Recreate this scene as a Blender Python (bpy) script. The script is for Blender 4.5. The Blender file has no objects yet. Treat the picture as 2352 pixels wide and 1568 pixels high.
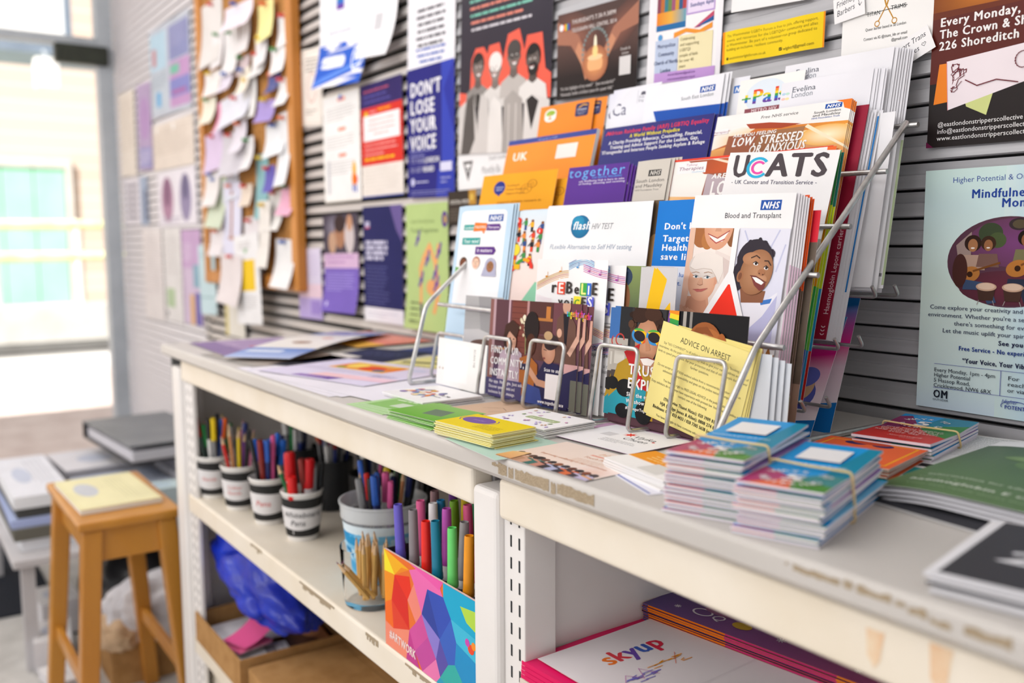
import bpy, bmesh, math, random
from mathutils import Matrix, Vector, geometry
random.seed(7)
SC = bpy.context.scene
COL = SC.collection
PI = math.pi
R = math.radians

# ------------------------------------------------------------------ camera
cam_d = bpy.data.cameras.new('camera')
cam = bpy.data.objects.new('camera', cam_d)
COL.objects.link(cam)
cam_d.sensor_width = 36.0
cam_d.lens = 2107.4 / 2352 * 36.0
cam_d.clip_start = 0.02
cam_d.clip_end = 200
yaw, pitch, roll = 0.96162442, 0.10799841, 0.00553676
fwd = Vector((-math.sin(yaw) * math.cos(pitch), math.cos(yaw) * math.cos(pitch), -math.sin(pitch)))
rgt = Vector((math.cos(yaw), math.sin(yaw), 0))
dwn = fwd.cross(rgt)
r2 = math.cos(roll) * rgt + math.sin(roll) * dwn
d2 = -math.sin(roll) * rgt + math.cos(roll) * dwn
m = Matrix.Identity(4)
for i in range(3):
    m[i][0] = r2[i]; m[i][1] = -d2[i]; m[i][2] = -fwd[i]
m[0][3], m[1][3], m[2][3] = 0.0, -1.06, 1.127
cam.matrix_world = m
cam_d.dof.use_dof = True
cam_d.dof.focus_distance = 1.09
cam_d.dof.aperture_fstop = 2.9
SC.camera = cam

# ------------------------------------------------------------------ colour management, sky, sun, room lamps
SC.view_settings.view_transform = 'Standard'
SC.view_settings.look = 'None'
SC.view_settings.gamma = 1.0
SC.view_settings.use_curve_mapping = False
SC.view_settings.exposure = -0.12
wd = bpy.data.worlds.new('sky'); SC.world = wd; wd.use_nodes = True
wn = wd.node_tree.nodes; wl = wd.node_tree.links
bgn = wn['Background']
bgn.inputs['Color'].default_value = (0.93, 0.95, 1.0, 1); bgn.inputs['Strength'].default_value = 0.8

def lamp(name, kind, loc, energy, size=(1, 1), look=None, col=(1, 1, 1)):
    d = bpy.data.lights.new(name, kind); d.energy = energy; d.color = col
    if kind == 'AREA':
        d.shape = 'RECTANGLE'; d.size, d.size_y = size
    o = bpy.data.objects.new(name, d); COL.objects.link(o); o.location = loc
    if look is not None:
        o.rotation_euler = (Vector(look) - Vector(loc)).to_track_quat('-Z', 'Y').to_euler()
    return o
sun = lamp('sun', 'SUN', (1.5, -6, 9), 10.0, look=(-4, 2, 0), col=(1.0, 0.97, 0.92))
sun.data.angle = R(1.0)
lamp('ceiling_tube_light', 'AREA', (-1.5, -3.0, 2.25), 38, (3.2, 0.5), (-1.3, -0.9, 0.8), (1.0, 0.985, 0.97))
lamp('ceiling_tube_light', 'AREA', (-1.4, -1.15, 2.62), 17, (3.4, 0.45), (-1.2, -0.9, 0), (1.0, 0.985, 0.97))
lamp('ceiling_tube_light', 'AREA', (-3.6, -1.6, 2.6), 15, (1.6, 0.45), (-3.6, -0.6, 0.6), (0.97, 0.985, 1.0))

# ------------------------------------------------------------------ colour + materials
def lin(h):
    if not isinstance(h, str): return h
    h = h.lstrip('#')
    if len(h) == 3: h = ''.join(c + c for c in h)
    o = []
    for i in (0, 2, 4):
        c = int(h[i:i + 2], 16) / 255
        o.append(c / 12.92 if c <= 0.04045 else ((c + 0.055) / 1.055) ** 2.4)
    return (o[0], o[1], o[2], 1.0)

def mixc(a, b, t):
    a, b = lin(a), lin(b)
    return tuple(a[i] * (1 - t) + b[i] * t for i in range(3)) + (1.0,)

MATS = {}
def mat(name, base=None, rough=0.5, metal=0.0, spec=0.5, noise=None, bump=None, attr=False, trans=0.0, ior=1.45, alpha=1.0, coat=0.0, sheen=0.0, emit=None):
    """noise=(scale, colour2, detail, stretch xyz)  bump=(scale, strength)"""
    if name in MATS: return MATS[name]
    mt = bpy.data.materials.new(name); mt.use_nodes = True
    nt = mt.node_tree; N = nt.nodes; L = nt.links
    b = N['Principled BSDF']
    b.inputs['Roughness'].default_value = rough
    b.inputs['Metallic'].default_value = metal
    b.inputs['Specular IOR Level'].default_value = spec
    b.inputs['Transmission Weight'].default_value = trans
    b.inputs['IOR'].default_value = ior
    b.inputs['Alpha'].default_value = alpha
    b.inputs['Coat Weight'].default_value = coat
    if emit:
        b.inputs['Emission Color'].default_value = lin(emit[0]); b.inputs['Emission Strength'].default_value = emit[1]
    src = None
    if attr:
        a = N.new('ShaderNodeAttribute'); a.attribute_name = 'Col'; src = a.outputs['Color']
    else:
        b.inputs['Base Color'].default_value = lin(base)
    if noise:
        tc = N.new('ShaderNodeTexCoord'); mp = N.new('ShaderNodeMapping'); tx = N.new('ShaderNodeTexNoise')
        L.new(tc.outputs['Object'], mp.inputs['Vector']); L.new(mp.outputs['Vector'], tx.inputs['Vector'])
        tx.inputs['Scale'].default_value = noise[0]; tx.inputs['Detail'].default_value = noise[2] if len(noise) > 2 else 3
        if len(noise) > 3: mp.inputs['Scale'].default_value = noise[3]
        rp = N.new('ShaderNodeValToRGB'); rp.color_ramp.elements[0].position = 0.35; rp.color_ramp.elements[1].position = 0.68
        L.new(tx.outputs['Fac'], rp.inputs['Fac'])
        if attr:
            rp.color_ramp.elements[0].color = (1, 1, 1, 1); rp.color_ramp.elements[1].color = lin(noise[1])
            mx = N.new('ShaderNodeMix'); mx.data_type = 'RGBA'; mx.blend_type = 'MULTIPLY'; mx.inputs[0].default_value = 1.0
            L.new(src, mx.inputs[6]); L.new(rp.outputs['Color'], mx.inputs[7]); src = mx.outputs[2]
        else:
            rp.color_ramp.elements[0].color = lin(base); rp.color_ramp.elements[1].color = lin(noise[1]); src = rp.outputs['Color']
    if src is not None: L.new(src, b.inputs['Base Color'])
    if bump:
        tc2 = N.new('ShaderNodeTexCoord'); t2 = N.new('ShaderNodeTexNoise'); bp = N.new('ShaderNodeBump')
        L.new(tc2.outputs['Object'], t2.inputs['Vector']); t2.inputs['Scale'].default_value = bump[0]
        bp.inputs['Strength'].default_value = bump[1]; bp.inputs['Distance'].default_value = 0.002
        L.new(t2.outputs['Fac'], bp.inputs['Height']); L.new(bp.outputs['Normal'], b.inputs['Normal'])
    MATS[name] = mt
    return mt

PRINT = mat('printed_paper', attr=True, rough=0.6, spec=0.1, noise=(9, '#f6f6f6', 2))
GLOSS = mat('glossy_card', attr=True, rough=0.35, spec=0.16, noise=(9, '#f6f6f6', 2))
PLAST = mat('coloured_plastic', attr=True, rough=0.35, spec=0.5, noise=(40, '#f4f4f4', 2))
WIRE = mat('steel_wire', '#d4d3d2', rough=0.34, metal=0.85, noise=(60, '#b4b2b0', 4))
CREAM = mat('cream_enamel', '#efe6d8', rough=0.42, spec=0.4, noise=(6, '#e6dac6', 4))
WHITEM = mat('white_enamel', '#ece8e6', rough=0.4, spec=0.4, noise=(5, '#e4dfdb', 4))
KRAFT = mat('kraft_card', '#b58a58', rough=0.8, spec=0.2, noise=(30, '#a57a4a', 4))
RUBBER = mat('rubber_band_tan', '#e9cf98', rough=0.5, spec=0.4, noise=(30, '#dfc283', 2))

# ------------------------------------------------------------------ tagging
def tag(o, label=None, cat=None, group=None, kind=None):
    if label: o['label'] = label
    if cat: o['category'] = cat
    if group: o['group'] = group
    if kind: o['kind'] = kind
    return o
def thing(name, label, cat, loc=(0, 0, 0), rz=0.0, group=None):
    o = bpy.data.objects.new(name, None); COL.objects.link(o)
    o.empty_display_size = 0.02; o.location = loc; o.rotation_euler = (0, 0, rz)
    return tag(o, label, cat, group)
def copy_tree(root, label=None, loc=None, rz=None, matrix=None):
    r = root.copy(); COL.objects.link(r)
    if loc is not None: r.location = loc
    if rz is not None: r.rotation_euler = (0, 0, rz)
    if matrix is not None: r.matrix_world = matrix
    if label: r['label'] = label
    for ch in list(root.children):
        c = ch.copy(); COL.objects.link(c); c.parent = r
        for g in ch.children:
            d = g.copy(); COL.objects.link(d); d.parent = c
    return r

# ------------------------------------------------------------------ mesh builder
class MB:
    def __init__(s):
        s.v = []; s.f = []; s.c = []; s.mi = []; s.col = (0.8, 0.8, 0.8, 1); s.m = 0
    def add(s, vs, fs, col=None, mi=None):
        b = len(s.v); s.v.extend([tuple(p) for p in vs])
        c = lin(col) if col is not None else s.col
        for f in fs:
            s.f.append(tuple(b + i for i in f)); s.c.append(c); s.mi.append(s.m if mi is None else mi)
    def box(s, x0, x1, y0, y1, z0, z1, col=None, M=None, mi=None):
        vs = [Vector((x, y, z)) for z in (z0, z1) for y in (y0, y1) for x in (x0, x1)]
        if M is not None: vs = [M @ p for p in vs]
        s.add(vs, [(0, 2, 3, 1), (4, 5, 7, 6), (0, 1, 5, 4), (2, 6, 7, 3), (0, 4, 6, 2), (1, 3, 7, 5)], col, mi)
    def prism(s, pts, y0, y1, ax=1, col=None, M=None):
        """extrude polygon pts (2-D) along axis ax"""
        n = len(pts); vs = []
        for h in (y0, y1):
            for p in pts:
                q = [0, 0, 0]; k = [i for i in range(3) if i != ax]
                q[k[0]] = p[0]; q[k[1]] = p[1]; q[ax] = h
                vs.append(Vector(q) if M is None else M @ Vector(q))
        s.add(vs, [tuple(range(n)), tuple(range(2 * n - 1, n - 1, -1))] + [(i, i + n, (i + 1) % n + n, (i + 1) % n) for i in range(n)], col)
    def tube(s, pts, r, n=10, col=None, cap=True, r1=None):
        pts = [Vector(p) for p in pts]; k = len(pts); vs = []; up = None
        for i, p in enumerate(pts):
            t = (pts[min(i + 1, k - 1)] - pts[max(i - 1, 0)]).normalized()
            if up is None:
                up = t.orthogonal().normalized()
            else:
                up = (up - t * up.dot(t)).normalized()
            sd = t.cross(up); rr = r if r1 is None else r + (r1 - r) * i / (k - 1)
            if isinstance(r, (list, tuple)): rr = r[i]
            for j in range(n):
                a = 2 * PI * j / n; vs.append(p + (up * math.cos(a) + sd * math.sin(a)) * rr)
        fs = [(i * n + j, i * n + (j + 1) % n, (i + 1) * n + (j + 1) % n, (i + 1) * n + j) for i in range(k - 1) for j in range(n)]
        if cap: fs += [tuple(range(n - 1, -1, -1)), tuple(range((k - 1) * n, k * n))]
        s.add(vs, fs, col)
    def lathe(s, prof, n=32, c=(0, 0, 0), col=None, cap0=True, cap1=False, M=None):
        vs = []; k = len(prof)
        for r, z in prof:
            for j in range(n):
                a = 2 * PI * j / n; q = Vector((c[0] + r * math.cos(a), c[1] + r * math.sin(a), c[2] + z))
                vs.append(q if M is None else M @ q)
        fs = [(i * n + j, i * n + (j + 1) % n, (i + 1) * n + (j + 1) % n, (i + 1) * n + j) for i in range(k - 1) for j in range(n)]
        if cap0: fs.append(tuple(range(n - 1, -1, -1)))
        if cap1: fs.append(tuple(range((k - 1) * n, k * n)))
        s.add(vs, fs, col)
    def build(s, name, mats, parent=None, smooth=None, bevel=0.0, seg=2):
        me = bpy.data.meshes.new(name); me.from_pydata(s.v, [], s.f)
        for mt in (mats if isinstance(mats, (list, tuple)) else [mats]): me.materials.append(mt)
        me.polygons.foreach_set('material_index', s.mi)
        at = me.color_attributes.new('Col', 'FLOAT_COLOR', 'CORNER'); buf = []
        for p in me.polygons:
            c = s.c[p.index]
            for _ in range(p.loop_total): buf.extend(c)
        at.data.foreach_set('color', buf)
        if bevel:
            bm = bmesh.new(); bm.from_mesh(me)
            bmesh.ops.remove_doubles(bm, verts=bm.verts, dist=1e-6)
            ed = [e for e in bm.edges if len(e.link_faces) == 2 and e.calc_face_angle(0) > 0.6]
            bmesh.ops.bevel(bm, geom=ed, offset=bevel, segments=seg, affect='EDGES', profile=0.5, clamp_overlap=True)
            bm.to_mesh(me); bm.free()
        if smooth:
            me.polygons.foreach_set('use_smooth', [True] * len(me.polygons))
            me.set_sharp_from_angle(angle=R(smooth))
        me.update()
        o = bpy.data.objects.new(name, me); COL.objects.link(o)
        if parent is not None: o.parent = parent
        return o

def fillet(pts, r, n=5):
    """round the corners of a 3-D polyline"""
    pts = [Vector(p) for p in pts]; out = [pts[0]]
    for i in range(1, len(pts) - 1):
        a, b, c = pts[i - 1], pts[i], pts[i + 1]
        d0 = (a - b); d1 = (c - b); rr = min(r, d0.length * .49, d1.length * .49)
        p0 = b + d0.normalized() * rr; p1 = b + d1.normalized() * rr
        for k in range(n + 1):
            t = k / n; out.append(p0 * (1 - t) ** 2 + b * 2 * t * (1 - t) + p1 * t * t)
    out.append(pts[-1]); return out

# ------------------------------------------------------------------ lettering (built-in typeface turned into mesh)
_fc = bpy.data.curves.new('glyphs', 'FONT'); _fc.resolution_u = 2
_fo = bpy.data.objects.new('glyphs', _fc); COL.objects.link(_fo)
GLY = {}
def _conv(sx, off):
    _fc.body = sx; _fc.offset = off
    me = _fo.to_mesh(); vs = [tuple(v.co[:2]) for v in me.vertices]; fs = [tuple(p.vertices) for p in me.polygons]
    _fo.to_mesh_clear(); return vs, fs
def glyph(ch, bold):
    k = (ch, bold)
    if k not in GLY:
        vs, fs = _conv(ch, 0.0)
        w = max(v[0] for v in _conv(ch + '|', 0)[0]) - max(v[0] for v in _conv('|', 0)[0])
        GLY[k] = (vs, fs, w + (0.07 if bold else 0))
    return GLY[k]
def text_width(sx, bold=0): return sum(glyph(c, bold)[2] for c in sx)

# ------------------------------------------------------------------ printed sheets (local frame in mm: x right, y up, z out of the sheet)
EPS = 0.018
class Page:
    def __init__(s, W, H, bg='#f4f2f1', t=0.25, edge=None, back=None):
        s.W, s.H, s.bg, s.t = W, H, lin(bg), t
        s.edge = lin(edge) if edge else mixc(bg, '#f2f0f0', .7); s.back = lin(back) if back else lin('#efeeee')
        s.ops = []; s.z = 0; s.xf = None; s.win = None
    # -- primitives; every call is printed over the earlier ones
    def _clip(s, pts, cs):
        w = s.win or (0.0, 0.0, s.W, s.H)
        for ax, lim, sg in ((0, w[0], 1), (0, w[2], -1), (1, w[1], 1), (1, w[3], -1)):
            if not pts: break
            o = []; oc = []; n = len(pts)
            for i in range(n):
                a, b = pts[i - 1], pts[i]; ia = (a[ax] - lim) * sg >= -1e-9; ib = (b[ax] - lim) * sg >= -1e-9
                if ia != ib:
                    t = (lim - a[ax]) / (b[ax] - a[ax]); o.append((a[0] + (b[0] - a[0]) * t, a[1] + (b[1] - a[1]) * t))
                    oc.append(tuple(cs[i - 1][k] * (1 - t) + cs[i][k] * t for k in range(4)))
                if ib: o.append(b); oc.append(cs[i])
            pts, cs = o, oc
        return pts, cs
    def _put(s, polys, keep=False):
        if not keep: s.z += 1
        w = s.win or (0.0, 0.0, s.W, s.H)
        for pts, cs in polys:
            if s.xf: a, b, c, d = s.xf; pts = [(a * x + c, b * y + d) for x, y in pts]
            if any(p[0] < w[0] or p[0] > w[2] or p[1] < w[1] or p[1] > w[3] for p in pts): pts, cs = s._clip(pts, cs)
            if len(pts) >= 3: s.ops.append((pts, cs, s.z))
    def poly(s, pts, col):
        c = lin(col); s._put([(list(pts), [c] * len(pts))])
    def polyc(s, pts, cols): s._put([(list(pts), [lin(c) for c in cols])])
    def rect(s, x, y, w, h, col): s.poly([(x, y), (x + w, y), (x + w, y + h), (x, y + h)], col)
    def grad(s, x, y, w, h, stops, vert=True):
        """stops: [(t, colour)...] bottom->top (or left->right)"""
        P = []
        for (t0, c0), (t1, c1) in zip(stops, stops[1:]):
            a, b = lin(c0), lin(c1)
            if vert: P.append(([(x, y + h * t0), (x + w, y + h * t0), (x + w, y + h * t1), (x, y + h * t1)], [a, a, b, b]))
            else: P.append(([(x + w * t0, y), (x + w * t1, y), (x + w * t1, y + h), (x + w * t0, y + h)], [a, b, b, a]))
        s._put(P)
    def ell(s, cx, cy, rx, ry=None, col='#000', rot=0, n=28, a0=0, a1=360, c2=None):
        ry = rx if ry is None else ry; pts = []; ca, sa = math.cos(R(rot)), math.sin(R(rot)); full = abs(a1 - a0) >= 360
        for i in range(n + (0 if full else 1)):
            a = R(a0 + (a1 - a0) * i / n); u, v = rx * math.cos(a), ry * math.sin(a)
            pts.append((cx + u * ca - v * sa, cy + u * sa + v * ca))
        if c2 is None: s.poly(pts, col)
        else:   # soft: centre colour col, rim colour c2
            a, b = lin(col), lin(c2); s._put([([(cx, cy), pts[i], pts[(i + 1) % n]], [a, b, b]) for i in range(n)])
    def rr(s, x, y, w, h, r, col):
        pts = []
        for cx, cy, a in ((x + w - r, y + r, -90), (x + w - r, y + h - r, 0), (x + r, y + h - r, 90), (x + r, y + r, 180)):
            for k in range(6): t = R(a + 18 * k); pts.append((cx + r * math.cos(t), cy + r * math.sin(t)))
        s.poly(pts, col)
    def line(s, pts, w, col, close=False):
        P = []; c = lin(col); q = list(pts) + ([pts[0]] if close else [])
        for (x0, y0), (x1, y1) in zip(q, q[1:]):
            d = math.hypot(x1 - x0, y1 - y0) or 1e-6; nx, ny = -(y1 - y0) / d * w / 2, (x1 - x0) / d * w / 2
            ex, ey = (x1 - x0) / d * w * .25, (y1 - y0) / d * w * .25
            P.append(([(x0 - ex + nx, y0 - ey + ny), (x0 - ex - nx, y0 - ey - ny), (x1 + ex - nx, y1 + ey - ny), (x1 + ex + nx, y1 + ey + ny)], [c] * 4))
        s._put(P[0::2])
        if len(P) > 1: s._put(P[1::2])
    def arc(s, cx, cy, r, w, a0, a1, col, n=26, ry=None):
        ry = r if ry is None else ry; P = []; c = lin(col)
        for i in range(n):
            t0, t1 = R(a0 + (a1 - a0) * i / n), R(a0 + (a1 - a0) * (i + 1) / n)
            P.append(([(cx + (r - w / 2) * math.cos(t0), cy + (ry - w / 2) * math.sin(t0)), (cx + (r + w / 2) * math.cos(t0), cy + (ry + w / 2) * math.sin(t0)),
                       (cx + (r + w / 2) * math.cos(t1), cy + (ry + w / 2) * math.sin(t1)), (cx + (r - w / 2) * math.cos(t1), cy + (ry - w / 2) * math.sin(t1))], [c] * 4))
        s._put(P)
    def frame(s, x, y, w, h, t, col):
        s.line([(x, y), (x + w, y), (x + w, y + h), (x, y + h)], t, col, close=True)
    def text(s, t, x, y, size, col='#222', al='l', b=0, it=0, cond=1.0, rot=0, fit=None, track=0):
        wid = text_width(t, b) * size * cond + track * size * len(t)
        if fit: cond *= fit / max(wid, 1e-6); wid = fit
        ks = 1.0
        if s.xf and s.xf[1] < .8: ks = 1.22   # lettering keeps more of its height than the layout
        x0 = {'l': 0, 'c': -wid / 2, 'r': -wid}[al]; ca, sa = math.cos(R(rot)), math.sin(R(rot)); c = lin(col); xs = x0
        for dx, dy in (((0, 0), (.07, 0), (.035, .018), (.035, -.018)) if b else ((0, 0),)):     # bold is struck four times, each strike its own layer
            P = []; x0 = xs
            for ch in t:
                vs, fs, adv = glyph(ch, b)
                for f in fs:
                    q = []
                    for i in f:
                        u = x0 + ((vs[i][0] + dx) * cond + it * vs[i][1]) * size; v = (vs[i][1] + dy) * size * ks
                        q.append((x + u * ca - v * sa, y + u * sa + v * ca))
                    P.append((q, [c] * len(q)))
                x0 += adv * size * cond + track * size
            s._put(P)
    def para(s, lines, x, y, size, col='#222', al='l', lead=1.3, **k):
        for i, t in enumerate(lines):
            if t: s.text(t, x, y - i * size * lead, size, col, al, **k)
    def greek(s, x, y, w, n, size, col='#444', lead=1.5, seed=1, al='l'):
        """lines of words too small or blurred to read"""
        rd = random.Random(seed); c = lin(col); P = []
        for i in range(n):
            L = w * (rd.uniform(.55, .9) if i == n - 1 else rd.uniform(.88, 1)); q = 0; off = {'l': 0, 'c': (w - L) / 2}[al]
            while q < L:
                ww = min(size * rd.uniform(.8, 4), L - q); yy = y - i * size * lead
                P.append(([(x + off + q, yy), (x + off + q + ww, yy), (x + off + q + ww, yy + size * .5), (x + off + q, yy + size * .5)], [c] * 4)); q += ww + size * .4
        s._put(P)
    # -- common marks
    def nhs(s, x, y, h, bg='#0a4fa8', fg='#f7f7fa'):
        if s.xf and s.xf[1] < .7: s.rect(x, y - h * .04, h * 2.45, h * 1.22, bg)
        else: s.rect(x, y, h * 2.45, h, bg)
        s.text('NHS', x + h * 1.16, y + h * .16, h * .95, fg, 'c', b=1, it=.22, fit=h * 2.0)
        s.text('NHS', x + h * 1.18, y + h * .16, h * .95, fg, 'c', b=1, it=.22, fit=h * 2.0)
    def bust(s, cx, cy, r, skin, hair, top, style='short', look=0, beard=None, smile=1, rim=None):
        """head of radius r centred at cx, cy with neck and shoulders"""
        sk2 = mixc(skin, '#30150c', .28); k = r
        if style == 'long': s.ell(cx, cy - .25 * k, 1.12 * k, 1.55 * k, hair)
        if style == 'afro': s.ell(cx, cy + .35 * k, 1.35 * k, 1.3 * k, hair)
        if style == 'curly':
            rd = random.Random(int(cx * 7)); s._put([]);
            for j in range(14): a = R(-15 + 210 * j / 13); s.ell(cx + 1.0 * k * math.cos(a), cy + .35 * k + .95 * k * math.sin(a), .34 * k * rd.uniform(.8, 1.2), None, hair, n=12)
            s.ell(cx, cy + .55 * k, .95 * k, .85 * k, hair)
        s.poly([(cx - 2.0 * k, cy - 3.2 * k), (cx - 1.75 * k, cy - 1.95 * k), (cx - .6 * k, cy - 1.4 * k), (cx + .6 * k, cy - 1.4 * k), (cx + 1.75 * k, cy - 1.95 * k), (cx + 2.0 * k, cy - 3.2 * k)], top)
        s.poly([(cx - .42 * k, cy - .6 * k), (cx + .42 * k, cy - .6 * k), (cx + .55 * k, cy - 1.5 * k), (cx, cy - 1.75 * k), (cx - .55 * k, cy - 1.5 * k)], sk2)
        if style in ('short', 'bun'): s.ell(cx, cy + .3 * k, .98 * k, 1.0 * k, hair)
        if style == 'bun': s.ell(cx + .1 * k, cy + 1.35 * k, .5 * k, .42 * k, hair)
        s.ell(cx - .8 * k, cy - .05 * k, .15 * k, .26 * k, sk2, n=10); s.ell(cx + .8 * k, cy - .05 * k, .15 * k, .26 * k, sk2, n=10)
        s.ell(cx, cy, .8 * k, 1.06 * k, mixc(skin, '#ffe8d8', .12), c2=mixc(skin, '#30150c', .1), n=24)
        if style == 'wrap': s.ell(cx, cy + .5 * k, .95 * k, .8 * k, hair)
        if style != 'bald': s.ell(cx - .1 * k, cy + .78 * k, .72 * k, .36 * k, hair, rot=8, n=16)
        if beard: s.ell(cx, cy - .62 * k, .68 * k, .55 * k, beard, n=18)
        d = look * .12 * k
        for sx in (-1, 1):
            s.ell(cx + sx * .33 * k + d, cy + .12 * k, .15 * k, .075 * k, '#f1eae6', n=10)
            s.ell(cx + sx * .33 * k + d * 1.3, cy + .12 * k, .07 * k, .075 * k, '#2a1a14', n=8)
            s.line([(cx + sx * .33 * k - .19 * k + d, cy + .3 * k), (cx + sx * .33 * k + .02 * k + d, cy + .37 * k), (cx + sx * .33 * k + .2 * k + d, cy + .3 * k)], .07 * k, hair if style != 'bald' else sk2)
        s.poly([(cx + d - .02 * k, cy + .12 * k), (cx + d + .15 * k, cy - .22 * k), (cx + d - .13 * k, cy - .22 * k)], mixc(skin, '#30150c', .16))
        if smile: s.poly([(cx - .32 * k + d, cy - .42 * k), (cx + d, cy - .48 * k), (cx + .32 * k + d, cy - .42 * k), (cx + .16 * k + d, cy - .66 * k), (cx - .16 * k + d, cy - .66 * k)], '#f5eeec'); s.line([(cx - .34 * k + d, cy - .41 * k), (cx + d, cy - .46 * k), (cx + .34 * k + d, cy - .41 * k)], .06 * k, '#8d3c38')
        else: s.line([(cx - .28 * k + d, cy - .48 * k), (cx + d, cy - .52 * k), (cx + .28 * k + d, cy - .48 * k)], .1 * k, '#8d4a44')
    # -- turn into an object
    def build(s, name, M, material=None, bend=None, cuts=None, parent=None):
        """bend(x, y) -> (dx, dy, dz) in mm; cuts = (axis, step) slices every shape so that it can bend"""
        V = []; F = []; C = []; MI = []
        def face(pts3, cs): b = len(V); V.extend(pts3); F.append(tuple(range(b, b + len(pts3)))); C.append(cs)
        W, H, t = s.W, s.H, s.t
        def strips(pts, cs):
            if not cuts: return [(pts, cs)]
            ax, st = cuts; lo = min(p[ax] for p in pts); hi = max(p[ax] for p in pts); out = [(pts, cs)]
            k = math.floor(lo / st) + 1
            while k * st < hi:
                lim = k * st; nxt = []
                for P, Q in out[-1:]:
                    for sg in (-1, 1):
                        o = []; oc = []
                        for i in range(len(P)):
                            a, b2 = P[i - 1], P[i]; ia = (a[ax] - lim) * sg >= 0; ib = (b2[ax] - lim) * sg >= 0
                            if ia != ib:
                                tt = (lim - a[ax]) / (b2[ax] - a[ax]); o.append((a[0] + (b2[0] - a[0]) * tt, a[1] + (b2[1] - a[1]) * tt)); oc.append(tuple(Q[i - 1][j] * (1 - tt) + Q[i][j] * tt for j in range(4)))
                            if ib: o.append(b2); oc.append(Q[i])
                        if len(o) >= 3: nxt.append((o, oc))
                out = out[:-1] + nxt; k += 1
            return out
        full = [(0, 0), (W, 0), (W, H), (0, H)]
        for P, Q in strips(full, [s.bg] * 4): face([(x, y, 0) for x, y in P], Q)
        for P, Q in strips(full, [s.back] * 4): face([(x, y, -t) for x, y in reversed(P)], Q)
        for (a, b2) in zip(full, full[1:] + full[:1]):
            n = max(1, int(abs(b2[cuts[0]] - a[cuts[0]]) / cuts[1])) if cuts else 1
            for i in range(n):
                p = tuple(a[j] + (b2[j] - a[j]) * i / n for j in (0, 1)); q = tuple(a[j] + (b2[j] - a[j]) * (i + 1) / n for j in (0, 1))
                face([(p[0], p[1], -t), (q[0], q[1], -t), (q[0], q[1], 0), (p[0], p[1], 0)], [s.edge] * 4)
        for pts, cs, z in s.ops:
            for P, Q in strips(pts, cs):
                ar = sum(P[i - 1][0] * P[i][1] - P[i][0] * P[i - 1][1] for i in range(len(P)))
                if ar < 0: P = P[::-1]; Q = Q[::-1]
                face([(x, y, z * EPS) for x, y in P], Q)
        if bend: V = [(x + d[0], y + d[1], z + d[2]) for (x, y, z) in V for d in (bend(x, y),)]
        me = bpy.data.meshes.new(name); me.from_pydata([(x / 1000, y / 1000, z / 1000) for x, y, z in V], [], F)
        me.materials.append(material or PRINT)
        at = me.color_attributes.new('Col', 'FLOAT_COLOR', 'CORNER'); buf = []
        for cs in C:
            for c in cs: buf.extend(c)
        at.data.foreach_set('color', buf); me.update()
        o = bpy.data.objects.new(name, me); COL.objects.link(o)
        if parent is not None: o.parent = parent; o.matrix_local = M
        else: o.matrix_world = M
        return o

def frame_m(o, ex, ey):
    ex = Vector(ex).normalized(); ey = Vector(ey); ey = (ey - ex * ey.dot(ex)).normalized(); n = ex.cross(ey); M = Matrix.Identity(4)
    for i in range(3): M[i][0] = ex[i]; M[i][1] = ey[i]; M[i][2] = n[i]; M[i][3] = o[i]
    return M
def on_wall(x, z, rot=0, off=0.0):
    a = R(rot); return frame_m((x, -0.0085 - off, z), (math.cos(a), 0, math.sin(a)), (-math.sin(a), 0, math.cos(a)))
def on_top(x, y, z, ang=0, tiltx=0):
    a = R(ang); return frame_m((x, y, z), (math.cos(a), math.sin(a), 0), (-math.sin(a), math.cos(a), math.tan(R(tiltx))))
CT = 0.90   # height of the worktop
# ================================================================== setting: slatted wall, floor, ceiling, street
SLAT = mat('slat_aluminium', '#b0afb3', rough=0.42, metal=0.15, noise=(3, '#a6a5a9', 4, (1, 1, 60)))
SLATW = mat('slat_pale', '#cfc9c6', rough=0.45, metal=0.25, noise=(3, '#c4bebb', 4, (1, 1, 60)))
DARK = mat('dark_gap', '#1d1c1d', rough=0.8, noise=(20, '#141414', 2))
def slat_wall(name, x0, x1, z0, n, m_, gap):
    p = 0.0339; mb = MB()
    for k in range(n):
        z = z0 + k * p
        prof = [(0.008, z + gap * .5), (-.0035, z + gap * .5), (-.006, z + gap * .5 + .0015), (-.0036, z + p * .55), (-.0012, z + p * .57), (0.0, z + p * .6), (0.0, z + p - gap * .5), (0.008, z + p - gap * .5)]
        vs = [(x, y, zz) for x in (x0, x1) for y, zz in prof]; q = len(prof)
        mb.add(vs, [(i, i + q, i + q + 1, i + 1) for i in range(q - 1)] + [tuple(range(q)), tuple(range(2 * q - 1, q - 1, -1))])
    mb.box(x0, x1, .008, .05, z0 - .02, z0 + n * p + .02, mi=1)
    o = mb.build(name, [m_, DARK]); tag(o, kind='structure'); return o
slat_wall('wall_back_right', -1.715, 0.7, CT + .0155, 41, SLAT, .0032)
slat_wall('wall_back_middle', -3.53, -1.72, CT - .0015 - 26 * .0339, 68, SLATW, .014)
slat_wall('wall_back_left', -4.95, -3.60, .029 - 4 * .0339, 72, mat('slat_white', '#e3dfe2', rough=.5, noise=(3, '#d9d5d8', 4, (1, 1, 60))), .006)
mb = MB(); mb.box(-2.15, .7, -.001, .05, CT - .02, CT + .012); tag(mb.build('trim_1', SLAT), kind='structure')
mb = MB(); mb.box(-3.60, -3.53, .004, .05, 0, 2.35)
for k in range(66): mb.box(-3.595, -3.535, -.004, .003, .03 + k * .0339, .03 + k * .0339 + .019, mi=1)
tag(mb.build('trim_2', [DARK, SLATW]), kind='structure')
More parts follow.
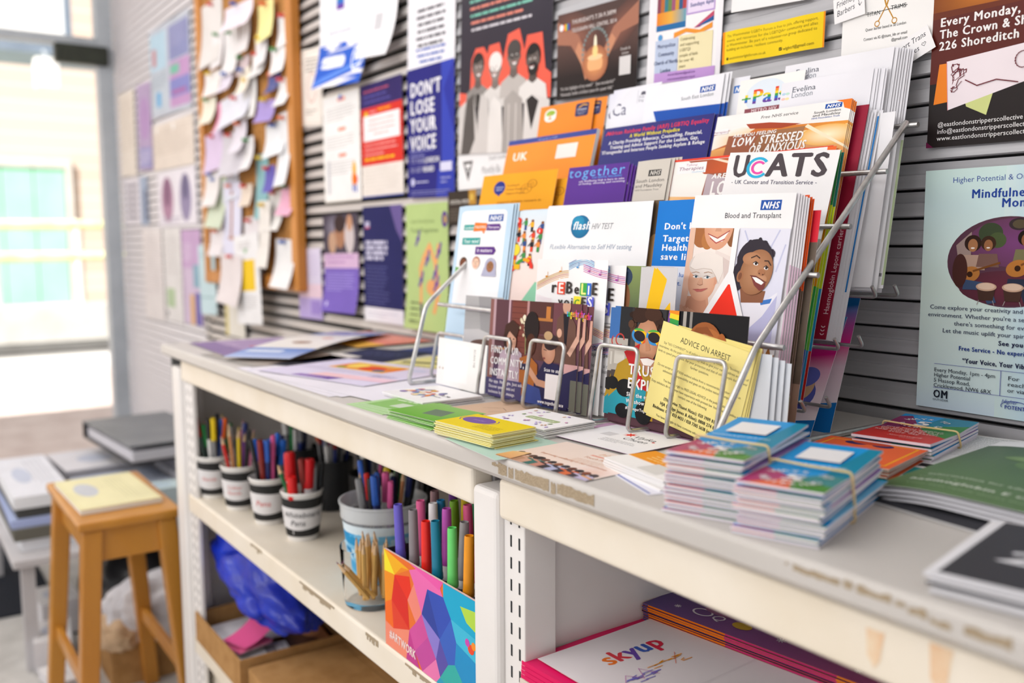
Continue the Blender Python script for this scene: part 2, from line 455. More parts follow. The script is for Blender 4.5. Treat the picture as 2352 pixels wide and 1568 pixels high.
# the wall below the worktop and above the slats
mb = MB(); mb.box(-3.6, .7, .02, .06, -.12, CT - .02); mb.box(-4.95, .7, .0, .06, 2.33, 2.75)
tag(mb.build('wall_back', mat('painted_wall', '#e9e7e6', rough=.7, noise=(4, '#e2dfdd', 3))), kind='structure')
FLOOR = mat('pale_floor', '#c9c6c2', rough=.6, noise=(14, '#b5b2ae', 5))
mb = MB(); mb.box(-5.0, 6.5, -6.5, .06, -.18, -.12); tag(mb.build('floor', FLOOR), kind='structure')
mb = MB(); mb.box(-5.1, 6.5, -6.5, .06, 2.75, 2.85); tag(mb.build('ceiling', mat('ceiling_white', '#f2f1ef', rough=.8, noise=(5, '#ecebe8', 2))), kind='structure')

# shop door: grey posts, transom with its glass, and the closer arm box
FRAME = mat('door_frame_grey', '#bcc2c8', rough=.45, metal=.15, noise=(8, '#b0b6bc', 3))
GLASS = mat('clear_glass', '#ffffff', rough=.02, trans=1.0, ior=1.02, spec=.3)
mb = MB(); mb.box(-5.04, -4.95, -.075, .0, -.12, 2.75); mb.box(-5.04, -4.96, -3.4, -.075, 2.09, 2.13); mb.box(-5.04, -4.96, -.9, -.86, 2.13, 2.75)
dr = mb.build('door_1', FRAME, bevel=.004); tag(dr, kind='structure')
mb = MB(); mb.box(-5.003, -4.997, -3.4, -.075, 2.13, 2.75); tag(mb.build('window_1', GLASS), kind='structure')
mb = MB(); mb.box(-4.975, -4.915, -.27, -.03, 1.995, 2.085)
tag(mb.build('door_closer', mat('closer_dark', '#3b3f36', rough=.45, metal=.4, noise=(20, '#31342d', 3)), bevel=.008), 'dark metal door closer box at the top of the doorway', 'door closer')

# street outside
mb = MB(); mb.box(-40, -5.0, -14, 14, -.12, -.02)
tag(mb.build('ground_street', mat('grey_road', '#a9a7a4', rough=.85, noise=(3, '#8f8d8a', 5))), kind='structure')
mb = MB(); mb.box(-8.9, -5.0, -14, 14, -.05, 0.0)
PAV = mat('pinkish_paving', '#e0cfc6', rough=.8, noise=(6, '#cdb9b0', 4))
tag(mb.build('ground_pavement', PAV), kind='structure')
mb = MB(); mb.box(-10.1, -8.9, -14, 14, -.05, .02)
tag(mb.build('ground_kerb', mat('pale_kerb_stone', '#e8e5e0', rough=.8, noise=(4, '#dcd8d2', 3))), kind='structure')

def brick_mat():
    mt = bpy.data.materials.new('brick'); mt.use_nodes = True; N = mt.node_tree.nodes; L = mt.node_tree.links; b = N['Principled BSDF']
    tc = N.new('ShaderNodeTexCoord'); mp = N.new('ShaderNodeMapping'); br = N.new('ShaderNodeTexBrick')
    mp.inputs['Rotation'].default_value = (R(90), 0, R(90))
    L.new(tc.outputs['Object'], mp.inputs['Vector']); L.new(mp.outputs['Vector'], br.inputs['Vector'])
    br.inputs['Color1'].default_value = lin('#ddc9b8'); br.inputs['Color2'].default_value = lin('#d2baa8'); br.inputs['Mortar'].default_value = lin('#e2d8cf')  # brick tones paled too, street haze mixed into the colours
    br.inputs['Scale'].default_value = 2.2; b.inputs['Roughness'].default_value = .85
    L.new(br.outputs['Color'], b.inputs['Base Color']); return mt
mb = MB(); mb.box(-15.6, -15.05, -14, 14, -.1, 2.62); mb.box(-15.6, -15.05, -14, 14, 2.62, 5.6)
tag(mb.build('wall_street', brick_mat()), 'pale brick wall across the street seen through the doorway', 'wall', kind='structure')
gd = thing('garage_door', 'green panelled garage door in the brick wall across the street', 'garage door', (-15.05, .2, 0))
mb = MB(); GREEN = mat('hazed_green_paint', '#a9e2c4', rough=.5, noise=(2, '#9edbba', 2))  # green paint made paler, with the veiling haze put into its colour
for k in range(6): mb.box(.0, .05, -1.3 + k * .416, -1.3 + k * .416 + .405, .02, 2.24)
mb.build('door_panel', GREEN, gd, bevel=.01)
mb = MB(); mb.box(.0, .08, -1.4, 1.28, 2.24, 2.36); mb.box(.0, .08, 1.2, 1.28, 0, 2.24); mb.build('door_frame', mat('pale_door_frame', '#d9d4cc', rough=.6, noise=(5, '#cfc9c0', 2)), gd)
rl = thing('street_railing', 'white and yellow tubular railing on a low kerb wall outside', 'railing', (-12.0, 0, 0))
WHT = mat('white_paint', '#efeeea', rough=.5, noise=(5, '#e6e4df', 2)); YEL = mat('pale_yellow_paint', '#f6f0c0', rough=.5, noise=(5, '#eae3a2', 2))
for z in (1.36, .99):
    mb = MB(); mb.tube([(0, -8, z - .42 * .12), (0, 1.36, z), (0, 6, z)], .055, 10); mb.build('rail', YEL, rl, smooth=40)
for y in (-2.2, -.95, .12, 1.0, 1.36, 2.6):
    mb = MB(); mb.tube([(0, y, .40), (0, y, 1.42)], .04, 10); mb.build('post', WHT, rl, smooth=40)
mb = MB(); mb.box(-12.25, -11.8, -9, 9, 0, .42)
tag(mb.build('trim_3', mat('kerb_wall_pale', '#d8d4cd', rough=.8, noise=(3, '#c8c4bc', 4))), kind='structure')
cn = thing('canopy', 'white shop canopy with grey beams over the street outside', 'canopy', (-9.0, 0, 0))
mb = MB(); mb.box(-.6, .0, -3, .49, 2.83, 3.45); mb.build('fascia', WHT, cn)
mb = MB(); mb.box(-.62, .04, -3, 1.0, 2.76, 2.85); mb.box(-.6, .03, .47, .53, 2.85, 3.5); mb.build('beam', mat('blue_grey_paint', '#7f8b99', rough=.5, noise=(5, '#75818f', 2)), cn)
sg = thing('lantern', 'white box lantern hanging outside under the canopy', 'lantern', (-8.86, .29, 2.45))
mb = MB(); mb.box(-.08, .08, -.09, .09, 0, .25); mb.build('lamp_shade', WHT, sg, bevel=.01)
mb = MB(); mb.tube([(0, 0, .25), (0, 0, .30), (-.12, 0, .34), (-.12, 0, .42)], .012, 8); mb.build('hanger', FRAME, sg)
FZ = -.12; mb = MB(); mb.box(-4.55, -3.41, -1.9, -.60, FZ, FZ + .008)
tag(mb.build('door_mat', mat('carpet_blue_black', '#34373f', rough=.95, spec=.1, noise=(160, '#22242a', 3), bump=(300, .4))), 'dark blue grey carpet mat on the floor by the door', 'mat')

# ================================================================== counter: shelving bays + continuous worktop
LAM = mat('worktop_laminate', '#cbc6c2', rough=.4, spec=.45, noise=(2.2, '#beb9b4', 5))
XL, XR, YF = -2.168, .55, -.526
FZ = -.12    # floor of the shop
wt = thing('worktop', 'long grey laminate worktop with a worn rounded front edge', 'worktop', (XL, YF, CT))
mb = MB(); W_ = XR - XL
prof = [(.0, -.019)]
for k in range(7):
    a = R(180 - 15 * k); prof.append((.006 + .006 * math.cos(a), -.006 + .006 * math.sin(a)))
prof += [(.516, 0), (.516, -.026), (.02, -.026), (.006, -.025)]
mb.prism(prof, 0, W_, ax=0); mb.build('top_board', LAM, wt, smooth=35)
TAN = mat('tape_residue_tan', '#b3a188', rough=.75, noise=(900, '#8f7e66', 2))
def nose_patch(spec, seed):
    rd = random.Random(seed); mb = MB()
    for (xa, xb, za, zb) in spec:
        n = max(4, int((xb - xa) / .004)); up = []; lo = []
        for i in range(n + 1):
            x = xa + (xb - xa) * i / n - XL
            up.append((x, -.0003, zb + rd.uniform(-.0022, .0012))); lo.append((x, -.0003, za + rd.uniform(-.0004, .0008)))
        vs = lo + up; mb.add(vs, [(i, i + 1, n + 2 + i, n + 1 + i) for i in range(n)])
    tag(mb.build('worn_tape', TAN, wt), 'tan strip of old tape left on the grey edge')
nose_patch([(-.804, -.792, -.011, -.006), (-.792, -.776, -.018, -.006), (-.773, -.764, -.018, -.007), (-.761, -.703, -.018, -.006), (-.700, -.692, -.0185, -.007), (-.690, -.634, -.0165, -.0055)], 3)
nose_patch([(-.42, -.416, -.008, -.006), (-.411, -.372, -.0105, -.0045), (-.369, -.362, -.010, -.004), (-.359, -.333, -.0105, -.0045), (-.330, -.323, -.010, -.005), (-.321, -.308, -.012, -.006), (-.306, -.292, -.014, -.009), (-.284, -.255, -.013, -.006)], 8)

def slots(mb, x, y, z0, z1, dz, cols, w=.0028, h=.013, face='y'):
    k = 0; z = z0
    while z < z1:
        for c in cols:
            if face == 'y': mb.box(x + c - w / 2, x + c + w / 2, y - .0004, y + .002, z, z + h, '#2b2b30')
        z += dz; k += 1
SLOT = mat('slot_shadow', '#26272c', rough=.7, noise=(30, '#1c1d20', 2))
def upright(x0, xm, x1, par, gasket=False, yb=-.46):
    """front cover strip x0..xm, slotted strip xm..x1"""
    mb = MB(); mb.box(x0, xm, -.512, -.46, FZ, .853); o = mb.build('upright', WHITEM, par, bevel=.007, seg=3)
    mb = MB(); mb.box(xm, x1, -.503, yb, FZ, .872); s_ = mb.build('slotted_strip', WHITEM, par, bevel=.0015)
    w = x1 - xm
    for f in (.36, .76): mb = MB(); slots(mb, xm, -.503, .12, .86, .025, (w * f,)); mb.build('slot_row', SLOT, s_)
    if gasket: mb = MB(); mb.box(x0 - .012, x0 - .001, -.508, -.02, 0, .874); mb.build('side_gasket', mat('gasket_grey', '#6d6f70', rough=.6, noise=(10, '#5f6162', 2)), par)
def rail(x0, x1, z0, z1, par, name, y=-.510, depth=.03):
    mb = MB(); mb.box(x0, x1, y, y + depth, z0, z1); return mb.build(name, CREAM, par, bevel=.005, seg=3)
b1 = thing('shelving_bay', 'cream metal shelving bay holding the cups of pens and cardboard trays', 'shelving unit', (0, 0, 0))
upright(-2.145, -2.078, -2.012, b1, True, -.494)
rail(-2.072, -.870, .826, .871, b1, 'apron_rail')
sh = rail(-2.075, -.870, .527, .570, b1, 'shelf', -.505, .485)
rd = random.Random(5)
for (xa, xb) in ((-1.66, -1.60), (-1.42, -1.28), (-1.17, -1.13), (-1.05, -.95)):
    n = 10; mb = MB()
    for i in range(n):
        x = xa + (xb - xa) * i / n; mb.box(x, x + (xb - xa) / n, -.5056, -.5052, .562 + rd.uniform(-.006, .002), .5665, '#b79d7c')
    tag(mb.build('chipped_paint', TAN, sh), 'brown chipped patch on the shelf edge')
rail(-2.075, -.870, .195, .235, b1, 'base_shelf', -.505, .485)
mb = MB(); mb.box(-2.075, -.87, -.48, -.46, FZ, .195); mb.build('plinth', CREAM, b1)
mb = MB(); mb.box(-2.14, -.87, -.022, -.005, .1, .872); mb.build('back_panel', WHITEM, b1)
mb = MB(); mb.box(-2.143, -2.133, -.46, -.022, FZ, .872); mb.build('side_panel', WHITEM, b1)
b2 = thing('shelving_bay', 'cream metal shelving bay holding the white flyers and purple magazines', 'shelving unit', (0, 0, 0))
upright(-.868, -.816, -.777, b2)
rail(-.812, .50, .826, .871, b2, 'apron_rail', -.513)
rail(-.785, .50, .595, .640, b2, 'shelf', -.505, .485)
mb = MB(); mb.box(-.866, -.788, -.46, -.022, FZ, .872); mb.build('side_panel', WHITEM, b2)
mb = MB(); mb.box(-.788, .5, -.022, -.005, FZ, .872); mb.build('back_panel', WHITEM, b2)
mb = MB(); mb.lathe([(.0065, 0), (.0065, .0012), (.0045, .0016), (.002, .0016)], 20, M=Matrix.Translation((-.787, -.445, .800)) @ Matrix.Rotation(R(90), 4, 'Y'), cap1=True)
mb.build('screw_cap', WHITEM, b2, smooth=40)
STAIN = mat('peach_stain', '#e6bc95', rough=.6, noise=(60, '#e9d2b4', 3))
for x, z0, z1, w in ((-.352, .835, .862, .007), (-.305, .836, .868, .008)):
    pts = [(x - w, z1), (x + w, z1), (x + w * .6, z0 + .006), (x, z0), (x - w * .8, z0 + .008)]
    mb = MB(); mb.add([(px, -.5133, pz) for px, pz in pts], [(0, 1, 2, 3, 4)]); tag(mb.build('drip_stain', STAIN, b2), 'peach coloured drip stain')
# ================================================================== posters, flyers and cards taped to the slatted wall
def poster(name, label, x0, z0, w, h, draw, bg='#f2f0f0', rot=0, off=0.0, cat='poster', group=None, bend=None, cuts=None, m_=PRINT, k=1000):
    p = Page(w * 1000, h * 1000, bg); draw(p, w * 1000, h * 1000)
    o = p.build(name, on_wall(x0, z0, rot, off), m_, bend, cuts); return tag(o, label, cat, group)
def curl_low(H, a):     # lower edge comes away from the wall
    return lambda x, y: (0, 0, a * max(0, 1 - y / (H * .45)) ** 2)
def curl_right(W, a): return lambda x, y: (0, 0, a * max(0, x / W - .4) ** 2)

# --- far left panel (soft with distance)
def d(p, W, H):
    p.rect(8, 190, 250, 150, '#b9d4e4'); p.rect(20, 20, 240, 160, '#c3ccd6'); p.rect(90, 40, 70, 60, '#6fb0dd'); p.rect(40, 210, 60, 70, '#c98a8e')
    p.rect(300, 205, 280, 135, '#8f93bd'); p.rect(300, 20, 285, 180, '#c49ac6'); p.rect(310, 150, 130, 36, '#7cc0a8'); p.rect(300, 60, 285, 70, '#8a8cc8'); p.rect(330, 70, 200, 16, '#b06fa8')
    p.greek(30, 170, 220, 6, 7, '#9aa4b0', seed=2); p.greek(320, 330, 230, 8, 7, '#a8a6c8', seed=4)
poster('noticeboard_poster', 'blue and mauve collage poster high on the far left panel', -4.234, 1.667, .597, .365, d, '#c4c9d4', -2)
def d(p, W, H): p.greek(30, H - 40, W - 60, 18, 9, '#cfc2b4', seed=3)
poster('poster', 'cream sheet at the doorway end of the far panel', -4.868, 1.455, .31, .394, d, '#e9dfd3', -2)
def d(p, W, H): p.ell(W * .5, H * .6, W * .36, H * .25, '#b795c4'); p.rect(10, 10, W - 20, 90, '#9f9cc8'); p.greek(20, 80, W - 40, 6, 7, '#dcd3ea', seed=5)
poster('poster', 'mauve poster with a round pale shape on the far panel', -4.503, 1.464, .245, .378, d, '#b9a4c6', -3)
def d(p, W, H): p.greek(40, H - 30, W - 80, 9, 8, '#cbbcae', seed=6); p.ell(60, H - 22, 14, None, '#fbfaf8'); p.ell(330, H - 22, 14, None, '#fbfaf8')
poster('poster', 'wide beige sheet below the blue and mauve collage', -4.241, 1.443, .615, .19, d, '#e6d9cd', -1)
def d(p, W, H):
    p.rect(300, 0, 140, H, '#a9b6cc'); p.rect(370, 20, 50, 140, '#6e7690')
    for i in range(6): p.rect(40, H - 40 - i * 30, 210, 12, '#7f7a86')
poster('poster', 'white sheet of short dark lines with a blue photo at its right', -4.818, 1.220, .44, .22, d, '#e3dee4', -1)
def d(p, W, H):
    p.ell(150, 110, 90, 95, '#b58aa4'); p.ell(150, 140, 55, 60, '#8b6480'); p.ell(420, 110, 80, 95, '#9a8fb0'); p.ell(420, 150, 45, 50, '#6e6788'); p.greek(40, 30, 480, 2, 9, '#a9a0b4', seed=7)
poster('poster', 'pale sheet with two rose and violet figures on the far panel', -4.195, 1.202, .57, .225, d, '#ebe5ec', 0)
def d(p, W, H): p.greek(30, H - 40, W - 60, 22, 8, '#d2c8c8', seed=8)
poster('poster', 'tall off white sheet lowest at the left of the far panel', -4.513, .790, .345, .406, d, '#e7e0de', 0)
def d(p, W, H): p.greek(30, H - 40, W - 60, 14, 8, '#cfc9c8', seed=9); p.rect(30, 60, 130, 80, '#b7cba6'); p.rect(20, 20, 26, 20, '#5b565c')
poster('poster', 'tall off white sheet with a green patch low on the far panel', -4.151, .798, .277, .395, d, '#e6e2e0', 0)
def d(p, W, H):
    p.rect(0, H * .6, W, H * .4, '#cba9cf'); p.rect(150, 150, 110, 90, '#8fb2c4'); p.rect(95, 0, 60, 120, '#e0b078'); p.rect(165, 0, 80, 130, '#6f63ab'); p.greek(20, H - 60, 120, 6, 8, '#e6d6e8', seed=10)
poster('poster', 'mauve pink poster with orange and violet bars at the bottom', -3.864, .805, .262, .377, d, '#d3bfd6', 0)
def d(p, W, H): p.rect(0, 60, W, 8, '#a9c4c8'); p.greek(20, H - 30, W - 40, 3, 7, '#9ab8be', seed=11)
poster('hanging_tag', 'pale blue paper slip hanging below the cork board', -3.56, .86, .2, .26, d, '#c9dfe4', 2, .02, 'note')
def d(p, W, H): p.greek(16, H - 24, W - 32, 10, 6, '#cfc9b8', seed=12); p.rect(0, 0, 40, H, '#d8c98f')
poster('flyer', 'pale sheet with a tan stripe standing behind the counter end', -3.30, .80, .21, .26, d, '#e9e3d8', 0, .01, 'flyer')
def d(p, W, H):
    p.rect(40, 108, 150, 100, '#f0c727'); p.rect(30, 118, 34, 70, '#c79a30'); p.greek(20, 92, W - 50, 7, 5, '#b9b4b4', seed=13); p.greek(40, 262, 130, 3, 6, '#b7b0b0', seed=14); p.ell(110, 238, 16, 8, '#9bbf9a')
poster('flyer', 'white flyer with a yellow square pinned under the cork board', -3.04, .86, .235, .29, d, '#efedee', 3, .05, 'flyer')

# --- between the cork board and the counter end
def d(p, W, H):
    p.frame(8, 8, W - 16, H - 16, 1.5, '#cdb8a8'); p.ell(W / 2, H / 2, 34, 40, '#e9ded6'); p.arc(W / 2, H / 2, 34, 3, 0, 360, '#c98f86', ry=40); p.greek(30, H - 30, 90, 4, 7, '#6f645e', seed=15); p.greek(34, 42, 84, 2, 6, '#8a7f78', seed=16)
poster('flyer', 'small cream flyer with a round emblem right of the cork board', -2.567, 1.462, .150, .212, d, '#ece4dc', -5, .0, 'flyer')
RB = ['#e03c31', '#f28c28', '#f2d335', '#3a9c4a', '#2f6fc4', '#6a3fa0']
def d(p, W, H):
    p.poly([(0, 0), (W, 0), (W, 130)] + [(W - t * W / 14, 108 + 12 * math.sin(t * 1.1)) for t in range(15)], '#2f5fc8')
    p.poly([(0, 0), (W, 40), (W, 18), (W * .5, 0)], '#f0eef2'); p.poly([(0, 22), (W, 62), (W, 50), (0, 8)], '#5f8be0')
    p.rr(26, 48, 150, 34, 17, '#eef0f6'); p.ell(W * .84, 66, 34, None, '#eef0f6'); p.ell(W * .84, 66, 28, None, '#4a78d6'); p.text('101', W * .84, 60, 18, '#eef0f6', 'c', b=1)
    p.rr(W * .34, 168, 62, 110, 28, '#e9e7ee')
    for i, c in enumerate(RB): p.rect(W * .34 + 8, 262 - i * 13, 46, 13, c)
    p.greek(60, 140, 190, 1, 7, '#9aa0b8', seed=17)
poster('health_poster', 'white poster with a rainbow badge above a blue wave', -2.417, 1.543, .297, .31, d, '#f1f0f4', -4, .004, bend=curl_low(310, 26), cuts=(1, 14))
def d(p, W, H): p.greek(22, H - 20, W - 50, 12, 6, '#8a8890', seed=18); p.rect(60, 60, 40, 48, '#c9c7cc'); p.greek(22, 40, 110, 3, 5, '#a9a7ac', seed=19)
poster('flyer', 'white text flyer curling out beside the blue wave poster', -2.120, 1.575, .168, .30, d, '#efeef2', -5, .012, 'flyer', bend=curl_low(300, 30), cuts=(1, 14))
def d(p, W, H):
    for i, t in enumerate(['SAFER SEX AND', 'HEALTH CLINIC', 'FOR EVERYBODY']): p.text(t, W / 2, H - 22 - i * 18, 15, '#2c58b4', 'c', b=1, it=.1)
    p.greek(40, 128, 130, 6, 11, '#3d3c44', seed=21, lead=1.35, al='c'); p.greek(40, 34, 130, 3, 10, '#2c58b4', seed=22, lead=1.3, al='c')
    p.ell(30, H - 30, 12, None, '#dfe6f4')
def d_bluetext(p, W, H):
    for i in range(3): p.greek(36, H - 26 - i * 17, 140, 1, 16, '#2c58b4', seed=20 + i)
    p.greek(40, 122, 130, 6, 12, '#3d3c44', seed=21, lead=1.25, al='c'); p.greek(40, 38, 130, 3, 10, '#2c58b4', seed=22, lead=1.3, al='c')
poster('poster', 'white poster with blue and black bold lines above the navy voice poster', -1.924, 1.521, .21, .28, d_bluetext, '#eceaf0', -3)
def d(p, W, H):
    p.poly([(W * .74, H), (W, H), (W, 0), (W * .74, 0)], '#3a48b4'); p.poly([(W * .78, H * .8), (W, H), (W, H * .45)], '#3038a0'); p.poly([(W * .62, 0), (W, 0), (W, 70), (W * .66, 60)], '#3340ac')
    for i, t in enumerate(['DON’T', 'LOSE', 'YOUR', 'VOICE']): p.text(t, 14, H - 62 - i * 40, 44, '#f3f1f6', b=1, fit=(140 if i == 0 else 112 if i == 1 else 118)); p.text(t, 14.8, H - 62 - i * 40, 44, '#f3f1f6', b=1, fit=(140 if i == 0 else 112 if i == 1 else 118))
    p.greek(16, 104, 110, 2, 7, '#8f90c8', seed=23); p.text("IT'S YOUR", 16, 78, 16, '#b9b8e0', fit=62); p.text('LONDON', 80, 78, 17, '#eeedf6', b=1, fit=66); p.text('SO GET', 16, 58, 16, '#b9b8e0', fit=52); p.text('HEARD', 72, 58, 17, '#eeedf6', b=1, fit=52)
    p.rect(150, 56, 50, 20, '#d9d8f0'); p.greek(152, 40, 44, 2, 6, '#a9abdc', seed=24); p.ell(26, 36, 9, None, '#c8c7e8'); p.greek(40, 34, 86, 1, 6, '#c8c7e8', seed=25); p.greek(16, 14, 180, 2, 4, '#8f90c8', seed=26)
poster('campaign_poster', 'dark blue poster with big white letters about your voice', -1.928, 1.230, .21, .291, d, '#2b2a7c', -1, .002)
def d(p, W, H):
    p.rect(4, 4, W - 8, H - 8, '#f1efee')
    for y in (H - 22, 118, 186): p.rr(W * .42, y, 48, 9, 4, '#ef8e76')
    p.ell(W * .5, H - 12, 10, 7, '#4b78c8')
    for y, s_ in ((H - 40, 31), (172, 32), (104, 33)): p.greek(22, y, W - 44, 5, 5, '#c9c4c2', seed=s_)
    p.rect(26, 22, 14, 90, '#c4c2c8'); p.ell(W - 40, 78, 11, 24, '#f2b012'); p.ell(W - 42, 56, 14, 18, '#ee8a1c'); p.ell(W - 30, 54, 9, 12, '#e4552a'); p.rect(W - 52, 24, 9, 18, '#3f5fc0'); p.rect(W - 36, 22, 10, 18, '#3f5fc0')
poster('flyer', 'white flyer with orange tabs and a small flame coloured figure', -2.412, 1.237, .232, .286, d, '#efe6da', 0, .0, 'flyer')
def d(p, W, H):
    p.rect(0, H - 58, W, 58, '#352a66')
    for i in range(3): p.greek(16, H - 20 - i * 13, W - 34, 1, 8, ('#c0566e', '#5a54a4', '#5a54a4')[i], seed=35 + i)
    p.rect(0, 80, W, H - 138, '#d9352c'); p.ell(30, H - 82, 12, 16, '#e6c53a'); p.rect(20, H - 96, 18, 8, '#3c64b4'); p.greek(50, H - 72, 36, 4, 9, '#f1a0a0', seed=38)
    for i in range(4): p.greek(96, H - 70 - i * 13, W - 112, 1, 10, '#f0a41e', seed=39 + i)
    p.rr(14, 140, W - 28, 62, 3, '#f2eff0'); p.greek(40, 188, W - 80, 4, 6, '#e79a96', seed=44, lead=1.9, al='c')
    p.greek(18, 128, W - 40, 3, 6, '#f0b4b0', seed=45, lead=1.9); p.greek(18, 92, W - 36, 1, 12, '#f3bd18', seed=46)
    p.rect(0, 0, W, 80, '#e9e0d8'); p.greek(14, 68, W - 28, 7, 3.5, '#cfc4ba', seed=47, lead=2.6); p.rect(0, 0, W, 4, '#3c4c9c')
poster('poster', 'red and navy poster with a white text panel', -2.172, 1.240, .222, .280, d, '#e6ddd6', 0, .001)
def four(p, W, H):
    p.rect(8, H - 46, W - 50, 60, '#f2d9c9'); p.text('Free for NHS', 20, H - 34, 46, '#e8604a', b=1, fit=210)
    p.poly([(24, H - 84), (W - 42, H - 58), (W - 42, H - 40), (24, H - 66)], '#7cc8b4'); p.text('Free services in Lewisham', 32, H - 79, 17, '#1f4e4a', b=1, rot=6.3, fit=206)
    yy = H - 96
    for i, (t, c) in enumerate([('GET IN TOUCH WITH', '#7cc8b4'), ('a local appointment and book', '#e88a78'), ('to access a confidential service and', '#7cc8b4'), ('on our services or at home', '#e88a78'), ('or call booking only on a service', '#d9d4dc')]):
        p.greek(34 + i * 2, yy - i * 14, W - 76, 1, 9, c, seed=50 + i)
    c0 = '#f0604c'
    p.poly([(0, 128), (40, 122), (44, 190), (60, 212), (90, 212), (104, 196), (110, 212), (146, 214), (160, 180), (176, 226), (214, 232), (232, 190), (240, 216), (W - 30, 216), (W - 18, 150), (W, 140), (W, 96), (0, 100)], c0)
    g = ['#2a2627', '#b9b3b0', '#6d6865', '#1d1a1b']
    for i, (cx, cy, sk, tp, st, hr) in enumerate([(70, 172, '#6f6461', '#8d8885', 'short', '#231f20'), (134, 166, '#8e827d', '#d8d3d0', 'wrap', '#e6e1de'), (198, 182, '#7a6f6b', '#bdb6b2', 'wrap', '#4a4443'), (262, 168, '#5f5653', '#e3dedb', 'short', '#1c191a')]):
        p.bust(cx, cy, 24, sk, hr, tp, st, look=(1, -1, 1, -1)[i], beard='#231f20' if i == 3 else None)
    p.poly([(0, 0), (0, 96), (30, 110), (56, 120), (70, 60), (84, 120), (112, 106), (120, 0)], '#cfc9c6'); p.poly([(30, 110), (56, 122), (64, 30), (44, 0), (10, 0)], '#56514f'); p.poly([(66, 120), (78, 120), (73, 40)], '#232021')
    p.poly([(112, 0), (116, 96), (134, 112), (160, 96), (168, 0)], '#e4dfdc'); p.poly([(164, 0), (168, 102), (198, 118), (230, 100), (240, 0)], '#aaa39f'); p.poly([(236, 0), (238, 96), (262, 106), (W, 92), (W, 0)], '#dcd6d3'); p.poly([(244, 96), (262, 40), (284, 92), (262, 104)], '#2b2728')
    for x in (186, 210): p.line([(x, 0), (x, 92)], 4, '#cfc8c4')
    for i in range(8): p.line([(14 + i * 5, 4), (24 + i * 4, 96)], 1, '#6d6765')
poster('outreach_poster', 'large dark poster with four people outlined in coral', -1.700, 1.313, .318, .40, four, '#2b2534', -3, .001, m_=GLOSS)
def d(p, W, H):
    p.poly([(20, H - 14), (60, H - 14), (40, 16)], '#5f5c5c'); p.poly([(28, H - 20), (52, H - 20), (40, 34)], '#f1efef')
    p.line([(28, H - 30), (52, H - 30)], 3, '#5f5c5c'); p.text('South London', 120, H - 18, 12, '#6d6a6c', it=.1); p.text('Monthly Bu', 92, H - 44, 22, '#8b888a', it=.1, fit=70); p.text('Bu', 176, H - 44, 22, '#6b686a', b=1)
poster('flyer', 'white strip with a grey triangle below the four people poster', -1.706, 1.238, .29, .073, d, '#efedee', 0, .0, 'flyer')
def candle(p, W, H):
    p.grad(0, 0, W, H, [(0, '#1d191b'), (.25, '#261d1e'), (.6, '#59403b'), (1, '#4b3733')])
    p.ell(60, 110, 70, 34, '#8b5a4b', rot=-28, c2='#553a35'); p.ell(176, 108, 60, 30, '#8b5a4b', rot=32, c2='#553a35')
    p.poly([(0, 98), (40, 92), (70, 60), (84, 30), (92, 40), (84, 74), (60, 108), (0, 138)], '#a8705a'); p.poly([(52, 80), (70, 56), (82, 28), (90, 38), (80, 72), (62, 96)], '#c98c6c')
    p.poly([(W, 104), (172, 96), (142, 62), (132, 34), (124, 44), (130, 76), (154, 108), (W, 140)], '#a8705a'); p.poly([(160, 88), (142, 60), (134, 34), (126, 44), (132, 74), (150, 98)], '#c98c6c')
    for a in range(0, 360, 12): p.ell(108 + 34 * math.cos(R(a)), 72 + 40 * math.sin(R(a)), 3.2, None, '#7d8a8a', n=8)
    p.ell(108, 54, 34, 30, '#f0a468', c2='#a8684c'); p.rr(88, 42, 40, 22, 9, '#f3b27c'); p.ell(108, 64, 20, 5, '#f9cf9f'); p.ell(108, 84, 4, 17, '#fdf3d8'); p.ell(108, 74, 7, 10, '#fbd890')
    p.text("THURSDAY'S 7.30-9.30PM", 42, 128, 10, '#d9ccc9', b=1, fit=118); p.text('TELEGRAPH HILL CENTRE, SE14', 42, 114, 9, '#d9ccc9', b=1, fit=120)
    for i, c in enumerate(RB): p.rect(18 + i * 3, 120, 3, 11, c)
    p.ell(13, 126, 6, None, '#f1eef0'); p.rect(172, 26, 28, 30, '#dcd8d8'); p.text('Details &', 186, 66, 6.5, '#d9d2d0', 'c'); p.text('tickets', 186, 59, 6.5, '#d9d2d0', 'c')
    p.text('“It’s the highlight of my week!”  “Just wonderful!”', 12, 16, 8, '#d6cfce', it=.2, fit=150); p.text('“Honestly, builds a brilliant space for queer folk”', 12, 6, 8, '#d6cfce', it=.2, fit=146)
poster('candle_poster', 'dark poster of two hands holding a lit candle', -1.360, 1.383, .215, .150, candle, '#2a2022', -2, .001, m_=GLOSS)
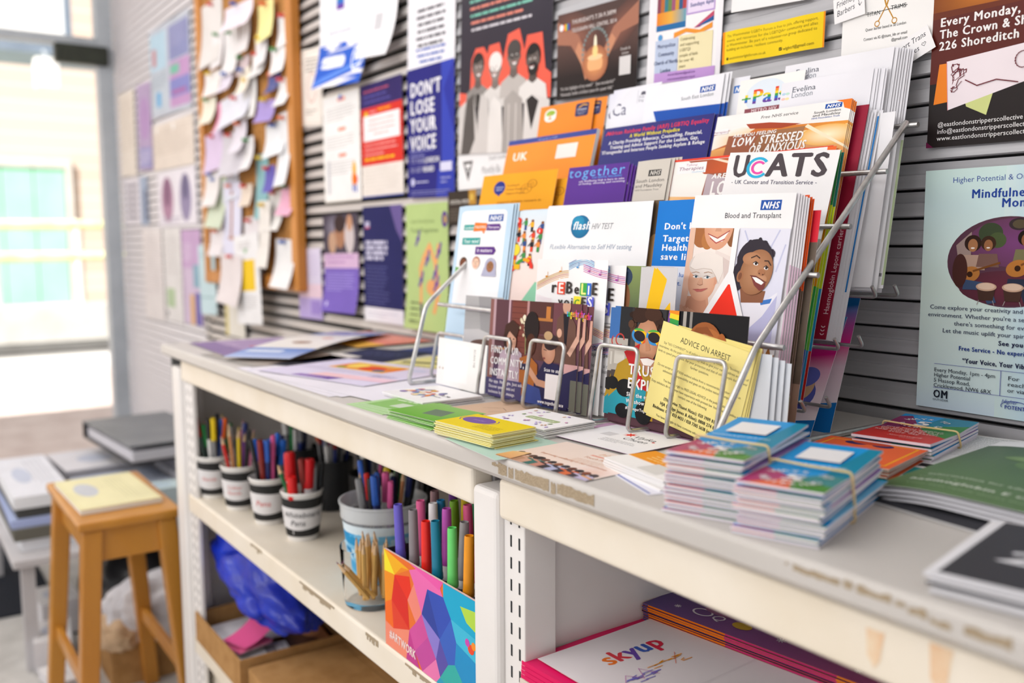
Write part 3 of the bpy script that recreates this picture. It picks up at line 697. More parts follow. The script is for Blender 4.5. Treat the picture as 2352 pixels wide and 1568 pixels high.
def church(p, W, H):
    p.rect(18, 10, W - 28, H - 20, '#f7f2f4'); bars = ['#8a4a5c', '#c2703c', '#3f7f8c', '#6e8a4c', '#a05a7a', '#d09a3c', '#3c5f8c', '#b8484c']
    for i in range(8): p.poly([(18 + i * 8, 104), (26 + i * 8, 104), (26 + i * 8, 190), (18 + i * 8, 190)], bars[i])
    p.grad(18, 96, 64, 22, [(0, '#e8842c'), (.5, '#e8b04c'), (1, '#5fa0b8')], False); p.rect(18, 90, 64, 9, '#2f6fa8')
    p.rect(84, 108, 56, 80, '#e8daf2'); p.frame(84, 108, 56, 80, 2.5, '#b79ad4'); p.para(['Come and see,', 'Sundays 6pm'], 90, 128, 8, '#3f4a8c', b=1); p.para(['to know more', 'and be welcome'], 90, 162, 6, '#6a4a9c', b=1)
    p.poly([(58, 84), (84, 88), (112, 82), (138, 90), (138, 82), (112, 76), (84, 82), (58, 76)], '#f09a3c'); p.poly([(100, 86), (140, 106), (140, 98), (112, 86)], '#c2506c'); p.poly([(104, 86), (140, 99), (140, 92)], '#2f5f9c'); p.ell(28, 80, 5, None, '#5fa0d8')
    p.rect(18, 26, 50, 50, '#bfcbe4'); p.rect(70, 26, 70, 52, '#efe3b8'); p.rect(18, 10, W - 28, 16, '#c39ad8')
    p.para(['Metropolitan', 'Community', 'Church of North', 'London'], 43, 64, 8.4, '#35406c', 'c', 1.5, b=1, cond=.78)
    p.para(['Celebrating', 'and supporting', 'LGBTQI', 'people of faith', 'for over 40', 'years'], 73, 70, 6.6, '#7d7450', lead=1.22)
    p.text('mccnorthlondon@gmail.com', W / 2, 20, 5, '#6a3f8c', 'c'); p.text('www.mccnorthlondon.org.uk', W / 2, 13, 5, '#6a3f8c', 'c')
poster('church_poster', 'white and lilac church poster with a stained glass picture', -1.123, 1.368, .157, .20, church, '#f0edf2', -3, .0005)
def d(p, W, H): p.arc(62, 92, 66, 3.5, 180, 360, '#5a6cb4', ry=66); p.arc(62, 92, 58, 1.2, 180, 360, '#8a98cc', ry=58); p.ell(62, 92, 50, 50, '#e6e9f4')
poster('flyer', 'white sheet with the foot of a blue ring emblem', -.945, 1.456, .135, .085, d, '#f1eff0', -4, .001, 'flyer')
def d(p, W, H):
    p.rect(0, 0, 5, H, '#f0901e'); p.rect(W - 2.5, 0, 2.5, H, '#f0901e')
    L = ['The Westminster LGBT+ Forum is free to join, offering support,', 'events, and resources for the LGBTQIA+ community and allies', 'in Westminster. Be part of a volunteer-run group dedicated to', 'building an inclusive, resilient community.']
    for i, t in enumerate(L): p.text(t, 9, H - 9 - i * 6.4, 5.6, '#6b5c20', fit=(158, 158, 157, 100)[i])
    p.ell(11.5, 7, 2.2, None, '#4f4418'); p.text('westminsterlgbtforum.co.uk', 15, 5.4, 5.4, '#6b5c20', fit=64); p.rr(102, 6, 5.4, 4.4, .8, '#2b2a20'); p.line([(103, 8.5), (104.4, 7.4), (106.6, 9.6)], .6, '#f2d026'); p.text('wlgbtcf@gmail.com', 109.5, 5.6, 5.8, '#4f4520', fit=53)
poster('banner_flyer', 'yellow banner flyer with orange ends taped across the slats', -.959, 1.384, .177, .046, d, '#f2d026', -1.5, .003, 'flyer', bend=lambda x, y: (0, 0, 2.2 * math.sin(x / 177 * 3 * PI)), cuts=(0, 7), m_=PRINT)
def d(p, W, H):
    GO = '#c08a34'; cx = 62
    for sx in (-1, 1):
        p.poly([(cx - sx * .6, 66), (cx + sx * 1.4, 66), (cx + sx * 12.5, 101), (cx + sx * 9.5, 101)], GO); p.line([(cx, 66), (cx - sx * 10, 49)], 1.5, GO); p.arc(cx - sx * 11.8, 45.8, 3.2, 1.2, 0, 360, GO)
    p.text('T', cx, 79, 16, '#222', 'c', b=1); p.rect(cx - 5, 76.5, 10, 1.4, '#222')
    p.text('TITAN', cx - 27, 56.6, 7.4, '#2b2b2b', 'l', fit=19); p.text('TRIMS', cx + 6, 59, 7.4, '#2b2b2b', 'l', fit=21, rot=0); p.line([(cx - 28, 59.4), (cx + 28, 61.6)], .7, '#3a3a3a')
    p.text('Queer barber based in SE London', cx, 39, 5.1, '#222', 'c', fit=56); p.text('Contact via IG @titans_ldn or email', cx, 27.5, 5.1, '#222', 'c', fit=60); p.text('@gmail.com', cx + 9, 21.5, 5.1, '#222', 'l', fit=22)
poster('barber_poster', 'white barber poster with gold scissors', -.757, 1.350, .126, .118, d, '#f3f1f0', -1, .001)
def d(p, W, H): p.text('Friendly', 4, 19, 10.5, '#44434c', it=.25, fit=29, rot=7); p.text('Barbers', 4, 8, 10.5, '#44434c', it=.25, fit=27, rot=7); p.line([(36, 23), (38, 13)], .6, '#44434c'); p.line([(36, 16), (38, 12.6), (41, 16)], .6, '#44434c')
poster('note', 'white handwritten slip with an arrow at the barber poster top left', -.766, 1.405, .045, .031, d, '#f2f0f2', 6, .004, 'note')
def d(p, W, H): p.text('Support Trans', 3, 19, 9.5, '#33323c', it=.25, fit=49); p.text('businesses', 3, 7.5, 9.5, '#33323c', it=.25, fit=36); p.line([(46, 9), (43.5, 12), (45, 13.6), (46.5, 12.2), (48, 13.6), (49.4, 12), (46, 9)], .5, '#33323c')
poster('note', 'white handwritten slip with a heart overlapping the barber poster', -.678, 1.330, .058, .030, d, '#f2f0f2', 23, .005, 'note')
def strip(p, W, H):
    p.grad(0, 112, W, 90, [(0, '#5c1f14'), (.2, '#8a4416'), (1, '#7d3c12')])
    p.ell(60, 168, 60, 30, '#c07020', c2='#84420f'); p.rr(66, 182, 22, 5, 2, '#e8a848'); p.rr(84, 180, 4, 22, 2, '#eab860'); p.rect(112, 160, 4, 40, '#d8c060')
    p.rect(0, 74, W, 82, '#5c2018'); p.poly([(0, 148), (W, 152), (W, 156), (0, 156)], '#6a2c14')
    for i, t in enumerate(['Every Monday, 7 - 9', 'The Crown & Shuttl', '226 Shoreditch High']): p.text(t, 9, 139 - i * 13.5, 14, '#f2eeee', b=1, fit=(128, 122, 126)[i])
    p.poly([(11, 96), (24, 96), (28, 52), (6, 50)], '#ef8420'); p.poly([(118, 70), (W, 74), (W, 60)], '#c98a1c'); p.poly([(42, 60), (78, 62), (70, 32), (62, 36), (46, 44)], '#cfd68c')
    p.poly([(20, 98), (W, 108), (W, 72), (24, 42)], '#f0e4ea'); p.line([(20, 98), (24, 42)], .8, '#d8909c')
    rd = random.Random(4); x, y = 30, 80
    for k in range(26):
        x2, y2 = min(max(x + rd.uniform(-9, 14), 28), 130), min(max(y + rd.uniform(-11, 11), 62), 94); p.line([(x, y), ((x + x2) / 2 + rd.uniform(-3, 3), (y + y2) / 2 + rd.uniform(-3, 3)), (x2, y2)], rd.uniform(.5, 1.3), '#6e2430'); x, y = x2, y2
    for k in range(14): a = R(20 * k); p.line([(108 + 8 * math.cos(a), 88 + 9 * math.sin(a)), (108 + 9 * math.cos(a + .5), 88 + 9 * math.sin(a + .5))], .8, '#6e2430')
    p.line([(44, 74), (58, 66), (80, 70), (104, 64)], 1.2, '#6e2430')
    for i, t in enumerate(['@eastlondonstripperscollective', 'info@eastlondonstripperscollective.c', 'www.eastlondonstripperscollective.c']): p.text(t, 13, 23.5 - i * 8, 7.6, '#efecec', fit=(99, 115, 116)[i])
    p.poly([(0, 0), (9, 0), (0, 7)], '#6a1c44')
poster('life_drawing_poster', 'dark brown poster with a red line sketch on a pale panel', -.633, 1.236, .142, .205, strip, '#241d1d', -.5, .001, m_=GLOSS)
def higher(p, W, H):
    p.grad(0, 0, W, H, [(0, '#cfe0ee'), (.1, '#d7e9ea'), (.5, '#d9ebe4'), (.85, '#cfe6e8'), (1, '#d0e8e4')])
    p.grad(96, 0, W - 96, H, [(0, '#d6e9e8'), (1, '#bcdcf0')], False)
    NV = '#26459a'; p.xf = (1, .985, 0, 9)
    p.text('Higher Potential & Outsi', 34, 264, 9.2, '#35509c', fit=94); p.text('Mindfulness', 57, 245, 14.5, NV, b=1, fit=73); p.text('Monda', 92, 233.5, 14.5, NV, b=1, fit=42)
    cx, cy, rx, ry = 103, 171, 71, 52
    p.ell(cx, cy, rx, ry, '#5b3a4a', n=48)
    def inside(x, y): return (x - cx) ** 2 / rx ** 2 + (y - cy) ** 2 / ry ** 2 < 1
    p.ell(cx + 8, cy + 22, 56, 28, '#7a4478', c2='#6b3f5e', n=36); p.ell(cx, cy - 30, 56, 20, '#6a2f40', c2='#5b2f3c'); p.poly([(42, 190), (60, 206), (60, 176), (46, 168)], '#a08a84')
    p.ell(82, 204, 14, 12, '#3f4a34'); p.ell(90, 196, 10, 9, '#4d5a38'); p.ell(114, 214, 12, 7, '#3b2f33'); p.ell(114, 214, 8, 5, '#5a4f3c')
    for (x, y, r, hr, sk, tp) in ((62, 190, 8, '#33211b', '#a8744f', '#b59686'), (80, 190, 7, '#3f2a1f', '#9a6846', '#7a5a52'), (122, 196, 7.5, '#221812', '#8f5c3c', '#7a7452'), (142, 190, 7, '#33211b', '#a8744f', '#a8a0a4')):
        p.ell(x, y + 2.5, r * 1.25, r * 1.2, hr); p.poly([(x - r * 1.9, y - r * 3.6), (x - r * 1.5, y - r * 1.4), (x + r * 1.5, y - r * 1.4), (x + r * 1.9, y - r * 3.6)], tp); p.ell(x, y, r * .72, r * .95, sk); p.ell(x, y - r * .4, r * .3, r * .12, '#f1e6e0')
    p.ell(60, 156, 12, 9, '#b5763c', rot=20); p.line([(64, 160), (94, 170)], 2.4, '#7a4a24'); p.ell(60, 156, 3.4, None, '#3a2115'); p.ell(114, 164, 13, 9.5, '#b87638', rot=15); p.line([(118, 168), (142, 180)], 2.4, '#7a4a24'); p.ell(114, 164, 3.4, None, '#3a2115'); p.ell(142, 160, 11, 9, '#c98844')
    p.poly([(54, 150), (84, 146), (92, 124), (82, 122), (74, 138), (52, 138)], '#3f5070'); p.poly([(104, 152), (128, 152), (134, 124), (124, 122), (116, 142), (102, 138)], '#2e3448'); p.ell(48, 160, 9, 20, '#4a2a26')
    for x in (80, 110, 134):
        p.poly([(x - 11, 142), (x + 11, 142), (x + 8, 126), (x - 8, 126)], '#4a332c'); p.ell(x, 142, 12, 5, '#c9a48c'); p.ell(x, 142.6, 10, 3.8, '#e0c2ac')
        p.line([(x - 8, 126), (x - 10, 121)], .8, '#a59a98'); p.line([(x + 8, 126), (x + 10, 121)], .8, '#a59a98')
    L = ['Come explore your creativity and connec', "environment. Whether you're a seasoned", "there's something for everyone", 'Let the music uplift your spirit and i']
    for i, (t, x) in enumerate(zip(L, (13, 11, 44, 30))): p.text(t, x, 113 - i * 9.3, 7.2, '#33385a', fit=W - x - 2)
    p.text('See you there', 97, 75, 7.6, '#23264a', b=1, fit=50); p.text('Free Service - No experience n', 51, 65, 7.4, '#2b4390', b=1, fit=96); p.text('“Your Voice, Your Vibe, You', 56, 50.5, 8, '#23264a', b=1, fit=92)
    p.line([(22, 46), (W, 46)], .45, '#4a4aa8'); p.line([(22, 16.8), (W, 16.8)], .45, '#4a4aa8'); p.line([(102, 46), (102, 17)], .6, '#4a4aa8')
    for i, t in enumerate(['Every Monday, 1pm - 4pm', 'Higher Potential', '5 Hassop Road,', 'Cricklewood, NW6 6RX']): p.text(t, 22, 36.5 - i * 6.4, 6.8, '#262a3c', fit=(74, 45, 45, 70)[i])
    for i, t in enumerate(['For   addi', 'reach out', 'or via ema']): p.text(t, 110, 36 - i * 7, 6.8, '#262a3c', fit=36)
    p.text('OM', 22, 4.6, 13.5, '#1f2430', b=1, fit=19); p.rect(31, 4, .7, 12, '#cfe2ec'); p.text('OUTSIDER', 22, .9, 3.1, '#2a3040', fit=19.5)
    p.arc(120, 6, 16, .8, -20, 200, '#3a4c9c', ry=6); p.text('Higher', 104, 9, 6.4, '#4a5aa4', it=.35, fit=18); p.text('POTENTIAL', 108, 2.6, 6.2, '#3a4c9c', b=1, fit=32)
poster('music_poster', 'pale mint poster with an oval photo of people playing music', -.632, .924, .150, .285, higher, '#d7e9e8', 0, .002)
# --- lower row beside the rack
def d(p, W, H): p.rect(0, 0, W, 62, '#b9a6da'); p.rect(0, 62, W, 40, '#e6cad8'); p.greek(16, H - 20, W - 32, 9, 5, '#c2b6d6', seed=60); p.rect(90, 14, 70, 40, '#9d86cc')
poster('flyer', 'pale lavender flyer beside the purple photo flyer', -2.621, .905, .172, .205, d, '#d9d0e6', 1, .0, 'flyer')
def d(p, W, H):
    p.rect(0, 160, W, H - 160, '#4a4250'); p.ell(70, 230, 60, 40, '#8b8494', c2='#4f4756'); p.ell(110, 215, 34, 42, '#a8785c'); p.ell(110, 240, 36, 24, '#3c2c2c'); p.ell(170, 205, 30, 46, '#cfc3c4'); p.ell(172, 240, 18, 22, '#c69474'); p.ell(60, 190, 26, 30, '#c09a80')
    p.rect(0, 120, W, 40, '#d6b4d4'); p.greek(16, 148, W - 36, 2, 8, '#a878b0', seed=61, lead=1.7); p.greek(16, 104, W - 40, 7, 5, '#a99be0', seed=62); p.ell(30, 22, 7, None, '#d6cdf0')
poster('flyer', 'purple flyer with a dark photo of people and a curled foot', -2.422, .937, .222, .265, d, '#7a63bc', 1, .002, 'flyer', bend=curl_low(265, 16), cuts=(1, 14))
def d(p, W, H):
    p.poly([(W * .7, H), (W, H), (W, 200), (W * .86, 230)], '#6a5a94'); p.rect(12, 240, 26, 14, '#b9b4d0'); p.rect(12, 236, 26, 4, '#c8506c')
    for i in range(4): p.greek(14, 196 - i * 13, W - 44, 1, 18, '#c9c6dc', seed=63 + i)
    p.greek(14, 138, 120, 7, 5, '#5e6098', seed=68, lead=1.8); p.greek(14, 74, 130, 4, 5, '#5e6098', seed=69, lead=1.8); p.rect(0, 0, W, 36, '#e9e6ec'); p.greek(20, 22, W - 50, 2, 5, '#c6c2d0', seed=70)
poster('flyer', 'navy text flyer with a white footer on the lower row', -2.177, .927, .213, .291, d, '#24265c', 0, .0, 'flyer')
def d(p, W, H):
    p.text('Luke David Jones', 22, H - 44, 11, '#5a6a3c', fit=110); p.text('Youth Programme', 22, H - 66, 15, '#3f5434', b=0, fit=128); p.ell(W - 14, H - 38, 13, 18, '#5a3a8c'); p.ell(W - 12, H - 38, 7, 9, '#c0a060')
    OR = '#e8a86c'
    p.line([(112, 196), (84, 168), (66, 140)], 15, OR); p.line([(66, 140), (72, 60)], 12, OR); p.line([(112, 192), (136, 150), (150, 196)], 12, OR); p.line([(136, 150), (150, 90), (136, 44)], 15, OR); p.ell(120, 100, 26, 18, OR)
    for (x, y) in ((56, 210), (152, 182), (100, 164), (134, 132), (70, 116), (140, 108)): p.line([(x - 10, y - 14), (x + 3, y + 2), (x + 8, y + 18)], 8, '#6a4a9c'); p.ell(x, y, 8, 6, '#6a4a9c')
    p.line([(74, 60), (80, 30)], 10, '#5f5a70'); p.greek(24, 60, 44, 4, 7, '#4f5c3c', seed=71, lead=2); p.greek(24, 20, 70, 2, 4, '#7c8a5c', seed=72)
poster('flyer', 'green youth programme flyer with orange dancers', -1.940, .925, .192, .291, d, '#b6cc86', 0, .002, 'flyer', bend=curl_low(291, 12), cuts=(1, 16))
def d(p, W, H): p.rect(84, 40, 29, 31, '#b8862c'); p.ell(96, 56, 8, None, '#d9b24c'); p.text('CRYSTAL METH', 8, 44, 11, '#d9d4cc', b=1, fit=78); p.greek(8, 30, 90, 4, 4.5, '#6c6258', seed=73)
poster('flyer', 'small black card with a gold picture beside the green flyer', -1.733, 1.165, .113, .071, d, '#2c231e', 0, .01, 'flyer', m_=GLOSS)
# ================================================================== framed cork board crowded with pinned slips
ck = thing('cork_board', 'cork notice board in an orange wood frame, covered with pinned slips', 'notice board', (-3.46, -.010, .985))
CORK = mat('cork', '#c08a50', rough=.9, spec=.15, noise=(120, '#9a6a38', 5), bump=(180, .3))
OAK = mat('frame_wood', '#d08a3c', rough=.5, noise=(9, '#bd7830', 4, (1, 1, .15)))
mb = MB(); mb.box(.03, .88, -.014, .0, .03, 1.3); mb.build('cork_panel', CORK, ck)
for a in ((0, .05, -.028, 0, 0, 1.32), (.86, .91, -.028, 0, 0, 1.32)): mb = MB(); mb.box(*a); mb.build('frame_rail', OAK, ck, bevel=.004)
for a in ((.05, .86, -.027, 0, 0, .045), (.05, .86, -.027, 0, 1.275, 1.32)): mb = MB(); mb.box(*a); mb.build('frame_rail', OAK, ck, bevel=.004)
SL = [(-3.413, 1.743, 0.235, 0.22, '#e3dedb'), (-3.163, 1.681, 0.156, 0.147, '#eeeaea'), (-2.98, 1.728, 0.092, 0.121, '#ece6e6'), (-3.056, 1.80, 0.264, 0.08, '#eadfe8'), (-2.787, 1.725, 0.127, 0.113, '#efe6a0'), (-2.671, 1.692, 0.086, 0.095, '#f0eeee'),
      (-2.888, 1.636, 0.126, 0.076, '#f0eeee'), (-2.715, 1.623, 0.11, 0.075, '#f0ecec'), (-3.359, 1.64, 0.172, 0.082, '#efe9e6'), (-3.171, 1.63, 0.12, 0.061, '#e4dbe8'), (-2.767, 1.574, 0.1, 0.058, '#5a639c'), (-2.678, 1.526, 0.098, 0.081, '#eeebeb'),
      (-3.235, 1.502, 0.34, 0.106, '#e6e6f0'), (-3.398, 1.547, 0.152, 0.091, '#f0ead8'), (-2.826, 1.496, 0.149, 0.065, '#a794cf'), (-2.802, 1.384, 0.174, 0.104, '#eff0f3'), (-2.675, 1.292, 0.095, 0.216, '#e9e9ec'), (-3.392, 1.374, 0.2, 0.137, '#dcc8e4'),
      (-3.192, 1.353, 0.235, 0.144, '#d3ced6'), (-2.958, 1.357, 0.092, 0.104, '#e6e2e4'), (-2.906, 1.204, 0.109, 0.203, '#8fbcc0'), (-3.389, 1.187, 0.189, 0.178, '#d6dfc8'), (-3.233, 1.055, 0.187, 0.286, '#e0def0'), (-3.015, 1.246, 0.106, 0.071, '#e6d6c6'),
      (-2.776, 1.279, 0.084, 0.08, '#6a62b4'), (-2.697, 1.212, 0.115, 0.088, '#ecb4cc'), (-2.83, 1.054, 0.096, 0.205, '#ece6e0'), (-2.733, 0.995, 0.15, 0.146, '#eeecec'), (-3.369, 1.084, 0.152, 0.094, '#e9e2e4'), (-3.188, 0.93, 0.216, 0.166, '#e6dcdc'), (-2.954, 1.016, 0.103, 0.072, '#d9d6da'), (-3.023, 1.664, 0.105, 0.061, '#d9c6c8'),
      (-2.98, 1.52, .13, .13, '#efecea'), (-3.40, 1.26, .16, .12, '#ece6e4'), (-3.05, 1.42, .12, .10, '#e3dce6'), (-2.80, 1.17, .13, .12, '#eae6e2'), (-3.02, 1.08, .14, .13, '#e9e3e6'), (-3.27, 1.72, .12, .12, '#efe9ea'), (-2.83, 1.66, .10, .09, '#ebe7e9'), (-2.98, 1.60, .10, .08, '#efe6d6'), (-3.20, 1.27, .13, .10, '#dfe2ec')]
WORD = {'#efe6a0': 'pale yellow', '#5a639c': 'dark blue photo', '#a794cf': 'violet', '#8fbcc0': 'teal', '#6a62b4': 'indigo', '#ecb4cc': 'pink', '#dcc8e4': 'lilac', '#d6dfc8': 'pale green', '#e4dbe8': 'pale mauve', '#eadfe8': 'pinkish white', '#f0ead8': 'cream', '#e6d6c6': 'beige', '#d9c6c8': 'dusty pink', '#d3ced6': 'grey', '#d9d6da': 'light grey', '#e6e6f0': 'bluish white', '#e0def0': 'tall bluish', '#ece6e0': 'narrow cream'}
rd = random.Random(11); PINC = ['#d93a34', '#3f8f4c', '#e6c22c', '#2f5fb8', '#e8743c', '#d93a34']
for i, (x, z, w, h, c) in enumerate(SL):
    p = Page(w * 1000, h * 1000, c); W, H = w * 1000, h * 1000
    p.greek(W * .12, H * .78, W * .74, max(2, int(H / 16)), 4, mixc(c, '#55505a', .4), seed=80 + i, lead=2.3)
    if i == 22: p.rect(W * .42, H * .3, 22, H * .6, '#b08070'); p.ell(W * .48, H * .36, 26, 20, '#c08a7a')
    if i == 12: p.rect(0, 0, 34, H, '#f09ab8')
    if i == 25: p.ell(W * .6, H * .5, 22, 26, '#d05f7c')
    if i == 9: p.rect(W * .4, 8, 30, 14, '#8f70a8')
    if i == 10: p.ell(W * .6, H * .4, 24, 18, '#c9b4a8')
    a = rd.uniform(12, 30); bend = (lambda x_, y_, H=H, a=a: (0, 0, a * max(0, 1 - y_ / (H * .8)) ** 2))
    off = .018 + .0042 * (i % 5) + (.02 if i in (3, 29, 26) else 0)
    o = p.build('pinned_slip', on_wall(x, z, rd.uniform(-4, 4), off), PRINT, bend, (1, max(12, H / 6)))
    col = WORD.get(c, 'white'); third = 'left' if x < -3.2 else ('middle' if x < -2.85 else 'right'); lev = 'top' if z > 1.6 else ('upper' if z > 1.4 else ('lower' if z > 1.1 else 'bottom'))
    tag(o, f'{col} slip pinned at the {lev} {third} of the cork board', 'note')
    mb = MB(); q = Matrix.Translation((x + w * rd.uniform(.4, .6), -.010 - off, z + h * .93)) @ Matrix.Rotation(R(90), 4, 'X')
    mb.lathe([(.0012, -.006), (.0012, .004), (.007, .004), (.0075, .007), (.0045, .009), (.0045, .015), (.0075, .0175), (.006, .020), (.0, .021)], 12, M=q, col=PINC[i % 6])
    cn_ = ['red', 'green', 'yellow', 'blue', 'orange', 'red'][i % 6]
    tag(mb.build('push_pin', PLAST, smooth=40), f'{cn_} push pin holding the {col} slip at the {lev} {third} of the board', 'push pin')
# slips that look alike in the same quarter share a group
_seen = {}
for o in COL.objects:
    if o.get('category') in ('note', 'push pin') and o.name.startswith(('pinned_slip', 'push_pin')): _seen.setdefault(o['label'], []).append(o)
for k, v in _seen.items():
    if len(v) > 1:
        for o in v: o['group'] = k + ', alike'
# ================================================================== wire leaflet rack on the worktop
RYAW = R(2.5)
ROWS = {'A': (-.306, .905, 5), 'B': (-.258, .905, 9), 'C': (-.205, .946, 13), 'D': (-.145, 1.012, 15), 'E': (-.092, 1.07, 10.5)}
def row_frame(k, off=0.0):
    y0, z0, l = ROWS[k]; l = R(l)
    ex = Vector((math.cos(RYAW), math.sin(RYAW), 0)); ev = Vector((-math.sin(RYAW) * math.sin(l), math.cos(RYAW) * math.sin(l), math.cos(l)))
    n = ex.cross(ev); return Vector((-.66, y0, z0)) + n * off, ex, ev, n
def in_row(k, u, v, off=0.0, rot=0.0):
    O, ex, ev, n = row_frame(k, off); a = R(rot)
    return frame_m(O + ex * u + ev * v, ex * math.cos(a) + ev * math.sin(a), -ex * math.sin(a) + ev * math.cos(a))
LEAFLETS = {}
def leaflet(name, label, k, u, v, w, h, draw, bg='#f3f1f1', off=0.0, rot=0, group=None, cat='leaflet', m_=GLOSS, t=.3, behind=0, step=(.004, .0, -.0016), blabel=None, bend=None, cuts=None, edge=None, vs=None):
    p = Page(w * 1000, h * 1000, bg, t, edge)
    if vs: p.xf = (1, vs, 0, h * 1000 * (1 - vs))
    if draw: draw(p, w * 1000, h * 1000)
    o = p.build(name, in_row(k, u, v, off, rot), m_, bend, cuts); tag(o, label, cat, group if not behind else None)
    rd = random.Random(int(abs(u) * 1e4))
    for i in range(behind):      # further copies standing behind the front one
        c = o.copy(); COL.objects.link(c); j = i + 1
        c.matrix_world = in_row(k, u + step[0] * j + rd.uniform(-.0006, .0006), v + step[1] * j, off + step[2] * j, rot + rd.uniform(-.25, .25))
        c['label'] = blabel or ('one of the copies behind the ' + label); c['group'] = group or (label + ' copies')
    return o

rk = thing('leaflet_rack', 'chrome wire leaflet rack of five rising tiers on the worktop', 'leaflet rack', (0, 0, 0))
def rack_pt(x, y, z): return Vector((x, y + (x + .66) * math.tan(RYAW), z))
XLr, XRr = -1.275, -.64
side_l = [(-.372, .903), (-.337, 1.028), (-.048, 1.270)]
side_r = [(-.374, .903), (-.302, 1.014), (-.043, 1.265)]
for x, sd in ((XLr, side_l), (XRr, side_r)):
    mb = MB(); mb.tube(fillet([(x, -.05, .904), (x, sd[0][0], .904)] + [(x, y, z) for y, z in sd[1:]], .012), .0036, 12); mb.build('side_wire', WIRE, rk, smooth=50)
for f in (0, .30, .51, .76, .985):
    P0 = Vector((XLr - .004, side_l[1][0] + (side_l[2][0] - side_l[1][0]) * f + (.026 if f == 0 else .006), side_l[1][1] + (side_l[2][1] - side_l[1][1]) * f))
    P1 = Vector((XRr + .014, side_r[1][0] + (side_r[2][0] - side_r[1][0]) * f + (.030 if f == 0 else .006), side_r[1][1] + (side_r[2][1] - side_r[1][1]) * f))
    mb = MB(); mb.tube([P0, P1], .0032, 12); mb.build('cross_bar', WIRE, rk, smooth=50)
for (y, z) in ((-.215, .940), (-.158, 1.006), (-.09, 1.063)):   # trough wires under each tier
    for dy in (0.0, .045):
        mb = MB(); mb.tube(fillet([rack_pt(XLr, y + dy - .02, z + .01), rack_pt(XLr, y + dy, z - .003), rack_pt(XRr, y + dy, z - .003), rack_pt(XRr, y + dy - .01, z + .01)], .006), .0022, 8); mb.build('trough_wire', WIRE, rk, smooth=50)
for xa, xb, yb, h in ((-1.322, -1.236, -.298, .078), (-1.112, -1.046, -.342, .092), (-.998, -.925, -.342, .096), (-.866, -.796, -.334, .101), (-.745, -.672, -.322, .098)):
    mb = MB(); q = .012; yb -= .006
    pts = [(xa + .01, yb + .06, CT + .0045), (xa, yb, CT + .0045), (xa + .006, yb + q, CT + h), (xb + .006, yb + q, CT + h), (xb, yb, CT + .0045), (xb + .01, yb + .06, CT + .0045)]
    mb.tube(fillet(pts, .009), .0028, 12); mb.build('front_loop', WIRE, rk, smooth=50)

SKL, SKM, SKD, SKDD = '#eac0a2', '#c08a64', '#8a5636', '#5a3524'
# ---------- back tier E
def d(p, W, H): pass
def ev(p, W, H):
    for i, c in enumerate(['#b9d4ea', '#bfe0d0', '#f2c9c0', '#f2e2a8']): p.ell(5 + (i % 2) * 6, H - 23 - (i // 2) * 10, 3.2, 2.6, c)
    p.text('Evelina', 17, H - 22, 12.5, '#3f4658', fit=36); p.text('London', 17, H - 33, 12.5, '#868c98', fit=33)
leaflet('leaflet', 'tallest white sheet at the back right with grey hospital lettering', 'E', -.158, .0, .155, .294, ev, '#ecebf1', off=-.006, m_=PRINT, behind=7, step=(.0028, -.0004, -.0018), blabel='white sheet in the thick pile behind the tallest white sheet', group='white sheets at the back right of the rack', vs=0.66)
leaflet('leaflet', 'white sheet with grey hospital lettering right of the rainbow one', 'E', -.152, .0, .132, .267, ev, '#ecebf2', off=.004, m_=PRINT, behind=4, step=(.004, .0, -.0012), blabel='white sheet behind the shorter white lettering sheet at the right', group='shorter white sheets in the back tier', vs=0.66)
def d(p, W, H): p.rect(W - 3, 4, 3, H - 12, '#b9c9a0'); p.rect(W - 30, 14, 26, 4, '#8f8d94')
for i, (du, dv) in enumerate(((.0, .0), (.006, -.006), (.013, .002))):
    leaflet('folded_sheet', 'white folded sheet low at the right end of the back tier, ' + ('nearest the front', 'middle of the three', 'nearest the wall')[i], 'E', -.113 + du * .6, .001 + dv * .5, .128, (.21, .19, .185)[i], d if i == 2 else None, '#f0eff3', off=.006 - i * .006 - .004, m_=PRINT)
def pals(p, W, H):
    p.ell(46, H - 38, 34, 34, '#dfe8f2')
    y = H - 52; gl = text_width('+Pals', 1)
    # rainbow letters: the word printed in bands
    for ch, x, sc, dx in [(a_, b_, c_, dd) for dd in (0, 1.2, 2.4) for a_, b_, c_ in (('+', 5, 34), ('P', 23, 42), ('a', 41, 42), ('l', 59, 42), ('s', 66, 42))]:
        if ch == '+': p.z += 1
        vs, fs, adv = glyph(ch, 1); lo = y; hi = y + 30; cols = RB[::-1]
        for f in fs:
            pts = [(x + dx + vs[i][0] * sc * .8, y + vs[i][1] * sc) for i in f]
            for bnd in range(6):
                a = lo + (hi - lo) * bnd / 6 - (8 if bnd == 0 else 0); b2 = lo + (hi - lo) * (bnd + 1) / 6 + (8 if bnd == 5 else 0); q = pts; qq = [lin(cols[bnd])] * len(q)
                for lim, sg in ((a, 1), (b2, -1)):
                    o = []
                    for i in range(len(q)):
                        A, B = q[i - 1], q[i]; ia = (A[1] - lim) * sg >= 0; ib = (B[1] - lim) * sg >= 0
                        if ia != ib: t = (lim - A[1]) / (B[1] - A[1]); o.append((A[0] + (B[0] - A[0]) * t, lim))
                        if ib: o.append(B)
                    q = o
                    if not q: break
                if len(q) >= 3: p._put([(q, [lin(cols[bnd])] * len(q))], keep=True)
    p.z += 1; p.rect(14, H - 72, 70, 11, '#8f4a54'); p.text('METRO HIV', 46, H - 70, 8.5, '#e6cfd2', 'c', b=1, fit=42)
leaflet('leaflet', 'cream leaflet with rainbow lettering at the top of the rack', 'E', -.226, .0, .105, .282, pals, '#f4f1ee', off=.0, vs=0.68)
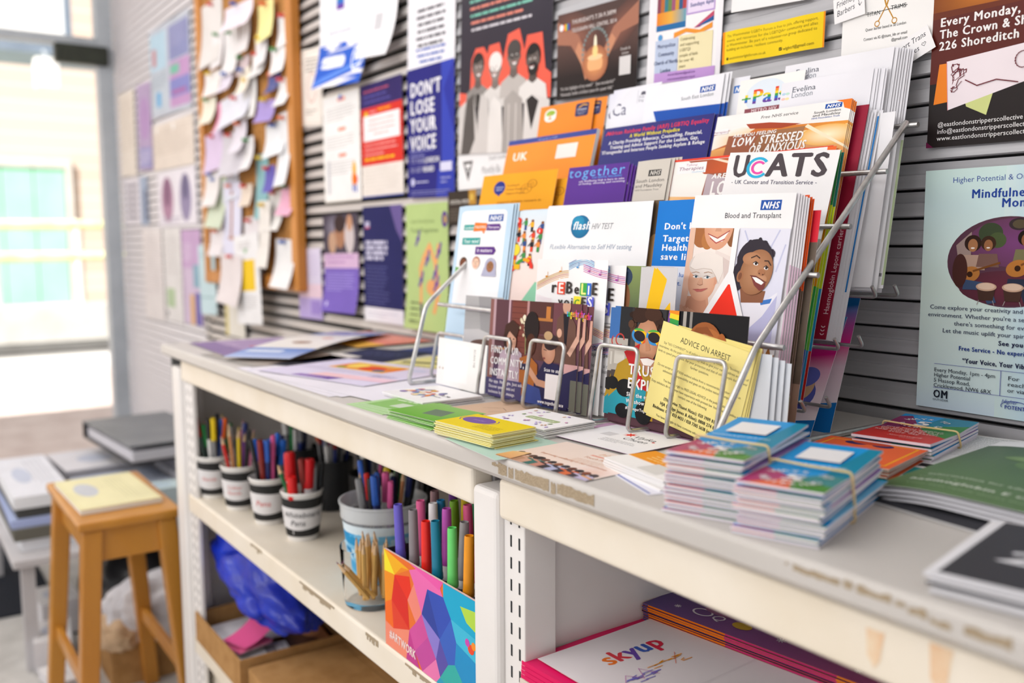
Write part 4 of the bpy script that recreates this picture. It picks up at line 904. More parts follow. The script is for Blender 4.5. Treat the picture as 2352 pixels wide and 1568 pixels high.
def sel(p, W, H):
    p.nhs(W - 42, H - 34, 11.5); p.text('South East London', W - 15, H - 45, 9.5, '#6c7078', 'r', fit=62)
    p.poly([(20, H - 60), (W, H - 66), (W, 0), (90, 0), (60, 120)], '#1350b0'); p.poly([(20, H - 60), (60, 120), (0, 90), (0, H - 100)], '#e9edf6')
leaflet('leaflet', 'white leaflet with a dark blue wedge in the back tier', 'E', -.406, .0, .151, .297, sel, '#eeeef4', off=.002, behind=2, step=(.005, .001, -.002), blabel='white sheet right behind the white leaflet with the dark blue wedge', group='copies behind the blue wedge leaflet', vs=0.66)
def d(p, W, H): p.nhs(W - 26, H - 22, 10.5, '#3f78c8')
leaflet('leaflet', 'white sheet with a blue health logo left of the rainbow leaflet', 'E', -.335, .0, .118, .291, d, '#ebebf2', off=-.008)
def d(p, W, H):
    p.text('Ca', 2, H - 70, 38, '#4a4a70', fit=33); p.rect(56, H - 46, .6, 34, '#a9a8b8'); p.ell(68, H - 20, 5, 4, '#5a5968'); p.rect(63, H - 25, 10, 3, '#5a5968'); p.text('Pub', 59, H - 33, 8, '#8a8a98'); p.text('Eng', 59, H - 42, 8, '#8a8a98')
    p.polyc([(0, H), (40, H), (0, H - 60)], ['#dcdcec', '#eeeef4', '#e6e6f0'])
leaflet('leaflet', 'white leaflet starting with large thin letters Ca in the back tier', 'E', -.485, .0, .105, .304, d, '#e9e9f1', off=-.002, behind=1, step=(-.012, -.004, -.003), blabel='white sheet peeking out left of the leaflet with large thin letters', group='copy behind the thin letters leaflet', vs=.61)
def d(p, W, H):
    p.rr(14, H - 56, 31, 44, 15, '#f4f1ec'); p.ell(30, H - 26, 12, 9, '#9ab83a'); p.ell(24, H - 30, 7, 5, '#a9c44a'); p.rect(27, H - 46, 4, 14, '#e8a878'); p.poly([(22, H - 48), (36, H - 48), (31, H - 42), (27, H - 42)], '#e8a878')
    p.rr(W - 46, H - 53, 33, 43, 6, '#2f3160'); p.poly([(W - 38, H - 26), (W - 28, H - 18), (W - 17, H - 20), (W - 17, H - 17), (W - 28, H - 14), (W - 38, H - 22)], '#e8a83a'); p.text('Citizens', W - 30, H - 33, 7, '#d9d8ea', 'c', b=1, fit=24); p.text('Information', W - 30, H - 41, 5, '#b9b8d4', 'c'); p.text('Service', W - 30, H - 47, 5, '#b9b8d4', 'c')
leaflet('leaflet', 'orange leaflet with a tree in a white oval', 'E', -.665, .0, .141, .297, d, '#f08a24', off=.002, behind=1, step=(.024, .001, -.004), blabel='orange leaflet peeking out behind the one with the tree', group='copy behind the orange tree leaflet', vs=.52)
# ---------- tier D
def low(p, W, H):
    p.rect(0, 0, W, H, '#f3efec'); p.polyc([(0, H - 40), (W, H - 52), (W, 0), (0, 0)], ['#b5502c', '#e8973c', '#d9722c', '#c2703c'])
    p.polyc([(0, H - 92), (90, H - 70), (W, H - 60), (W, H - 130), (90, H - 110), (0, H - 150)], ['#e8a860', '#f0c48c', '#f7e2b0', '#e89440', '#b9603a', '#c2703c'])
    p.polyc([(0, H - 52), (44, H - 36), (70, H - 44), (40, H - 72), (0, H - 92)], ['#f4eee8', '#f6efe8', '#f3d9b8', '#f0c890', '#f3ece6'])
    p.poly([(0, H), (W, H), (W, H - 46), (140, H - 42), (90, H - 33), (52, H - 30), (0, H - 34)], '#f3f0ee'); p.poly([(52, H - 30), (90, H - 33), (140, H - 46), (110, H - 52), (60, H - 44)], '#a8462a')
    p.ell(W - 26, H - 82, 40, 26, '#fdf3d2', c2='#f0b45c'); p.poly([(150, H - 50), (W, H - 110), (W, H - 116), (146, H - 56)], '#f6e8c8')
    p.poly([(W - 22, H), (W, H), (W, H - 26), (W - 9, H - 20), (W - 12, H - 6)], '#ee7a24')
    p.polyc([(26, H - 58), (W - 60, H - 54), (W - 70, H - 122), (22, H - 122)], ['#8d5a40', '#a8764e', '#94603f', '#86503a'])
    p.poly([(26, H - 58), (80, H - 56), (60, H - 122), (22, H - 122)], '#9b5a40')
    p.text('Free NHS service', W * .36, H - 21, 9.2, '#2b2a30', it=.12, fit=58)
    p.nhs(W - 36, H - 17, 9.5, '#1450a8'); p.text('South London', W - 13, H - 26.5, 7, '#2b2a30', 'r', fit=38); p.text('and Maudsley', W - 13, H - 34, 7, '#2b2a30', 'r', fit=39); p.text('NHS Foundation Trust', W - 13, H - 40, 4.6, '#1450a8', 'r', fit=40)
    p.text('ARE YOU FEELING', 34, H - 47 - 22 + 6, 10.5, '#f3f0ee', b=1, it=.12, fit=70)
    p.text('LOW, STRESSED', 34, H - 88, 26, '#f5f2f0', b=1, it=.12, fit=112); p.text('OR ANXIOUS', 64, H - 112, 26, '#f5f2f0', b=1, it=.12, fit=88)
    p.rect(0, H - 50, 24, 14, '#f4f1f2'); p.text('Therapies', 23, H - 47, 7, '#8a2f5c', 'r', it=.15, fit=28)
leaflet('leaflet', 'large orange therapy leaflet with slanting white capitals behind the grey capitals one', 'D', -.236, .0, .207, .294, low, '#f3efec', off=.004, behind=3, step=(.0018, -.0012, -.0012), blabel='one of the leaflets close behind the large orange and white therapy leaflet', group='copies of the large orange therapy leaflet', vs=0.52)
def d(p, W, H):
    p.rect(W - 40, 0, 40, H, '#9c1f3a'); p.text('Haemoglobin Lepore carrier', W - 2.5, 30, 9.5, '#f0d6dc', rot=90, fit=104)
    for i in range(3): p.arc(W - 6, 17 - i * 4.5, 2.6, 1, 200, 340, '#e9ccd2')
    p.rect(0, 0, W - 40, 122, '#f1eff1'); p.rect(W - 58, 0, 18, 50, '#f0801e'); p.rect(W - 53, 56, 9, 22, '#dcd8da')
leaflet('booklet', 'dark red booklet with sideways white lettering up its right edge', 'D', -.146, .0, .134, .288, d, '#9c1f3a', off=-.006, t=1.5, edge='#8a1c34', cat='booklet')
for i in range(5):
    leaflet('folded_sheet', 'white folded sheet behind the dark red booklet', 'D', -.135 + i * .0028, .0, .124, .284 - (i % 2) * .004, (lambda p, W, H: p.rect(W - 2.2, 60, 2.2, H - 64, '#2f7fc8')) if i == 3 else None, '#efeef4', off=-.010 - i * .0022, m_=PRINT, cat='sheet')
    o = COL.objects[-1]; o['label'] = ['white folded sheet directly behind the dark red booklet', 'second white folded sheet behind the dark red booklet', 'third white folded sheet behind the dark red booklet', 'white folded sheet with a thin blue edge line behind the dark red booklet', 'white folded sheet standing rearmost behind the blue edged one'][i]
def arf(p, W, H):
    p.text('African Rainbow Family (ARF) LGBTIQ Equality', W / 2 + 2, H - 23, 14, '#e0304a', 'c', b=1, fit=202); p.text('A', 5, H - 23, 14, '#e0304a', b=1)
    p.text('A World Without Prejudice', W / 2, H - 38, 12.5, '#f2df2e', 'c', b=1, fit=102)
    for i, (t, f_) in enumerate([('A Charity Providing Advocacy, Counselling, Financial,', 190), ('Training and Advice Support For the Lesbian, Gay,', 180), ('Transgender and Intersex People Seeking Asylum & Refuge', 206)]): p.text(t, W / 2, H - 53 - i * 14.5, 12, '#f1eff4', 'c', b=1, fit=f_)
    p.text('T', 3, H - 82, 12, '#d5d3e2', b=1)
leaflet('leaflet', 'navy leaflet with a red heading and white lines about asylum', 'D', -.463, .0, .222, .300, arf, '#2e2d78', off=.006, behind=2, step=(.004, .0, -.003), blabel='navy leaflet peeking out right of the one with the red heading', group='copies behind the navy asylum leaflet', vs=0.52)
def uk(p, W, H):
    p.rect(0, H - 19, W, 19, '#2f3f94'); p.text('UK guide to PrEP', W * .36, H - 13, 7, '#aab4e2', fit=52)
    p.text('UK', 20, H - 82, 36, '#f6efe4', b=1, fit=42); p.rect(140, H - 92, 52, 52, '#ece7e2')
leaflet('booklet', 'orange booklet with a blue top band and a white square', 'D', -.716, .0, .232, .304, uk, '#f2901e', off=.004, t=7, edge='#e9e6e6', cat='booklet', vs=0.47)
# ---------- tier C
def ucats(p, W, H):
    p.grad(0, 0, W, 186, [(0, '#3a3432'), (.3, '#4a4038'), (.62, '#8f8578'), (1, '#b5aca2')])
    p.ell(150, 90, 46, 84, '#262226', c2='#2c2729'); p.ell(128, 100, 24, 60, '#8a5e48', c2='#6a4636'); p.ell(140, 20, 34, 50, '#3d3a48'); p.rect(0, 186, W, H - 186, '#f1eff0')
    G = '#4c4348'; p.xf = (1, .71, 0, H * .29)
    p.text('U', 8, H - 44, 46, G, b=1, fit=27); p.text('ATS', 61, H - 43, 46, G, b=1, fit=88); p.text('U', 8.6, H - 44, 46, G, b=1, fit=27); p.text('ATS', 61.6, H - 43, 46, G, b=1, fit=88)
    p.arc(48.5, H - 28, 15, 4.4, 38, 322, '#28b0dc', ry=16.5); p.arc(49.5, H - 28, 9.2, 3.8, 40, 320, '#e84aa8', ry=10)
    p.text('- UK Cancer and Transition Service -', 12, H - 57, 8.6, '#55506a', fit=126, track=.02)
leaflet('leaflet', 'white leaflet headed with big grey capitals and a blue and pink ring letter', 'C', -.171, .010, .160, .290, ucats, '#f1eff0', off=.004, rot=-3.4)
spine = ['#ee6a2c', '#6a3fa0', '#2f8f5c', '#d9e02c', '#f2c41c', '#8fd02c']
def mk_rain(i):
    def f(p, W, H):
        p.rect(W - 12, H * .78, 12, H * .22, ['#ee6a2c', '#f08a3c', '#3f9a50', '#2f7f70'][i]); p.rect(W - 12, H * .45, 12, H * .33, ['#f2c81c', '#f2a41c', '#d6e22c', '#cfe02c'][i]); p.rect(W - 12, H * .2, 12, H * .25, ['#dfe630', '#3fb04c', '#7cd050', '#2f9fd0'][i]); p.rect(W - 12, 0, 12, H * .2, ['#3f8fd0', '#2f5fb8', '#3fa0d8', '#d8302c'][i])
    return f
for i in range(4):
    leaflet('leaflet', ['orange topped rainbow edged leaflet directly behind the grey capitals one', 'rainbow edged leaflet second behind the grey capitals one', 'rainbow edged leaflet with a green top third behind the grey capitals one', 'rainbow edged leaflet with a red foot farthest behind the grey capitals one'][i], 'C', -.158 + i * .0022, .0, .156, .296 - i * .002, mk_rain(i), ['#f1efef', '#f1efef', '#e9f0e6', '#e9eef4'][i], off=.001 - i * .0022)
leaflet('leaflet', 'red edged leaflet standing behind the grey capitals one with only its top showing', 'C', -.172, .0, .158, .301, lambda p, W, H: p.rect(0, H - 9, W, 9, '#e8452c'), '#e8452c', off=-.010)
def ther(p, W, H):
    p.rect(0, 0, W, H, '#f3efea'); p.polyc([(0, H - 90), (70, H - 96), (W, H - 80), (W, 0), (0, 0)], ['#f3c890', '#f0a050', '#e8842c', '#d9722c', '#ee9a44'])
    p.polyc([(30, H - 6), (W, H - 6), (W, H - 60), (60, H - 40)], ['#9a4628', '#d9642c', '#c2582c', '#b9502a']); p.poly([(80, H - 6), (W, H - 34), (W, H - 44), (70, H - 6)], '#f0d9c0')
    p.poly([(66, H - 40), (W, H - 40), (W, H - 110), (60, H - 110)], '#9a5840'); p.poly([(66, H - 40), (W, H - 72), (W, H - 90), (64, H - 96)], '#b9a8b0')
    p.rect(12, H - 36, 50, 26, '#f4f1f2'); p.text('Talking', 26, H - 18, 7, '#b98aa0', it=.15); p.text('Therapies', 14, H - 28, 10, '#7a2f64', it=.15, fit=44); p.text('Southwark', 38, H - 35, 5, '#9ac4dc', it=.1)
    p.text('ARE Y', 74, H - 53, 13, '#f3f0ee', b=1, it=.12, fit=36); p.text('LO', 74, H - 92, 38, '#f5f2f0', b=1, it=.05, fit=28); p.rect(0, 0, 5, H, '#e83a28'); p.rect(0, H - 5, W, 5, '#e8452c')
leaflet('leaflet', 'red edged therapy leaflet left of the grey capitals leaflet', 'C', -.256, .0, .150, .298, ther, '#e83a28', off=.0, m_=GLOSS, vs=0.56)
def d(p, W, H):
    p.rect(24, H - 38, 24, 15, '#3a3838'); p.text('NHS', 36, H - 35.5, 12.5, '#d9d3cb', 'c', b=1, it=.2, fit=20); p.para(['South London', 'and Maudsley'], 2, H - 52, 9.5, '#5d5a58', lead=1.25); p.text('NHS Foundation Trust', 2, H - 72, 5, '#7d7a78')
leaflet('leaflet', 'beige recycled paper leaflet with grey lettering and a torn top', 'C', -.318, .0, .062, .300, d, '#d3ccc2', off=.004, m_=PRINT, behind=3, step=(.005, .001, -.0022), blabel='beige leaflet peeking out behind the torn topped beige one', group='beige leaflets in the rack', vs=.6)
def tog(p, W, H):
    s_ = 31; wb = text_width('together', 1) * s_; c_ = 124 / wb; x0 = W - 130; p.text('together', x0, H - 29, s_, '#6cb0f0', cond=c_, track=.07 * c_)
    p.text('FOR MENTAL WELLBEING', W - 12, H - 36, 6, '#4f94e0', 'r', b=1, fit=64)
    p.text('ark Wellbeing Hub is here to take', W - 6, H - 44, 6, '#dcd3ec', 'r', b=1, fit=98); p.text('of finding, choosing and receiving', W - 4, H - 51, 6, '#dcd3ec', 'r', b=1, fit=100)
leaflet('leaflet', 'purple leaflet with blue outlined lettering in the middle tier', 'C', -.467, .0, .132, .301, tog, '#5a2d92', off=.004, behind=4, step=(.0042, -.002, -.002), blabel='purple leaflet peeking out right of the one with blue outlined lettering', group='purple leaflets behind the front one', vs=0.56)
def cit(p, W, H):
    p.ell(52, H - 42, 16, 21, '#2f3a8c'); p.poly([(44, H - 58), (58, H - 60), (54, H - 68)], '#2f3a8c'); p.text('citizens', 52, H - 42, 6.5, '#c9cde8', 'c', b=1); p.text('advice', 52, H - 50, 6.5, '#c9cde8', 'c', b=1)
    p.para(['Southwark', 'Private Renters', 'Support Project'], 72, H - 40, 8, '#9a6a34', lead=1.5)
    for r_ in (12, 10.4): p.arc(140, H - 36, r_, .7, 0, 360, '#a8722c')
    p.arc(140, H - 36, 4, 1, 0, 360, '#a8722c'); p.arc(126, H - 50, 14, 1, 0, 360, '#a8722c'); p.arc(126, H - 46, 4, 1, 0, 360, '#a8722c'); p.arc(126, H - 58, 7, 1, 0, 180, '#a8722c')
    p.text('support private renters in', W - 30, H - 90, 10, '#a06a24', 'r', fit=118)
leaflet('leaflet', 'amber card with a blue speech bubble logo in the middle tier', 'C', -.691, .0, .200, .301, cit, '#f0a82c', off=.006, m_=PRINT, vs=0.56)
leaflet('leaflet', 'amber card set back to the right of the speech bubble one', 'C', -.632, .0, .204, .288, cit, '#f2aa2a', off=-.004, m_=PRINT, vs=0.56)
# ---------- tier B
def blood(p, W, H):
    p.nhs(100, H - 19, 11.5, '#1450a8'); p.text('Blood and Transplant', 130, H - 28, 9, '#3a3a42', 'r', fit=80)
    yt = H - 40
    p.grad(90, 0, W - 90, 88, [(0, '#a8846c'), (.6, '#c9a07c'), (1, '#b57a44')]); p.ell(126, 60, 9, 40, '#dcae72'); p.ell(138, 50, 6, 44, '#a8703c')
    p.win = (0, 0, 70, yt)
    p.grad(0, 0, 70, yt, [(0, '#e9c9b4'), (.5, '#efe0d8'), (1, '#f1e6e0')])
    # smiling woman behind, cropped by the top of the picture
    p.ell(20, yt - 6, 16, 18, '#a8683a'); p.ell(30, yt - 14, 10, 12, '#b8763f'); p.ell(66, yt - 4, 9, 18, '#8a5630')
    p.ell(44, yt + 4, 22, 30, '#e6b294', c2='#d99c7c'); p.poly([(30, yt - 8), (45, yt - 13), (60, yt - 4), (52, yt - 16), (40, yt - 17)], '#f6efec'); p.line([(29, yt - 7), (44, yt - 12), (61, yt - 3)], 1.1, '#a84a48'); p.line([(33, yt - 12), (43, yt - 18), (55, yt - 13)], 1.4, '#b85650'); p.poly([(41, yt + 2), (47, yt + 2), (49, yt - 4), (39, yt - 4)], '#d29a7c')
    p.poly([(44, yt - 26), (70, yt - 34), (70, 40), (40, 60)], '#e8dad4'); p.poly([(56, yt - 34), (70, yt - 40), (70, yt - 70), (62, yt - 60)], '#d9c7c2')
    # woman in a white cap
    p.xf = (1.05, .74, 0, 100)
    p.poly([(0, 60), (4, 36), (24, 24), (44, 40), (40, 62)], '#d9a284'); p.poly([(20, 70), (36, 60), (44, 34), (14, 30), (6, 46)], '#cf967a')
    p.poly([(0, yt - 30), (8, yt - 40), (10, 70), (8, 40), (0, 30)], '#e6bda6')
    p.ell(28, 86, 20.5, 32, '#eec2a6', c2='#dda486', n=36); p.poly([(46, 92), (50, 96), (50, 84), (46, 80)], '#d99c80')
    p.ell(31, 112, 25, 22, '#eee5de', c2='#d9cdc6', n=36); p.poly([(8, 110), (14, 104), (26, 107), (38, 108), (46, 98), (52, 84), (57, 104), (54, 126), (34, 136), (14, 130)], '#ece2db'); p.line([(8, 108), (16, 104), (28, 107), (40, 106), (48, 94), (52, 84)], .9, '#c9b8ae')
    for x, w_ in ((18, 4.2), (35, 4.6)):
        p.ell(x, 93, w_, 2.2, '#f4efec'); p.ell(x + .8, 93.2, 2, 2.1, '#5a7a8a'); p.ell(x + .8, 93.2, 1, None, '#222'); p.line([(x - w_, 94), (x, 95.7), (x + w_, 94)], .8, '#5a3a30')
    p.line([(12, 99), (18, 101), (23, 99.6)], .9, '#b08468'); p.line([(30, 100), (36, 102), (42, 100)], .9, '#b08468'); p.poly([(25, 92), (28, 92), (30, 82), (27, 80), (22, 81.4), (22, 83)], '#e0ac90'); p.line([(22, 81), (26, 79.6), (30, 81.4)], .7, '#b87c64')
    p.poly([(17, 72), (24, 73.5), (28, 73), (38, 75), (30, 69.4), (23, 68.6)], '#c9706a'); p.line([(16.5, 72.2), (24, 72), (38, 75.4)], .6, '#9a4a48')
    for i in range(4): p.line([(2 + i * 5, 44 - i * 2), (8 + i * 5, 34), (10 + i * 6, 20)], 4.6, ('#e2b094', '#dba68a')[i % 2])
    # boy on a pillow
    p.xf = None; p.win = (76, 94, W, yt)
    p.grad(76, 0, W - 76, yt, [(0, '#dadaec'), (.5, '#d5d6ea'), (1, '#e4e3f0')])
    for x0, y0, x1, y1 in ((84, 225, 98, 200), (132, 226, 122, 205), (80, 200, 92, 180), (142, 210, 134, 180)): p.line([(x0, y0), (x1, y1)], 2, '#c3c5e0')
    p.xf = (1, .94, -6, 101)
    p.poly([(84, 34), (96, 44), (128, 46), (W, 60), (W, 0), (88, 0)], '#e9e8f2'); p.poly([(124, 48), (140, 52), (138, 46), (126, 43)], '#3f78c4'); p.poly([(112, 12), (130, 30), (W, 56), (W, 0), (100, 0)], '#bcbce0'); p.poly([(92, 12), (106, 20), (116, 0), (88, 0)], '#53405c')
    p.poly([(98, 44), (128, 46), (130, 60), (94, 62)], '#8c5a40')
    rd = random.Random(3)
    for k in range(46):
        a = R(rd.uniform(20, 190)); r_ = rd.uniform(.75, 1.0); cx, cy = 113 + 25 * r_ * math.cos(a) - 1, 92 + 30 * r_ * math.sin(a); p.ell(cx, cy, rd.uniform(2, 4), rd.uniform(2, 4), ('#2b2430', '#352c38')[k % 2], n=9)
    p.ell(110, 96, 25, 26, '#2d2530'); p.ell(90, 76, 9, 18, '#2d2530')
    p.ell(114, 82, 22, 28, '#bd8a66', c2='#9c6a48', rot=-16, n=36); p.ell(122, 74, 8, 6, '#c99674', c2='#b98562'); p.ell(92.5, 76, 4.6, 7.4, '#a26c4a', rot=-10); p.ell(92.5, 76, 2.4, 4.6, '#7c4c34', rot=-10); p.ell(106, 98, 13, 8, '#bd8a66', c2='#b07a56')
    for x, y, w_ in ((112, 92, 3.6), (127, 87.4, 3.1)): p.ell(x, y, w_, 1.9, '#f0eaea', rot=-14); p.ell(x + .6, y + .3, 1.8, None, '#241812'); p.line([(x - w_, y + .8), (x, y + 2.9), (x + w_, y + .6)], 1, '#2b1c18')
    p.line([(105, 99), (112, 102), (117, 99)], 1.4, '#3a2620'); p.line([(124, 96), (129, 96), (133, 91)], 1.4, '#3a2620')
    p.ell(121.5, 82, 5, 3.8, '#a8704e', rot=-14); p.ell(119, 80.6, 1.1, .8, '#5c3626'); p.ell(124, 79.6, 1.1, .8, '#5c3626')
    p.poly([(108, 77), (115, 76.4), (122, 73.4), (129, 70), (128, 62), (122, 60), (114, 66)], '#7c3a36'); p.poly([(110, 76), (116, 75.6), (122, 73), (127, 70), (124, 67), (116, 70)], '#f6f2f1'); p.line([(107, 77.6), (115, 77), (122, 74), (130, 70.4)], .9, '#6a302c')
    # white drop outline and the red drop
    p.xf = None; p.win = None; p.rect(69, 90, 7.5, yt - 90, '#f4f2f4'); p.win = (0, 0, W, H)
    p.xf = (1, .98, 0, 72)
    p.rect(18, -74, 98, 76, '#f4f2f4'); p.poly([(27, 2), (27, -10), (34, -30), (60, -44), (80, -44), (100, -30), (108, -10), (108, 2)], '#f2311c')
    p.poly([(71, 110), (40, 55), (24, 26), (18, 0), (116, 0), (112, 22), (100, 52), (88, 80), (75, 110)], '#f4f2f4')
    p.poly([(71.5, 92), (47, 52), (32, 24), (27, 0), (108, 0), (104, 22), (94, 48), (84, 70), (74, 92)], '#f2311c')
    p.text('you', 104, 30, 13, '#f6eeee', 'r', b=1, fit=28)
leaflet('leaflet', 'white donor leaflet with a red drop between a capped woman and a boy', 'B', -.146, .012, .146, .268, blood, '#f3f1f2', off=.006, rot=-1.3)
for i in range(5):
    leaflet('leaflet', 'white leaflet edge showing behind the red drop leaflet', 'B', -.138 + i * .0021, .010, .1465, .267 - i * .0012, lambda p, W, H: p.rect(W - 2, 0, 2, H * .7, '#d9b8cc'), '#f1edf1', off=.0035 - i * .0018, group='white leaflet edges behind the red drop leaflet')
def d(p, W, H): p.rect(0, 0, W, H * .62, '#6d5c4c'); p.rect(W - 10, H * .4, 7, 12, '#3a4038'); p.rect(0, H * .62, W, H * .38, '#f25a1c'); p.rect(W - 12, 0, 12, 50, '#8a9a58')
leaflet('leaflet', 'orange topped leaflet edge right of the red drop leaflet', 'B', -.124, .008, .1385, .268, d, '#f25a1c', off=-.006, behind=2, step=(.0022, -.002, -.0016), blabel='orange topped leaflet edge farther behind the red drop leaflet', group='orange topped leaflet edges')
def d(p, W, H): p.rect(0, 0, W, H * .86, '#6a5c50'); p.rect(0, H * .86, W, H * .14, '#e0283a'); p.rect(W - 16, H * .5, 8, 14, '#565046'); p.rect(0, 0, W, 60, '#a88a78')
leaflet('leaflet', 'red topped leaflet with a brown photo right of the orange topped ones', 'B', -.112, .008, .1385, .252, d, '#e0283a', off=-.013)
def dont(p, W, H):
    p.rect(0, 0, W, H, '#0a78d2'); p.rect(0, 0, W, 148, '#dfe4f2')
    for i, (t, f_) in enumerate([("Don't be missed.", 110), ('Targeted Lung', 96), ('Health Checks', 96), ('save lives.', 70)]): p.text(t, 14, H - 56 - i * 17.5 - (6 if i else 0), 14.5, '#f4f6fa', b=1, fit=f_)
    p.text('When lung cancer', 16, 128, 10, '#2f62b4', b=0, fit=86); p.text('to treat. That', 14, 112, 10, '#2f62b4', fit=66)
leaflet('leaflet', 'bright blue health check leaflet partly behind the red drop leaflet', 'B', -.207, .002, .148, .275, dont, '#0a78d2', off=-.002, vs=0.66)
def d(p, W, H): p.rect(0, 0, W, H, '#6a5844'); p.ell(W - 8, H - 70, 14, 26, '#b08a5c'); p.rect(0, 0, W, 90, '#3f3a36'); p.text('wi', W - 8, 74, 12, '#e6e2de', 'r')
leaflet('leaflet', 'brown photo leaflet showing as a sliver left of the bright blue one', 'B', -.300, .002, .098, .277, d, '#b5a99a', off=-.005)
def flash(p, W, H):
    p.ell(76, H - 47, 20, 26, '#1f86b4', c2='#1a6a98'); p.ell(70, H - 36, 14, 14, '#2f9cc0', c2='#1f86b4'); p.text('flash', 62, H - 53, 21, '#f3f6f8', b=1, it=.18, fit=36); p.text('HIV TEST', 100, H - 53, 15, '#7d8088', it=.2, fit=42)
    p.text('FLexible Alternative to Self HIV testing', 12, H - 97, 12.5, '#8a9cae', it=.15, fit=84); p.text('Self HIV testing', W - 28, H - 97, 12.5, '#5a6a9a', 'r', it=.15, fit=70)
def flash2(p, W, H):
    p.ell(76, H - 47, 20, 26, '#1f86b4', c2='#1a6a98'); p.ell(70, H - 36, 13, 14, '#2f9cc0', c2='#2488b6'); p.text('flash', 60, H - 53, 21, '#f3f6f8', b=1, it=.18, fit=37); p.text('HIV TEST', 99, H - 53, 15, '#7d8088', it=.2, fit=42)
    p.text('FLexible Alternative to Self HIV testing', 14, H - 97, 12.5, '#8496ae', it=.15, fit=168)
leaflet('leaflet', 'wide white leaflet with a round blue test logo', 'B', -.425, .0, .212, .275, flash2, '#f3f2f4', off=.002, behind=2, step=(-.0016, .0015, -.002), blabel='white sheet close behind the round blue test logo leaflet', group='copies behind the blue test logo leaflet', vs=0.63)
def ppl(p, W, H):
    p.grad(0, 0, W, H, [(0, '#f4d9d2'), (.5, '#f3e0da'), (1, '#d9e6f0')])
    p.poly([(10, 0), (W, 0), (W, 90), (70, 100), (30, 30)], '#8cc8a8')
    rd = random.Random(9); C = ['#e0452c', '#3f8f4c', '#f2b02c', '#2f4f8c', '#1f1f28', '#e88a3c']
    for i in range(15):
        x, y = 18 + (i % 4) * 17 + rd.uniform(-4, 4), H - 40 - (i // 4) * 26 + rd.uniform(-6, 6); c = C[i % 6]
        p.rect(x - 3, y - 12, 6, 12, C[(i + 2) % 6]); p.rect(x - 4, y, 8, 12, c); p.ell(x, y + 15, 3.4, None, '#8a5638'); p.line([(x - 4, y + 9), (x - 9, y + 2)], 2, c)
    for x, y, r_ in ((14, H - 24, 8), (12, 130, 7), (68, H - 50, 7), (50, 150, 7)): p.ell(x, y, r_, None, '#e4382c'); p.rect(x - 1, y - 4, 2, 7, '#f6eeee')
    p.ell(16, 176, 10, 14, '#f2d83c'); p.arc(40, 134, 18, 8, 20, 180, '#f2a41c'); p.arc(40, 134, 18, 8, 100, 180, '#3f9a3c'); p.arc(40, 134, 18, 8, -10, 50, '#e4382c'); p.rr(16, 128, 14, 12, 2, '#f2b81c')
leaflet('leaflet', 'pale pink leaflet of tiny cartoon people beside the three faces leaflet', 'B', -.508, .0, .086, .272, ppl, '#e6e9f0', off=.000, behind=3, step=(.004, .001, -.0022), blabel='pale blue edged copy behind the tiny cartoon people leaflet', group='copies behind the tiny people leaflet', vs=.62)
def lamb(p, W, H):
    p.rr(10, 0, W - 24, H - 14, 12, '#f3f2f4'); p.rect(10, 0, W - 24, 60, '#f3f2f4'); p.nhs(W - 62, H - 46, 16, '#1350a8')
    p.rect(20, H - 70, 32, 16, '#2fa09a'); p.text('Lambeth', 36, H - 66, 8, '#e6f2f0', 'c', b=1, it=.15, fit=27); p.poly([(48, H - 74), (82, H - 72), (84, H - 51), (50, H - 48)], '#ee7a24'); p.poly([(72, H - 73), (80, H - 73), (78, H - 82)], '#ee7a24'); p.text('TALKING', 66, H - 65, 9, '#f6e8dc', 'c', b=1, fit=31); p.poly([(84, H - 72), (118, H - 72), (122, H - 63), (118, H - 54), (84, H - 54)], '#5f2f88'); p.text('Therapies', 102, H - 66, 8, '#ece0f2', 'c', b=1, it=.15, fit=32)
    p.rect(20, H - 112, 50, 20, '#2fa09a'); p.text('Your mind', 45, H - 107, 12, '#eaf4f2', 'c', b=1, it=.15, fit=42); p.poly([(60, H - 140), (110, H - 140), (116, H - 129), (110, H - 118), (60, H - 118)], '#5a2d86'); p.text('It matters', 85, H - 133, 12, '#f0e8f4', 'c', b=1, it=.15, fit=42)
    for x, y, sk, hr, st in ((30, 118, '#7a4630', '#3a2a1c', 0), (66, 120, '#eac4ac', '#a85a3c', 1), (106, 112, '#9a6a48', '#a9a8c0', 2)):
        if st == 2: p.ell(x, y, 15, 22, '#b0b0c8'); p.poly([(x - 16, y - 4), (x + 14, y), (x + 18, y - 30), (x - 22, y - 30)], '#b0b0c8')
        p.ell(x, y, 10.5, 17, hr) if st < 2 else None; p.ell(x, y - 3, 9.6, 15.5, sk)
        p.line([(x - 6, y + 3), (x - 2, y + 3)], 1.1, '#2b1c16'); p.line([(x + 2, y + 3), (x + 6, y + 3)], 1.1, '#2b1c16'); p.line([(x, y + 1), (x - 1, y - 5), (x + 2, y - 5)], .8, '#5a3626'); p.line([(x - 4, y - 10), (x, y - 11.5), (x + 4, y - 10)], 1.2, '#c25a50' if st else '#f0e6e4')
    p.poly([(10, 106), (20, 104), (30, 98), (14, 90), (10, 90)], '#6fae5c')
leaflet('leaflet', 'pale blue bordered leaflet with three illustrated faces', 'B', -.652, .0, .148, .283, lamb, '#c3dcf0', off=.006, behind=2, step=(.0045, .001, -.002), blabel='pale blue edge of a copy behind the three faces leaflet', group='copies behind the three faces leaflet', vs=0.565)
